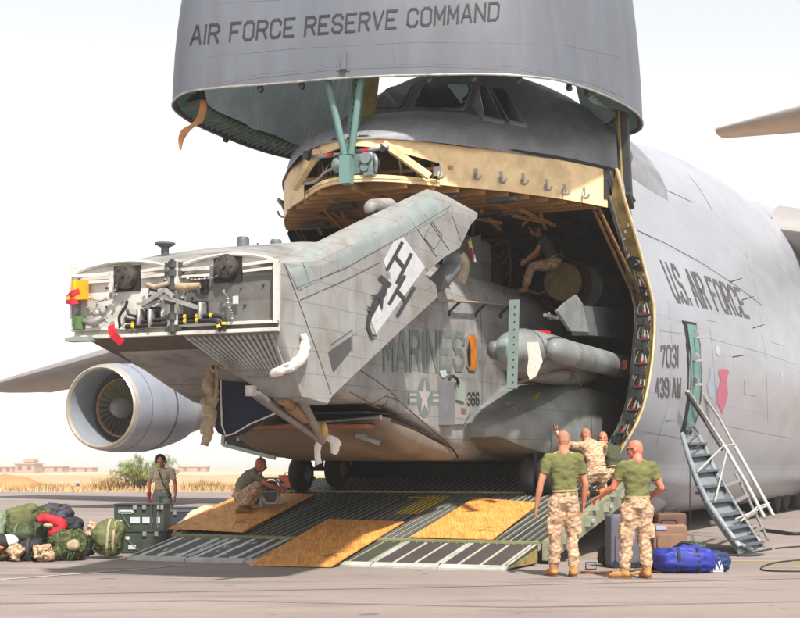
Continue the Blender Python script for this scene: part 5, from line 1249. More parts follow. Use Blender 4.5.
# engine exhaust with orange ring and olive cover
ex = LA(572, 284, 7.6); m = MB(); m.tube([ex+Vector((-.02,.7,.02)), ex+Vector((-.02,1.0,.02)), ex+Vector((0,3.4,.02)), ex+Vector((0,3.6,.02))], [.42,.56,.56,.4], 28); en = part('turbine_nacelle', m, mat('nacelle dark grey', (.085,.088,.09), .4, .2, .3, 3), HE, 50)
m = MB(); c_ = LA(562, 284, 8.0); m.tube([c_+Vector((0,-.02,0)), c_+Vector((0,.02,0)), c_+Vector((.0,.5,0))], [.47,.50,.50], 32, caps=False); m.tube([c_+Vector((0,-.02,0)), c_+Vector((0,.3,0))], [.44,.42], 32, caps=False); part('exhaust_shroud', m, mat('copper heat stained ring', (.20,.10,.06), .4, .3, .3, 5), en, 50)
m = MB(); m.tube([c_+Vector((.02,.6,0)), c_+Vector((.06,.05,0)), c_+Vector((.10,-.28,0))], [.40,.37,.36], 32); part('exhaust_pipe', m, mat('rusty exhaust pipe', (.13,.065,.045), .5, .3, .4, 5), en, 50)
m = MB(); m.tube([c_+Vector((.1,-.27,0)), c_+Vector((.105,-.31,0)), c_+Vector((.11,-.33,0))], [.35,.35,.30], 32); part('exhaust_cover', m, mat('olive canvas cover', (.20,.15,.05), .8, 0, .25, 5), en, 50)
m = MB(); m.tube([c_+Vector((-.12,0,.46)), c_+Vector((0,-.05,.62)), c_+Vector((.05,-.02,.46))], .018, 6); m.tube([c_+Vector((.0,-.05,.6)), LA(545,297,7.4)+Vector((0,0,.1)), LA(528,290,7.0)], .02, 6, sub=3); part('exhaust_sling', m, M_steel, en, 60)
M_tank = mat('tank grey paint', (.20,.212,.208), .45, 0, .2, 2.2, (.05,.05,.05), 2.4, .6, (1,.7,1), .04, 10)
# drop tank beneath, with nose cone, and vertical hanger strut
tc_ = LB(513, 351, 2.0); ax = Vector((0,1,0))
m = MB(); m.tube([tc_+ax*t for t in (-.42,-.38,-.25,0,.5,1.1,1.8,3.0,4.2,5.0)], [.08,.16,.245,.32,.395,.42,.42,.40,.30,.1], 36); tk = part('drop_tank', m, M_tank, HE, 60)
m = MB(); m.tube([tc_+ax*-.44+Vector((.0,0,0)), tc_+ax*-.40, tc_+ax*-.30], [.10,.165,.20], 30); part('tank_nose_cone', m, mat('pale tank nose', (.20,.25,.235), .5, 0, .12, 5), tk, 60)
m = MB(); m.tube([tc_+ax*.42+Vector((.0,0,0)), tc_+ax*.45], .398, 36); part('tank_band', m, M_helid, tk, 60)
m = MB(); m.ell(tc_+Vector((-.20,-.3,0)), (.12,.14,.15)); part('tank_fitting', m, M_helid, tk, 60)
m = MB(); m.beam(tc_+ax*.9+Vector((.12,0,.38)), tc_+ax*1.2+Vector((.2,0,.38)), .1, .05); part('red_stripe', m, M_red, tk)
m = MB(); P0, P1 = LB(514.5,300,2.3), LB(508,388,2.3); P1.y = P0.y-.12; m.beam(P0, P1, .15, .05, (0,1,0)); hs2 = part('hanger_strut', m, mat('pale green strut', (.16,.21,.195), .5, 0, .1, 6), HE)
m = MB()
for i in range(11): q = P0.lerp(P1, .08+i*.085); m.cyl(q+Vector((.02,-.028,0)), q+Vector((.02,-.034,0)), .012, n=8)
part('strut_hole', m, M_black, hs2)
m = MB(); q = LB(535,359,2.46); m.hexa([q+Vector(v) for v in ((-.13,-.01,.26),(.05,-.01,.26),(.12,-.01,-.05),(.02,-.01,-.26),(-.08,-.01,-.32),(-.13,-.01,-.2),(-.1,-.01,0))], (0,.02,0)); part('pale_torn_tape', m, M_white, tk)
# winged pod beside the tank
pd = LB(556, 350, 2.62); m = MB(); m.loft([[pd+Vector((rx*math.cos(t), y_, rz*math.sin(t)*(1.0))) for t in [2*math.pi*i/20 for i in range(20)]] for y_, rx, rz in ((-.26,.05,.05),(-.23,.10,.12),(-.10,.15,.175),(.3,.17,.205),(1.6,.18,.21),(4,.18,.21),(6,.15,.18))]); pod = part('wing_pod', m, M_tank, HE, 60)
m = MB(); m.hexa([LB(x, y, 2.6) for x, y in ((571,331),(558,311),(566,303),(577,295),(583,304),(589,332))], (-.06,.02,0)); part('pod_fin', m, M_tank, pod)
m = MB(); m.hexa([LB(x, y, 2.5) for x, y in ((584,306),(640,309),(642,340),(589,335))], (-.3,0,0)); part('pod_pylon', m, M_helid, pod)
m = MB(); m.beam(LB(545,315,2.2), LB(557,318,2.2), .06,.05); m.beam(LB(549,313,2.2), LB(551,319,2.2), .03,.04); part('pod_clamp', m, M_steel, pod)
# sponson with landing gear
m = MB(); x0s = HC+1.30
ss = [(3.55,2.02,1.88,1.42,.05),(3.75,2.13,1.90,1.62,.10),(4.2,2.30,1.74,1.9,.12),(4.9,2.54,1.62,2.15,.16),(5.6,2.78,1.55,2.3,.22),(6.4,2.86,1.52,2.34,.26),(9,2.86,1.52,2.34,.26),(12,2.6,1.6,2.1,.2)]
rings = []
for a, ct, cb, bo, rr_ in ss:
    rings.append([(x0s, a, cb), (bo-rr_*.6, a, cb), (bo, a, cb+rr_), (bo, a, ct-rr_), (bo-rr_*.35, a, ct-rr_*.3), (bo-rr_, a, ct), (x0s, a, ct+.05)])
m.loft(rings); sp_ = part('sponson', m, mat('sponson grey paint', (.17,.178,.172), .42, 0, .25, 1.8, (.085,.075,.065), 2.5, .6, (1,.8,1), .06, 8, (1,2,.7,.5,(.04,.04,.04),.5,.006)), HE, 30); T_sp = bvh(sp_)
mb = poly_on(T_sp, [(533,399),(539,392),(541.5,392.5),(537,400)], .006, 2); part('yellow_placard', mb, mat('yellow placard', (.42,.34,.05), .6), sp_, recalc=False)
mb = poly_on(T_sp, [(562,378),(572,378),(578,392),(576,402),(570,396),(563,388)], .006, 3); part('grey_patch', mb, M_helig, sp_, recalc=False)
mb = MB(ID)
for i in range(16): 
    x, y = random.uniform(503,518), random.uniform(402,411); poly_on(T_sp, [(x,y),(x+random.uniform(1,4),y-.6),(x+random.uniform(1,4),y+1.5)], .006, 2, mb)
sc_ = part('scuffed_paint', mb, M_hl, sp_, recalc=False)
mb = poly_on(T_sp, [(578,380),(582,380),(582,391),(578.5,391)], .006, 2); rb_ = part('dark_recess', mb, M_black, sp_, recalc=False)
p = hit(T_sp, 580, 386, .01); mb = MB(ID); mb.box(p, (.05,.05,.07)); part('red_handle', mb, M_red, sp_)
for pts in ([(590,382),(592,440)],): part('sponson_seam', seam_on(T_sp, pts, .006), M_black, sp_)
m = MB(); m.tube([LB(516,383,2.0), LB(548,374,2.35), LB(570,371,2.38), LB(579,380,2.4)], .03, 8, sub=4); part('brown_pipe', m, mat('brown hose', (.14,.09,.06), .6), HE, 60)
m = MB(); m.box(LA(590,368,7.6), (1.7,1.2,.16)); m.box(LA(592,366,6.9)+Vector((.02,0,.1)), (.12,.2,.3)); part('orange_shoring', m, mat('orange shoring paint', (.42,.10,.02), .6, 0, .25, 4), HE)
# small port sponson end with green frame and its gear
m = MB(); m.loft([[(-1.65,2.3,1.55),(-2.62,2.3,1.78),(-2.66,2.3,1.95),(-2.6,2.3,2.15),(-1.65,2.3,2.2)],[(-1.65,4.2,1.5),(-2.7,4.2,1.6),(-2.75,4.2,2.0),(-2.65,4.2,2.5),(-1.65,4.2,2.6)],[(-1.65,10,1.5),(-2.7,10,1.55),(-2.75,10,2.1),(-2.6,10,2.8),(-1.65,10,2.9)]]); ps = part('port_sponson', m, M_dark, HE, 30)
m = MB(); m.beam((-2.66,2.27,1.76),(-2.64,2.27,2.12),.05,.06); m.beam((-2.66,2.27,1.76),(-1.7,2.27,1.54),.05,.06); part('green_end_frame', m, mat('pale green frame', (.30,.35,.26), .5, 0, .2, 6), ps)
m = MB()
for i in range(9): m.ell((-2.5+random.random()*.35, 2.24, 1.82+random.random()*.25), (.035,.04,.035), nu=8, nv=6)
part('frame_fitting', m, M_steel, ps, 60)
def heliwheel(b, a, r, parent=HE):
    zc = rampc(a)+r+.01; m = MB(); m.tube([(b-.13,a,zc),(b-.11,a,zc),(b-.06,a,zc),(b+.06,a,zc),(b+.11,a,zc),(b+.13,a,zc)], [r*.7,r*.9,r,r,r*.9,r*.7], 30); wl_ = part('gear_wheel', m, M_tyre, parent, 40)
    m = MB(); m.tube([(b-.136,a,zc),(b+.136,a,zc)], r*.42, 20); m.tube([(b-.15,a,zc),(b+.15,a,zc)], r*.15, 12); part('wheel_hub', m, M_steel, wl_, 40); return zc
zc = heliwheel(1.72, 5.0, .33); heliwheel(2.02, 5.0, .33)
m = MB(); m.tube([(1.87,5.0,zc),(1.87,5.1,1.75)], [.07,.09], 14); m.tube([(1.6,5.0,zc),(2.15,5.0,zc)], .045, 10); m.beam((1.87,4.85,zc+.05),(1.87,4.8,zc+.4),.05,.05); m.beam((1.87,4.8,zc+.4),(1.87,5.05,1.7),.05,.05); m.box((1.87,5.15,1.55),(.25,.2,.25)); part('gear_leg', m, M_dark, HE, 50)
zc = heliwheel(-2.15, 5.5, .33); heliwheel(-2.62, 5.0, .33)
m = MB(); m.tube([(-2.4,5.3,zc),(-2.4,5.3,1.7)], .08, 14); m.tube([(-2.7,5.2,zc),(-2.1,5.4,zc)], .04, 10); part('gear_leg', m, M_dark, HE, 50)
m = MB(); P = LB(261,452,-2.55); m.tube([P, Vector((P.x,P.y,rampc(P.y)+.02))], .022, 8); part('prop_rod', m, M_steel, HE)
# ================================================================== people
def remesh(mb, voxel, it=4, fr=ID, wr=0.0, wf=9, seed=0):
    me = bpy.data.meshes.new('t'); me.from_pydata(mb.v, [], mb.f); o = bpy.data.objects.new('t', me); COL.objects.link(o)
    r = o.modifiers.new('r', 'REMESH'); r.mode = 'VOXEL'; r.voxel_size = voxel; r.adaptivity = 0
    s_ = o.modifiers.new('s', 'SMOOTH'); s_.iterations = it; s_.factor = .5
    dg = bpy.context.evaluated_depsgraph_get(); dg.update(); m2 = bpy.data.meshes.new_from_object(o.evaluated_get(dg))
    out = MB(fr); out.v = [v.co.copy() for v in m2.vertices]; out.f = [tuple(p.vertices) for p in m2.polygons]; out.m = [0]*len(out.f)
    if wr:
        for i, v in enumerate(m2.vertices):
            n = v.normal; c = v.co; k = noise.noise(Vector((c.x*wf, c.y*wf, c.z*wf*1.6+seed)))*1.0+.5*noise.noise(Vector((c.x*wf*2.3, c.y*wf*2.3, c.z*wf*3+seed)))
            out.v[i] = c+n*wr*(k-.15)
    bpy.data.objects.remove(o); bpy.data.meshes.remove(me); bpy.data.meshes.remove(m2); return out
def cap(mb, p, q, r1, r2, n=14):
    p, q = Vector(p), Vector(q); mb.tube([p, q], [r1, r2], n); mb.ell(p, (r1,)*3, nu=n, nv=8); mb.ell(q, (r2,)*3, nu=n, nv=8)
def limbs(mb, pts, rs):
    for i in range(len(pts)-1): cap(mb, pts[i], pts[i+1], rs[i], rs[i+1])
def torso(mb, right, secs, n=24):                       # secs: (centre, half width, half depth)
    rg = []
    for i, (c, a, b) in enumerate(secs):
        c = Vector(c); d = (Vector(secs[min(i+1, len(secs)-1)][0])-Vector(secs[max(i-1, 0)][0])).normalized()
        x = (right-d*right.dot(d)).normalized(); y = d.cross(x)
        rg.append([c+x*a*math.copysign(abs(math.cos(t))**.85, math.cos(t))+y*b*math.copysign(abs(math.sin(t))**.85, math.sin(t)) for t in [2*math.pi*k/n for k in range(n)]])
    mb.loft(rg)
def hand(mb, wr, el, palmn, curl=.5, side=1, s=1.0):
    wr, el = Vector(wr), Vector(el); d = (wr-el).normalized(); n = Vector(palmn); n = (n-d*n.dot(d)).normalized(); x = d.cross(n)*side
    for k, off in enumerate((-.026, -.009, .009, .026)): cap(mb, wr+d*.01*s+x*off*.7*s, wr+d*.092*s+x*off*s, .0165*s, .0145*s, 8)
    for k, (off, L_) in enumerate(((-.032,.030), (-.011,.036), (.011,.038), (.032,.033))):
        p = wr+d*.094*s+x*off*s; dd = d; 
        for j in range(3):
            a = curl*(.5+.35*j)*(1+.12*k); dd = (d*math.cos(a*(j+1)*.8)+n*math.sin(a*(j+1)*.8)).normalized(); q = p+dd*L_*s*(1-.2*j); cap(mb, p, q, (.0108-.0008*j)*s, (.010-.0008*j)*s, 8); p = q
    b0 = wr+d*.03*s-x*.035*s; t1 = b0+(d*.6-x*.65+n*.35).normalized()*.045*s; t2 = t1+(d*.9-x*.2+n*.5).normalized()*.032*s
    cap(mb, b0+x*.01*s, t1, .016*s, .0125*s, 8); cap(mb, t1, t2, .0125*s, .010*s, 8)
def V(*a): return Vector(a)
def person(label, loc, rz, J, top, bottom, skin=None, sleeve='short', hair=None, shades=False, group=None, boots=None, topm=None, k=1.0, curl=.5, palms=None, seed=1, bag=1.0, female=False):
    skin = skin or M_skin; boots = boots or M_boot
    t = thing('person', label, 'person', loc, rz, group); fr = WM[t]
    J = {a: Vector(b) for a, b in J.items() if not isinstance(b, (int, float))} | {a: b for a, b in J.items() if isinstance(b, (int, float))}
    R_ = (J['shR']-J['shL']).normalized(); pel, che, nk, hd = J['pel'], J['che'], J['neck'], J['head']
    hipR = (J['hipR']-J['hipL']).normalized()
    mid = pel.lerp(che, .5)+J.get('bend', Vector((0,0,0)))
    RH = Matrix.Rotation(R(J.get('yaw', 0)), 3, 'Z') @ Matrix.Rotation(R(J.get('nod', 0)), 3, 'X') @ Matrix.Rotation(R(J.get('tilt', 0)), 3, 'Y')
    hp = lambda x, y, z: hd+RH @ Vector((x, y, z))
    b = MB(ID); f = .86 if female else 1.0
    # skin body : head, neck, arms, hands, and an under-clothes core joining them
    b.ell(hp(0,-.005,.025), (.074,.094,.098), RH, e=.95); b.ell(hp(0,.022,-.042), (.056,.066,.070), RH); b.ell(hp(0,.052,-.082), (.034,.032,.028), RH); b.ell(hp(0,-.05,-.01), (.062,.05,.07), RH)
    cap(b, hp(0,.086,.005), hp(0,.106,-.028), .011, .016, 8); b.ell(hp(0,.079,.022), (.052,.022,.013), RH); b.ell(hp(0,.084,-.058), (.024,.014,.010), RH)
    for s_ in (1,-1): b.ell(hp(s_*.075,-.008,-.008), (.011,.020,.032), RH, nu=10, nv=8); b.ell(hp(s_*.040,.062,-.022), (.024,.022,.02), RH, nu=10, nv=8)
    cap(b, nk+(nk-hd)*.25, hp(0,-.02,-.06), .070*f, .062*f); cap(b, nk+(che-nk)*.2, J['shL'].lerp(nk,.45), .04*f, .035*f); cap(b, nk+(che-nk)*.2, J['shR'].lerp(nk,.45), .04*f, .035*f)
    torso(b, R_, [(pel+(mid-pel)*-.1, .13, .085), (mid, .125, .085), (che, .15*f, .085), (nk+(che-nk)*.35, .09, .06)])
    for s_, n_ in (('L', 0), ('R', 1)):
        sh, el, wr_ = J['sh'+s_], J['el'+s_], J['wr'+s_]; cap(b, che+(sh-che)*.3, sh, .06, .052*f); m1 = sh.lerp(el, .45); m2 = el.lerp(wr_, .3)
        limbs(b, [sh, m1, el, m2, wr_], [.055*f, .054*f, .041*f, .044*f, .027*f])
        pn = (palms or {}).get(s_, Vector((1 if s_ == 'L' else -1, 0, 0))); hand(b, wr_, el, pn, curl, 1 if s_ == 'L' else -1, f)
        hi, kn, an = J['hip'+s_], J['kn'+s_], J['an'+s_]; limbs(b, [pel, hi, kn, an], [.07,.06,.045,.035])
    body = part('body', remesh(b, .0085, 3, fr), skin, t, 180)
    # eyes, brows, mouth
    for s_ in (1, -1):
        m = MB(fr); m.ell(hp(s_*.030,.078,.004), (.012,.007,.007), RH, nu=10, nv=8); part('eye', m, mat('eye white', (.6,.55,.5), .3), body, 180)
        m = MB(fr); m.ell(hp(s_*.030,.083,.004), (.0055,.004,.006), RH, nu=8, nv=6); part('iris', m, M_black, body, 180)
        m = MB(fr); m.box(hp(s_*.031,.092,.028), (.036,.008,.006), RH); part('eyebrow', m, M_hair, body)
    m = MB(fr); m.ell(hp(0,.094,-.056), (.021,.006,.004), RH, nu=10, nv=6); part('mouth', m, mat('lips', (.30,.07,.05), .6), body, 180)
    if hair == 'buzz':
        m = MB(ID); m.ell(hp(0,-.012,.036), (.0765,.094,.090), RH); m.ell(hp(0,-.055,.0), (.063,.050,.06), RH); h_ = remesh(m, .008, 2, fr); part('cropped_hair', h_, mat('cropped hair over skin', (.36,.155,.10), .9, 0, .3, 25), body, 180)
    if hair == 'bun':
        m = MB(ID); m.ell(hp(0,-.015,.04), (.082,.098,.088), RH); m.ell(hp(0,-.075,.0), (.06,.04,.06), RH); m.ell(hp(0,-.115,.0), (.04,.035,.04), RH); part('hair', remesh(m, .009, 2, fr), M_hair, body, 180)
    if shades:
        m = MB(fr)
        for s_ in (1,-1): m.ell(hp(s_*.034,.092,.004), (.029,.009,.018), RH, nu=16, nv=8, e=.8); m.beam(hp(s_*.062,.082,.008), hp(s_*.078,-.01,.010), .005, .010)
        m.box(hp(0,.097,.008), (.02,.006,.008), RH); part('sunglasses', m, mat('glossy black plastic', (.008,.008,.009), .12), t, 60)
    # shirt
    m = MB(ID); w_ = .9 if female else 1.0
    lo = pel+(mid-pel)*J.get('hem', .12)
    torso(m, R_, [(lo, .166*w_, .118), (lo.lerp(mid,.5), .160*w_, .112), (mid, .160*w_, .112), (mid.lerp(che,.5), .180*w_, .120), (che+(mid-che)*.10, .192*w_, .118), (che+(nk-che)*.25, .165*w_, .095), (che+(nk-che)*.66, .122, .078), (nk+(che-nk)*.06, .082, .072)])
    for s_ in 'LR':
        sh, el, wr_ = J['sh'+s_], J['el'+s_], J['wr'+s_]; cap(m, che+(sh-che)*.45, sh, .085*w_, .072*w_)
        if sleeve == 'short': q = sh.lerp(el, .62); m.tube([sh, sh.lerp(el,.3), q], [.070*w_, .070*w_, .066*w_], 16)
        elif sleeve == 'rolled': q = sh.lerp(el, .72); m.tube([sh, sh.lerp(el,.3), q], [.072, .072, .070], 16); m.tube([sh.lerp(el,.62), q], [.077,.077], 16)
        else: limbs(m, [sh, sh.lerp(el,.5), el, el.lerp(wr_,.5), wr_.lerp(el,.05)], [.072,.068,.058,.055,.042])
    if female: m.ell(mid.lerp(che,.55)+Vector((.065,.085,0)), (.07,.06,.065)); m.ell(mid.lerp(che,.55)+Vector((-.065,.085,0)), (.07,.06,.065))
    shirt = part('shirt', remesh(m, .011, 5, fr, .017, 8, seed), top, t, 180)
    # trousers
    m = MB(ID); B = bag
    torso(m, hipR, [(pel+(mid-pel)*.42, .158*w_, .115), (pel+(mid-pel)*.12, .172, .125), (pel-(mid-pel)*.18, .178, .135)])
    for s_ in 'LR':
        hi, kn, an = J['hip'+s_], J['kn'+s_], J['an'+s_]; cap(m, pel, hi, .11, .108*B); d = (an-kn)
        limbs(m, [hi, hi.lerp(kn,.4), hi.lerp(kn,.75), kn], [.106*B,.102*B,.090*B,.080*B]); limbs(m, [kn, kn.lerp(an,.35), kn.lerp(an,.72), kn.lerp(an,.84)], [.080*B,.078*B,.079*B,.062*B])
        sd_ = hipR*(1 if s_ == 'R' else -1); pc = hi.lerp(kn,.72)+sd_*.085*B; m.box(pc, (.05,.15,.19) if abs((kn-hi).normalized().z) > .6 else (.06,.17,.14))
    tr = part('trousers', remesh(m, .011, 4, fr, .020, 8, seed+5), bottom, t, 180)
    m = MB(ID); c_ = pel+(mid-pel)*.40; torso(m, hipR, [(c_, .166*w_, .121), (c_+(mid-pel)*.10, .164*w_, .119)]); m.fr = fr; part('belt', m, mat('tan web belt', (.34,.24,.14), .8, 0, .1, 20), t, 60)
    for s_ in 'LR':
        kn, an = J['kn'+s_], J['an'+s_]; td = J.get('toe'+s_, Vector((0,1,0))); td = Vector(td).normalized(); up_ = (kn-an).normalized(); side = td.cross(Vector((0,0,1)))
        sole = an+Vector((0,0,-.075)) if not J.get('heel'+s_) else an
        upd = J.get('up'+s_, Vector((0,0,1))); upd = Vector(upd)
        m = MB(ID); cap(m, an-upd*.02, an+up_*.13, .056, .060); m.ell(an-upd*.035-td*.03, (.048,.055,.042)); cap(m, an-upd*.03+td*.02, an-upd*.045+td*.13, .048, .044); cap(m, an-upd*.045+td*.13, an-upd*.052+td*.165, .046, .034)
        bt = part('boot', remesh(m, .009, 3, fr, .003, 12), boots, t, 180)
        m = MB(fr); P = []
        for i in range(20):
            a = 2*math.pi*i/20; r1 = (.050 if math.cos(a) > 0 else .046); P.append(an-upd*.088+td*(.052+.148*math.cos(a))+side*r1*math.copysign(abs(math.sin(a))**.7, math.sin(a)))
        m.hexa(P, upd*.022); part('sole', m, M_sole, bt, 40)
    return t, hp, RH, fr, body, J
def stand(h=1.80, lean=0.0, spread=.17):
    s = h/1.80
    return dict(pel=V(0,0,.95*s), che=V(0,lean,1.42*s), neck=V(0,lean-.005,1.54*s), head=V(0,lean+.02,1.668*s), shL=V(-.195,lean,1.455*s), shR=V(.195,lean,1.455*s),
        elL=V(-.27,lean-.02,1.14*s), elR=V(.27,lean-.02,1.14*s), wrL=V(-.27,lean+.05,.89*s), wrR=V(.27,lean+.05,.89*s), hipL=V(-.095,0,.90*s), hipR=V(.095,0,.90*s),
        knL=V(-spread*.6,.02,.50*s), knR=V(spread*.6,.02,.50*s), anL=V(-spread*.62,-.02,.088), anR=V(spread*.62,-.02,.088), toeL=V(-.15,1,0), toeR=V(.15,1,0))
# man 1 : back to us, bald, standing beside the ramp
g1 = G(563.5, 576.5); J = stand(1.87, 0); J.update(elL=V(-.30,-.03,1.17), wrL=V(-.34,.03,.90), elR=V(.285,.0,1.17), wrR=V(.27,.06,.92), yaw=0, nod=-4, pel=V(.02,0,.98), knR=V(.12,.02,.51), anR=V(.115,-.08,.088), anL=V(-.12,.05,.088), toeL=V(-.35,1,0), toeR=V(.0,1,0))
person('bald man in olive shirt standing with his back turned and arms hanging, beside the ramp', g1, R(4), J, M_olive, M_desert, seed=3, bag=1.04, hair='buzz')
# man 2 : back to us, sunglasses, face turned left, left forearm raised forward
g2 = G(637, 578.5); J = stand(1.74, 0); J.update(elL=V(-.29,.06,1.13), wrL=V(-.40,.26,1.02), elR=V(.30,-.05,1.13), wrR=V(.25,.17,1.02), yaw=62, nod=-3, head=V(-.015,.03,1.61), anL=V(-.16,.02,.088), anR=V(.12,-.03,.088), knL=V(-.12,.03,.48), toeL=V(-1,.55,0), toeR=V(-.1,1,0))
person('bald man in olive shirt and sunglasses looking left, standing by the grey suitcase', g2, R(10), J, M_olive, M_desert, skin=M_skin2, shades=True, seed=9, bag=1.05, palms={'L': V(0,.3,-1)})
# kneeling man in full camouflage on the ramp edge, back to us
def squat(lean=.28):
    return dict(pel=V(0,-.06,.34), che=V(0,lean,.72), neck=V(0,lean+.09,.82), head=V(0,lean+.16,.94), shL=V(-.19,lean,.74), shR=V(.19,lean,.74), elL=V(-.24,lean+.22,.56), elR=V(.24,lean+.22,.56), wrL=V(-.15,lean+.42,.55), wrR=V(.15,lean+.42,.55),
        hipL=V(-.10,-.03,.32), hipR=V(.10,-.03,.32), knL=V(-.20,.36,.42), knR=V(.20,.36,.42), anL=V(-.15,.06,.10), anR=V(.15,.06,.10), toeL=V(-.2,1,0), toeR=V(.2,1,0), bend=V(0,-.06,.03))
pk3 = FR @ LR(596, 497, .02)
J = squat(.16); J.update(pel=V(0,-.05,.40), che=V(-.04,.16,.84), neck=V(-.06,.24,.93), head=V(-.09,.31,1.01), shL=V(-.24,.16,.84), shR=V(.15,.17,.86), elL=V(-.44,.30,.86), wrL=V(-.56,.36,1.07), elR=V(.25,.40,.72), wrR=V(.15,.6,.75), nod=-8, yaw=-10, anR=V(.10,.0,.10), toeR=V(.1,1,0), knR=V(.2,.35,.35))
person('man in full desert camouflage crouching on the ramp edge, reaching up under the helicopter', pk3, R(8), J, M_desert, M_desert, sleeve='long', hair='buzz', seed=4, skin=M_skin2)
pk4 = FR @ (LR(612, 489, .02)+Vector((-.1, .45, -.06)))
J = squat(.12); J.update(yaw=140, nod=0, head=V(-.03,.24,.92))
person('man in dark green shirt crouching inside the aircraft mouth behind the camouflaged man', pk4, R(30), J, mat('dark olive shirt', (.05,.055,.025), .9), M_desert, seed=6, skin=M_skin2)
# man crouching on the left plywood sheet, facing right
pk5 = FR @ LR(243, 514, .03)
J = squat(.20); J.update(nod=-12, knL=V(-.16,.34,.45), knR=V(.20,.38,.26), hipR=V(.1,-.02,.28), anR=V(.15,.02,.09), wrL=V(-.02,.66,.48), wrR=V(.12,.66,.46), che=V(0,.17,.74), head=V(.0,.33,.92), neck=V(0,.26,.83))
J.update(knR=V(.20,.24,.55), hipR=V(.12,-.05,.30), anR=V(.17,-.06,.10), hipL=V(-.08,-.02,.32))
J = {a: (b*.90 if isinstance(b, Vector) and a not in ('anL','anR','toeL','toeR','bend') else b) for a, b in J.items()}
person('man with cropped hair crouching on the left plywood sheet over a caged instrument', pk5, R(-78), J, mat('grey green undershirt', (.17,.17,.115), .9, 0, .15, 6, bump=.3, bscale=15), M_desert, seed=8, skin=M_skin2, boots=mat('olive brown boot', (.16,.09,.03), .85))
# person stooping behind the ramp's left edge
pk6 = W(188, 530, 25.6); pk6.z = 0
J = squat(.40); J.update(che=V(0,.36,.62), neck=V(0,.46,.63), head=V(0,.58,.66), shL=V(-.19,.36,.62), shR=V(.19,.36,.62), elL=V(-.24,.5,.36), elR=V(.24,.5,.36), wrL=V(-.15,.66,.2), wrR=V(.15,.66,.2), nod=-50)
J = {a: (b+Vector((0,0,.0)) if isinstance(b, Vector) and a not in ('anL','anR','toeL','toeR','bend','knL','knR') else b) for a, b in J.items()}
person('person in tan shirt bent low behind the left edge of the ramp', pk6, R(-84), J, M_tan, M_airgrey, seed=12)
# woman with headset
pk7 = W(162, 520, 28.5); pk7.z = 0
J = stand(1.64, .02, .2); J.update(head=V(0,.085,1.515), nod=-26, neck=V(0,.035,1.395), elL=V(-.27,.0,1.05), elR=V(.25,.02,1.05), wrL=V(-.29,.12,.83), wrR=V(.22,.15,.84))
wm, hp, RH, fr, body, J = person('woman in tan shirt with a black headset, looking down behind the green crates', pk7, R(176), J, M_tan, M_airgrey, female=True, hair='bun', seed=15, boots=mat('sage green boot', (.2,.22,.16), .85))
m = MB(fr); m.tube([hp(-.088,0,.01), hp(-.085,0,.075), hp(-.05,0,.125), hp(0,0,.142), hp(.05,0,.125), hp(.085,0,.075), hp(.088,0,.01)], .017, 8, sub=3)
hs3 = part('headset', m, M_black, wm, 60)
for s_ in (1,-1): m = MB(fr); m.ell(hp(s_*.092,0,0), (.026,.040,.050), RH); part('ear_cup', m, mat('ear cup grey green', (.10,.13,.11), .5), hs3, 60)
m = MB(fr); m.tube([hp(-.09,.03,-.03), hp(-.07,.09,-.07), hp(-.02,.12,-.065)], .006, 6, sub=3); part('microphone_boom', m, M_black, hs3)
m = MB(fr); m.tube([V(.05,.13,1.36), V(.0,.16,1.25), V(-.07,.15,1.05), V(-.17,.12,.90)], .011, 6, sub=4); m.tube([V(-.17,.12,.9), V(-.20,.1,.85), V(-.15,.1,.80)], .02, 6, sub=3); part('lanyard', m, M_black, wm)
m = MB(ID); hand(m, J['wrR'], J['elR'], V(-1,0,0), .7, -1, 1.12); cap(m, J['wrR'], J['wrR'].lerp(J['elR'],.18), .042, .045); part('work_glove', remesh(m, .008, 2, fr), M_red, wm, 180)
# crewman seated on the engine in the cargo bay
ps_ = FR @ LA(556, 268, 7.4)
J = dict(pel=V(0,0,.10), che=V(-.0,.22,.50), neck=V(0,.30,.60), head=V(0,.38,.72), shL=V(-.18,.22,.53), shR=V(.18,.22,.53), elL=V(-.23,.36,.28), elR=V(.23,.36,.28), wrL=V(-.12,.55,.14), wrR=V(.12,.55,.14), hipL=V(-.1,.03,.08), hipR=V(.1,.03,.08), knL=V(-.14,.44,.02), knR=V(.14,.46,.04), anL=V(-.1,.58,-.38), anR=V(.14,.60,-.36), toeL=V(-.1,1,-.1), toeR=V(.1,1,-.1), nod=-14)
wm, hp, RH, fr, body, J = person('crewman in a helmet seated on the helicopter engine in the dark cargo bay', ps_, R(84), J, mat('dark brown green shirt', (.07,.065,.035), .9), M_desert, seed=17, boots=mat('rust tan boot', (.34,.15,.05), .9))
m = MB(ID); m.ell(hp(0,-.01,.045), (.092,.108,.09), RH); m.ell(hp(.085,-.0,-.01), (.03,.045,.06), RH); m.ell(hp(-.085,-.0,-.01), (.03,.045,.06), RH); part('flight_helmet', remesh(m, .01, 2, fr), M_dark, wm, 180)
m = MB(fr); m.box(hp(0,.10,.045), (.12,.02,.035), RH); m.box(hp(0,.08,-.03), (.09,.05,.03), RH); part('goggles', m, mat('pale goggles', (.5,.42,.36), .4), wm)
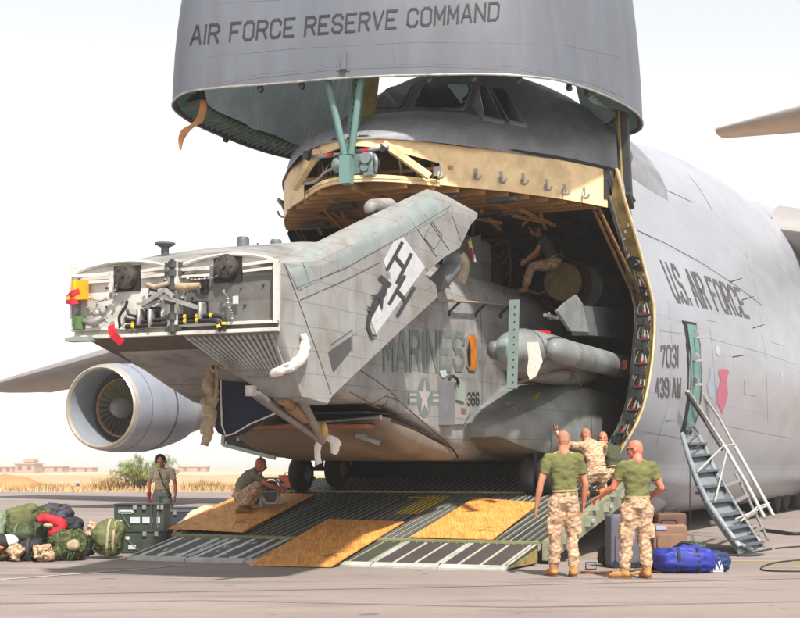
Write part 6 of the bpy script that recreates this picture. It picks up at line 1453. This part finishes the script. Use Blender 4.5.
# ================================================================== plywood, luggage and loose gear
def plywood(px, lab, seed, dz=.03):
    q = [LR(x, y, dz) for x, y in px]; m = MB(); m.hexa(q, (0,0,.02))
    return solo('plywood_sheet', m, woodmat('plywood %d' % seed, seed), lab, 'plywood', group='plywood sheets laid over the ramp', bevel=.003)
plywood([(169,529),(243,532.5),(314.5,495),(244,493)], 'plywood sheet with the crouching man on it, highest on the left of the ramp', 1, .06)
plywood([(249,565.5),(331,567.5),(404,522.5),(328,520)], 'plywood sheet in the middle, reaching down over the ramp toe', 2, .035)
plywood([(411,537.5),(493,540),(540,503.5),(474,499)], 'plywood sheet at the right of the ramp, behind the standing man', 3, .035)
def fabric(c, rad, rot=0, tilt=0, amp=.03, fr=4, seed=1, e=.65, e2=.75, nu=44, nv=28):
    m = MB(ID); Rm = Matrix.Rotation(R(rot), 3, 'Z') @ Matrix.Rotation(R(tilt), 3, 'Y'); m.ell(c, rad, Rm, nu, nv, e, e2); m.noise(amp*1.25, fr, seed); m.noise(amp*.45, fr*3.2, seed+3)
    for i, v in enumerate(m.v):
        k = noise.noise(Vector((v.x*5+seed, v.y*5, v.z*9))); m.v[i] = v-(v-Vector(c)).normalized()*max(0, .05-abs(k)*.35)*.9
    z0 = .006
    for v in m.v:
        if v.z < z0: v.z = z0+(v.z-z0)*.02
    return m, Rm
def band(c, rad, Rm, x, wd, th, axis=0):               # strap loop round a bag at local coordinate x
    m = MB(ID); A, B = [], []
    k = math.sqrt(max(.05, 1-(x/rad[0])**2))**.75
    for i in range(33):
        t = 2*math.pi*i/32; p = Vector((x, (rad[1]*k+th)*math.copysign(abs(math.cos(t))**.65, math.cos(t)), (rad[2]*k+th)*math.copysign(abs(math.sin(t))**.75, math.sin(t))))
        A.append(Vector(c)+Rm @ (p-Vector((wd/2,0,0)))); B.append(Vector(c)+Rm @ (p+Vector((wd/2,0,0))))
    for l in (A, B):
        for v in l: v.z = max(v.z, .008)
    C = [a+(Vector(c)-a).normalized()*.02 for a in A]; D = [b+(Vector(c)-b).normalized()*.02 for b in B]
    m.loft([A, B, D, C, A], False, False); return m
PILE = 'duffel bags and packs heaped at the far left'
def bag(name, lab, cat, px0, px1, py0, py1, Y, mtl, depth=.3, rot=0, tilt=0, straps=(), strap_m=None, amp=.045, fr=4, seed=1, e=.65, e2=.75, group=PILE, extra=None):
    c = W((px0+px1)/2, (py0+py1)/2, Y); rx = (px1-px0)/2*Y/F; rz = (py1-py0)/2*Y/F; rad = (rx, depth, rz); c.z = max(c.z, rz*.9)
    m, Rm = fabric(c, rad, rot, tilt, amp, fr, seed, e, e2)
    t = thing(name, lab, cat, (c.x, c.y, max(0, c.z-rz)), 0, group); b_ = part('shell', m, mtl, t, 180, recalc=True)
    for x in straps: part('strap', band(c, rad, Rm, x*rx, .035, .012), strap_m or M_rope, t, 60)
    if extra: extra(t, c, rad, Rm)
    return t
def pocket(mtl, dx, dz, sx, sz, nm='pocket', dy=-1.0, sy=.10):
    def f(t, c, rad, Rm):
        m = MB(ID); q = Vector(c)+Rm @ Vector((dx*rad[0], dy*rad[1]*.8, dz*rad[2])); m.ell(q, (sx*rad[0], sy, sz*rad[2]), Rm, 26, 16, .6, .7); m.noise(.015, 9, 5)
        for v in m.v: v.z = max(v.z, .007)
        part(nm, m, mtl, t, 180)
    return f
def multi(*fs):
    def f(*a):
        for g in fs: g(*a)
    return f
def buckles(n, mtl=None):
    def f(t, c, rad, Rm):
        for i in range(n):
            m = MB(ID); q = Vector(c)+Rm @ Vector((random.uniform(-.6,.6)*rad[0], -rad[1]*.93, random.uniform(-.5,.6)*rad[2])); m.box(q, (.04,.03,.03)); part('buckle', m, M_black, t)
            m = MB(ID); m.tube([q, q+Vector((random.uniform(-.05,.05),-.03,-.08)), q+Vector((random.uniform(-.12,.12),-.02,-.17))], .009, 5, sub=3)
            for v in m.v: v.z = max(v.z, .007)
            part('strap_end', m, mtl or M_greenb, t)
    return f
bag('duffel_bag', 'large upright olive duffel with two tan straps, right end of the pile', 'duffel bag', 93, 124, 519, 556, 22.2, M_oliveb, .26, 0, 4, (.15,.5), M_rope, .03, 3.5, 2, extra=buckles(3))
bag('duffel_bag', 'big olive green rolled duffel lying on top at the left of the pile', 'duffel bag', 6, 42, 504, 534, 22.6, M_oliveb, .27, 0, -8, (-.75,.62), M_greenb, .035, 3.5, 3)
bag('sleeping_bag', 'grey purple stuffed sack on the top of the pile', 'sleeping bag', 40, 74, 504, 521, 22.8, M_purple, .22, 0, 8, (.2,), M_blackb, .035, 5, 4, extra=pocket(M_wood1, -.65, -.2, .45, .7))
bag('duffel_bag', 'pale green bag cut by the left edge of the picture', 'duffel bag', -16, 9, 513, 545, 22.4, mat('pale green nylon', (.17,.22,.13), .7, 0, .2, 5, bump=.5, bscale=9), .25, 0, 0, (.3,), M_oliveb, .035, 4, 5)
bag('duffel_bag', 'dark olive bag squeezed under the big rolled duffel', 'duffel bag', 6, 38, 524, 546, 22.4, M_greenb, .25, 0, 3, (-.2,.5), M_oliveb, .035, 4, 6)
bag('rucksack', 'dark green pack standing under the red jacket', 'rucksack', 33, 56, 522, 549, 22.4, M_greenb, .22, 0, 0, (.0,), M_blackb, .035, 5, 7, extra=buckles(3))
bag('daypack', 'black pack resting beside the red jacket near the top of the pile', 'daypack', 61, 84, 517, 538, 22.3, M_blackb, .17, 0, 6, (), None, .03, 5, 8, extra=buckles(2, M_blackb))
bag('rucksack', 'woodland camouflage rucksack with a tan pouch, front of the pile', 'rucksack', 48, 88, 529, 561, 21.7, M_wood1, .25, 0, -4, (-.3,.3), M_greenb, .045, 5, 9, extra=multi(pocket(M_rope, .42, .0, .30, .34, 'tan_pouch'), pocket(M_wood1, -.5, -.4, .35, .4), buckles(7)))
bag('daypack', 'black daypack between two tan camouflage bundles, front of the pile', 'daypack', 18, 44, 539, 561, 21.6, M_blackb, .2, 0, -4, (.0,), M_purple, .03, 6, 10, extra=buckles(4, M_blackb))
bag('camouflage_bundle', 'tan camouflage bundle left of the black daypack', 'bundle', 11, 24, 545, 560, 21.4, M_desert, .14, 0, 20, (), None, .05, 8, 11)
bag('camouflage_bundle', 'tan camouflage bundle right of the black daypack', 'bundle', 36, 52, 544, 561, 21.3, M_desert, .13, 0, -20, (), None, .05, 8, 12)
bag('camouflage_bundle', 'brown camouflage pack lying at the left edge under the white cap', 'bundle', -12, 13, 542, 561, 21.6, camo('brown camouflage', [(.20,.12,.06), (.07,.05,.03), (.30,.2,.12)], 10), .2, 0, 0, (.2,), M_greenb, .05, 6, 13)
bag('camouflage_bundle', 'crumpled tan camouflage jacket hung over the black box', 'bundle', 84, 99, 525, 549, 22.2, M_desert, .12, 0, 15, (), None, .06, 7, 14)
bag('equipment_case', 'small black case between the camouflage rucksack and the upright olive duffel', 'case', 78, 93, 534, 556, 22.2, M_blackb, .15, 0, 0, (.3,), M_purple, .008, 6, 15, .25, .25)
m = MB(ID); P = [W(x, y, 22.05) for x, y in ((39,520),(46,518),(54,520),(60,524),(60,529),(55,533),(49,534))]; m.tube(P, [.07,.09,.08,.10,.09,.09,.05], 14, sub=5); m.noise(.03, 8, 3)
t = thing('red_jacket', 'bright red jacket stuffed among the bags at the middle of the pile', 'jacket', (P[3].x, P[3].y, P[3].z-.2), 0); part('cloth', m, M_red, t, 180)
m = MB(ID); m.ell(W(48,525.5,21.95), (.075,.04,.035)); m.noise(.01, 9, 2); part('pale_lining', m, M_rope, t, 180)
m = MB(ID); c = W(9,541,21.5); m.ell(c, (.14,.13,.10), nu=24, nv=14); t = thing('baseball_hat', 'white cap with a black and orange front at the left end of the pile', 'hat', (c.x, c.y, c.z-.12), 0); part('crown', m, mat('white cap cloth', (.7,.68,.7), .8), t, 180)
m = MB(ID); m.ell(c+Vector((-.09,-.05,-.02)), (.13,.13,.12), nu=20, nv=12); part('front_panel', m, M_blackb, t, 180); m = MB(ID); m.ell(c+Vector((-.12,-.12,-.09)), (.09,.08,.04), nu=20, nv=12); part('peak', m, mat('orange cap peak', (.6,.15,.03), .8), t, 180)

# crates
CR = 'dark green crates stacked beside the ramp toe'
def crate(lab, px0, px1, py0, py1, Y, dep, marks, z0):
    a, b = W(px0, py1, Y), W(px1, py0, Y); x0, x1 = a.x, b.x; z1 = b.z
    t = thing('equipment_crate', lab, 'crate', ((x0+x1)/2, Y+dep/2, z0), 0, CR)
    m = MB(ID); m.box(((x0+x1)/2, Y+dep/2, (z0+z1)/2), (x1-x0, dep, z1-z0)); part('box', m, M_crate, t, None, bevel=.012)
    m = MB(ID); m.box(((x0+x1)/2, Y+dep/2, z1+.012), (x1-x0+.03, dep+.03, .03)); part('lid', m, M_dark, t, bevel=.006)
    for x in (x0+.015, x1-.015): m = MB(ID); m.box((x, Y-.012, (z0+z1)/2), (.035, .02, z1-z0)); part('corner_edge', m, M_dark, t)
    m = MB(ID); m.beam((x0+.08, Y-.008, z1-.08), (x0+(x1-x0)*.42, Y-.008, z0+.05), .014, .02, (0,1,0)); part('brace_line', m, mat('pale green brace', (.10,.14,.09), .6), t)
    for u, v, w_, h_ in marks: m = MB(ID); m.box((x0+(x1-x0)*u, Y-.009, z0+(z1-z0)*v), (w_, .012, h_)); part('sticker', m, M_wpaint, t)
    for u in (.55, .8): m = MB(ID); m.box((x0+(x1-x0)*u, Y-.02, z1-.03), (.06, .03, .07)); part('hasp', m, M_steel, t)
    return t
crate('lower dark green crate of the stack, resting on the tarmac by the ramp toe', 119, 166, 532, 553, 23.4, .75, [(.12,.72,.16,.05),(.28,.3,.12,.07)], 0)
crate('upper dark green crate of the stack with pale stickers, in front of the woman', 114.5, 152, 505.5, 531, 23.5, .7, [(.32,.78,.26,.04),(.3,.72,.2,.03),(.12,.40,.10,.03),(.55,.42,.16,.10),(.88,.42,.16,.10)], .36)
crate('narrow dark crate standing right of the pale stickers, next to the upper crate', 153, 164, 505.5, 531, 23.55, .6, [(.5,.42,.05,.10)], .36)
crate('low dark green crate behind the stack, partly hidden by the ramp toe', 168, 186, 534, 553, 24.2, .7, [], 0)
a = W(169.5, 525, 25.9); b = W(199, 507.5, 25.9); t = thing('hard_case', 'dark blue grey hard case with a pale rim, right of the woman', 'case', ((a.x+b.x)/2, 26.2, 0))
m = MB(ID); m.box(((a.x+b.x)/2, 26.2, b.z/2), (b.x-a.x, .6, b.z)); part('box', m, mat('dark blue grey plastic', (.03,.035,.045), .5, 0, .2, 4), t, bevel=.02)
m = MB(ID); m.box(((a.x+b.x)/2, 26.2, b.z-.06), (b.x-a.x+.03, .63, .05)); part('lid_rim', m, mat('grey rim plastic', (.10,.11,.12), .5), t, bevel=.008)
for x in (a.x+.1, b.x-.12): m = MB(ID); m.box((x, 25.88, b.z-.09), (.05,.03,.08)); part('catch', m, M_steel, t)
# tool box and caged instrument
p = LR(290, 488, .03); Pw = FR @ p; t = thing('tool_box', 'small orange red tool box on the ramp beside the helicopter wheels', 'tool box', Pw, R(-12)); fr_ = WM[t]
m = MB(fr_); m.box((0,0,.11), (.36,.22,.20)); part('box', m, M_orange, t, bevel=.015); m = MB(fr_); m.box((0,0,.222), (.38,.24,.03)); part('lid', m, M_orange, t, bevel=.008)
m = MB(fr_); m.tube([(-.1,0,.24),(-.08,0,.28),(.08,0,.28),(.1,0,.24)], .01, 6); part('handle', m, M_black, t); m = MB(fr_); m.box((-.12,-.115,.12), (.05,.02,.06)); part('catch', m, M_black, t)
Pw = FR @ LR(271, 504, .085); t = thing('caged_instrument', 'grey instrument inside a white tubular frame, in front of the crouching man', 'instrument', Pw, R(-20)); fr_ = WM[t]
def cage(r, zs): return [(r[i]*math.cos(R(20+60*k)), r[i]*math.sin(R(20+60*k)), zs[i]) for i in range(len(zs))]
for k in range(6):
    m = MB(fr_); c_, s_ = math.cos(R(20+60*k)), math.sin(R(20+60*k)); m.tube([(.20*c_,.20*s_,.01),(.27*c_,.27*s_,.2),(.24*c_,.24*s_,.36),(.12*c_,.12*s_,.44)], .014, 8, sub=3); part('frame_tube', m, M_wpaint, t, 180)
for r_, z in ((.20,.015),(.27,.22),(.13,.44)): m = MB(fr_); m.tube([(r_*math.cos(2*math.pi*i/18), r_*math.sin(2*math.pi*i/18), z) for i in range(19)], .013, 8, False); part('frame_ring', m, M_wpaint, t, 180)
m = MB(fr_); m.ell((0,0,.22), (.15,.15,.19)); part('instrument_body', m, mat('instrument grey', (.16,.17,.19), .4), t, 180)
m = MB(fr_); m.tube([(-.12,-.1,.15),(-.13,-.12,.3),(0,-.1,.38),(.1,-.1,.2)], .018, 7, sub=4); part('instrument_hose', m, M_steel, t, 180)
m = MB(fr_); m.ell((-.30,-.05,.07), (.15,.10,.07)); m.noise(.03,9,2); part('maroon_cloth', m, mat('maroon cloth', (.16,.02,.03), .9), t, 180)

# hanging things
m = MB(ID); P = [W(x, y, 18.3) for x, y in ((207,360),(211,372),(209,385),(213,395),(208,405),(211,416),(207,428),(208,436),(204,446))]; m.tube(P, [.03,.05,.09,.07,.10,.07,.09,.06,.05], 10, sub=6); m.noise(.03, 9, 3); m.noise(.02, 22, 5)
t = thing('webbing_strap', 'bunched tan webbing strap hanging beside the engine and the navy cover', 'strap', (P[4].x, P[4].y, P[-1].z)); part('webbing', m, M_rope, t, 180)
m = MB(ID); m.tube([W(x, y, z) for x, y, z in ((190,357,18.0),(207,362,18.2),(219,367,18.25),(245,368,17.3),(275,367,16.95))], .014, 6, sub=4); part('rope', m, M_rope, t, 180)
m = MB(ID); m.tube([W(x, y, 18.25) for x, y in ((207,360),(214,372),(217,366),(216,392),(213,400))], .022, 7, sub=4); part('loose_end', m, M_rope, t, 180)
m = MB(ID); m.beam(W(211,358,18.3), W(211,385,18.3), .03, .02, (0,1,0)); part('strap_hook', m, M_steel, t)
m = MB(ID); HR = lambda x, y: hit(T_py, x, y, .045) or W(x, y, 16.6)
P = [HR(x, y) for x, y in ((300,334),(302,342),(301,352),(295,362),(285,368),(272,371))]; m.tube(P, [.03,.055,.065,.06,.055,.04], 12, sub=6); m.noise(.02, 16, 3)
m.tube([HR(x, y) for x, y in ((299,356),(290,366),(280,371),(277,368),(288,362))], [.03,.035,.03,.03,.02], 10, sub=5)
t = thing('chafing_rag', 'white rag wrapped on the lower corner of the folded tail', 'rag', (P[3].x, P[3].y, P[-1].z)); part('cloth', m, M_white, t, 180)
m = MB(ID); P = [W(x, y, 18.8) for x, y in ((324,437),(319,443),(317,452),(319,464))]; m.tube(P, [.03,.045,.04,.045], 10, sub=6); P2 = [W(x, y, 18.75) for x, y in ((324,437),(331,439),(335,446),(333,454))]; m.tube(P2, [.035,.05,.06,.045], 10, sub=6); P3 = [W(x, y, 18.75) for x, y in ((326,438),(335,440),(340,446))]; m.tube(P3, [.03,.04,.03], 10, sub=6); m.noise(.015, 14, 3)
t = thing('tied_rag', 'white rag knotted to the end of the tail struts above the ramp', 'rag', (P[0].x, P[0].y, P[-1].z)); part('cloth', m, M_white, t, 180)
m = MB(ID); m.tube([W(322,424,18.8), W(321,438,18.8)], .02, 8); part('tie', m, M_white, t)
def streamer(lab, pts, Y, wd=.05):
    m = MB(FR); P = [Vector((LA(x, y, -4.16).x, -4.16-.03*math.sin(i*2), LA(x, y, -4.16).z)) for i, (x, y) in enumerate(pts)]; P, _ = smooth_path(P, 1, 4)
    for p, q in zip(P[:-1], P[1:]):
        d = (q-p).normalized(); n = Vector((-d.z, 0, d.x))*wd; m.hexa([p-n, p+n, q+n, q-n], (0,.008,0))
    solo('red_streamer', m, M_red, lab, 'streamer', group='red warning streamers on the folded tail')
streamer('longest red streamer, hanging below the left fold bulkhead', [(111,325),(114,334),(121,343)], 17)
streamer('upper short red streamer on the left edge of the fold bulkhead', [(79,291),(73,294),(66,298)], 17, .035)
streamer('lower short red streamer on the left edge of the fold bulkhead', [(78,301),(72,302),(65,301)], 17, .035)

# luggage by the standing men
def suitcase(name, lab, px0, px1, py0, py1, Y, dep, mtl, rz, handle='top', group='suitcases beside the standing men', ex=None):
    a, b = W(px0, py1, Y), W(px1, py0, Y); w_, h_ = b.x-a.x, b.z-max(0, a.z); z0 = max(0, a.z)
    t = thing(name, lab, 'suitcase', ((a.x+b.x)/2, Y, z0), R(rz), group); f_ = WM[t]
    m = MB(f_); m.ell((0,0,h_/2), (w_/2, dep/2, h_/2), None, 40, 26, .22, .2); m.noise(.006, 9, 3); sh_ = part('shell', m, mtl, t, 60)
    for y_ in (-dep*.32, dep*.32): m = MB(f_); m.tube([(w_*.47*math.copysign(abs(math.cos(k))**.25, math.cos(k)), y_, h_/2+h_*.49*math.copysign(abs(math.sin(k))**.25, math.sin(k))) for k in [2*math.pi*i/40 for i in range(41)]], .008, 6, False); part('zip_piping', m, M_blackb, sh_)
    m = MB(f_); m.ell((0,-dep*.5,h_*.38), (w_*.38,.03,h_*.28), None, 24, 16, .25, .25); part('front_pocket', m, mtl, sh_, 60)
    m = MB(f_); m.tube([(-.10,0,h_-.01),(-.09,0,h_+.05),(.09,0,h_+.05),(.10,0,h_-.01)], .014, 8, sub=3); part('carry_handle', m, M_black, t, 180)
    if ex: ex(t, f_, w_, h_, dep)
    return t
def wheels(t, f_, w_, h_, dep):
    for x in (-w_*.36, w_*.36): m = MB(f_); m.tube([(x-.02,-.08,.03),(x+.02,-.08,.03)], .03, 14); part('wheel', m, M_black, t, 40); m = MB(f_); m.box((x,-dep*.48,.05), (.05,.04,.12)); part('wheel_guard', m, M_black, t)
suitcase('suitcase', 'tall dark grey upright suitcase standing between the two standing men', 607, 640, 514, 568, 20.1, .34, M_greys, 8, ex=wheels)
suitcase('suitcase', 'dark brown suitcase with two black handles, behind the lighter brown one', 656, 685, 512.5, 548, 20.6, .3, M_brownd, 0)
suitcase('suitcase', 'lighter brown soft suitcase with a front pocket and luggage tag', 652, 686, 524, 551, 20.0, .34, M_brown, -5, ex=lambda t, f_, w_, h_, dep: (part('luggage_tag', (lambda m: (m.box((-.12,-dep*.5,h_*.88), (.14,.03,.05)), m)[1])(MB(f_)), mat('pale blue tag', (.35,.38,.6), .5), t), part('metal_badge', (lambda m: (m.box((.05,-dep*.5-.035,h_*.16), (.09,.01,.02)), m)[1])(MB(f_)), M_chrome, t)))
def duffel(lab, px0, px1, py0, py1, Y, mtl, dep, straps, seed, ex=None):
    return bag('sports_bag', lab, 'sports bag', px0, px1, py0, py1, Y, mtl, dep, 0, 0, straps, M_blackb, .035, 5, seed, .6, .7, 'sports bags beside the standing men', ex)
duffel('royal blue holdall with black straps lying in front of the brown suitcases', 652, 716, 546.5, 573.5, 19.1, M_blue, .24, (-.25,.35), 21, lambda t, c, rad, Rm: part('grip', (lambda m: (m.tube([c+Vector((-.12,-.05,rad[2])), c+Vector((-.02,-.1,rad[2]+.06)), c+Vector((.14,-.05,rad[2]))], .02, 8, sub=4), m)[1])(MB(ID)), M_blackb, t, 60))
def stripes(t, c, rad, Rm):
    for i, h_ in enumerate((.05,.085,.12)):
        m = MB(ID); q = c+Vector((-.02+i*.06, -rad[1]*.99-.01, -.09)); m.hexa([q, q+Vector((.045,0,0)), q+Vector((-.0,0,h_)), q+Vector((-.035,0,h_*.82))], (0,.04,0)); part('white_stripe', m, M_wpaint, t)
    m = MB(ID); m.box(c+Vector((.04,-rad[1]*.99-.01,-.115)), (.19,.03,.022)); part('white_bar', m, M_wpaint, t)
duffel('navy sports bag with three white slanted stripes, right end of the luggage', 690, 728.5, 550.5, 572.5, 19.35, M_bluen, .22, (), 22, stripes)
bag('holdall', 'small black holdall on the ground left of the grey suitcase', 'holdall', 598, 613, 545, 566, 20.4, M_blackb, .2, 0, 0, (.2,), M_blackb, .03, 6, 23, group=None)
bag('holdall', 'flat olive and tan pouch squeezed between brown suitcase and navy sports bag', 'pouch', 684, 706, 543, 556, 19.7, M_wood1, .16, 0, 0, (), None, .03, 7, 24, group=None)
bag('holdall', 'black bag under the royal blue holdall, behind the standing man', 'holdall', 640, 662, 549, 571, 19.5, M_blackb, .2, 0, 0, (), None, .03, 6, 25, group=None)
# strap and handle frames on the tarmac
m = MB(ID)
P = [G(x, y, .008) for x, y in ((583,571.5),(596,573),(612,572),(628,574),(650,571.5),(664,572.5))]; Q, _ = smooth_path(P, 1, 6)
for p, q in zip(Q[:-1], Q[1:]): d = (q-p).normalized(); n = Vector((-d.y, d.x, 0))*.06; m.hexa([p-n, p+n, q+n, q-n], (0,0,.012))
solo('cargo_strap', m, mat('orange webbing', (.62,.22,.05), .8, 0, .3, 5), 'orange webbing strap lying on the tarmac at the feet of the standing men', 'strap')
for x, y, lab in ((591,570,'black wire handle frame on the tarmac between the standing men, left one'), (630,572,'black wire handle frame beside the boot of the man in sunglasses')):
    p = G(x, y); m = MB(ID); m.tube([p+Vector((-.07,0,.01)), p+Vector((-.07,0,.10)), p+Vector((.07,0,.10)), p+Vector((.07,0,.01)), p+Vector((-.07,0,.01))], .010, 6); solo('wire_handle', m, M_black, lab, 'handle', smooth=60, group='wire handles on the tarmac')
def cable(lab, pts, r=.012, nm='cable', mtl=None):
    m = MB(ID); m.tube([G(x, y, r) for x, y in pts], r, 6, sub=6); solo(nm, m, mtl or M_black, lab, 'cable', smooth=60)
cable('thin black cable looping on the tarmac below the foot of the stairs', [(900,569),(830,571),(775,571),(761,568.5),(772,563.5),(800,560),(880,556)])
cable('black cable running along the tarmac from the stair foot to the right', [(738,556),(760,551),(790,547),(860,543)], .014)
cable('thick dark hose lying under the fuselage behind the stairs', [(755,529),(780,532),(800,533.5),(870,530)], .04)
m = MB(ID); c = G(716, 525); m.box(c+Vector((0,0,.06)), (.32,.2,.10)); solo('wheel_chock', m, M_steel, 'small pale chock on the tarmac under the fuselage, left of the stairs', 'chock', bevel=.01)
m = MB(ID); m.tube([G(700,525)+Vector((0,0,.7)), G(691,532)], .02, 6) if 0 else m.tube([FR @ LB(690,440,3.4), FR @ LB(690,528,3.4)], .010, 6); solo('hanging_line', m, M_black, 'thin dark line hanging from the door sill to the ground left of the stairs', 'line')
m = MB(ID); rings = []
for i in range(24):
    t_ = 2*math.pi*i/24; c = G(738, 554.5); rings.append((c.x+(.42+.12*noise.noise(Vector((i*.9,0,0))))*math.cos(t_), c.y+(.55+.2*noise.noise(Vector((i*.7,3,0))))*math.sin(t_), .010))
m.add(rings, [tuple(range(24))]); solo('dark_ground_patch', m, mat('dark tarmac patch', (.045,.038,.035), .45, 0, .3, 6), None, None, kind='structure')  # irregular dark patch on the tarmac below the stair foot
def stain(px, py, rx, ry, sd, mtl):
    c = G(px, py); m = MB(ID); P = [(c.x+rx*(1+.35*noise.noise(Vector((i*.45,sd,0))))*math.cos(2*math.pi*i/30), c.y+ry*(1+.4*noise.noise(Vector((i*.5,sd,5))))*math.sin(2*math.pi*i/30), .006+.0007*(sd % 7)) for i in range(30)]
    m.add(P, [tuple(range(30))]); solo('tarmac_stain', m, mtl, None, None, kind='structure')
M_st1 = mat('faint tarmac stain', (.155,.125,.115), .7, 0, .2, 3)

# ================================================================== desert haze
hz = MB(ID); hz.box((0, 430, 19), (1500, 1000, 42.2)); 
hm = bpy.data.materials.new('desert haze'); hm.use_nodes = True; hn = hm.node_tree; hn.nodes.clear()
ho = hn.nodes.new('ShaderNodeOutputMaterial'); hv = hn.nodes.new('ShaderNodeVolumePrincipled'); hv.inputs['Color'].default_value = (1,.95,.9,1); hv.inputs['Density'].default_value = .0009; hv.inputs['Anisotropy'].default_value = .1
hn.links.new(hv.outputs[0], ho.inputs['Volume'])
solo('haze', hz, hm, None, None, kind='stuff')
S.cycles.volume_bounces = 0; S.cycles.volume_step_rate = 4
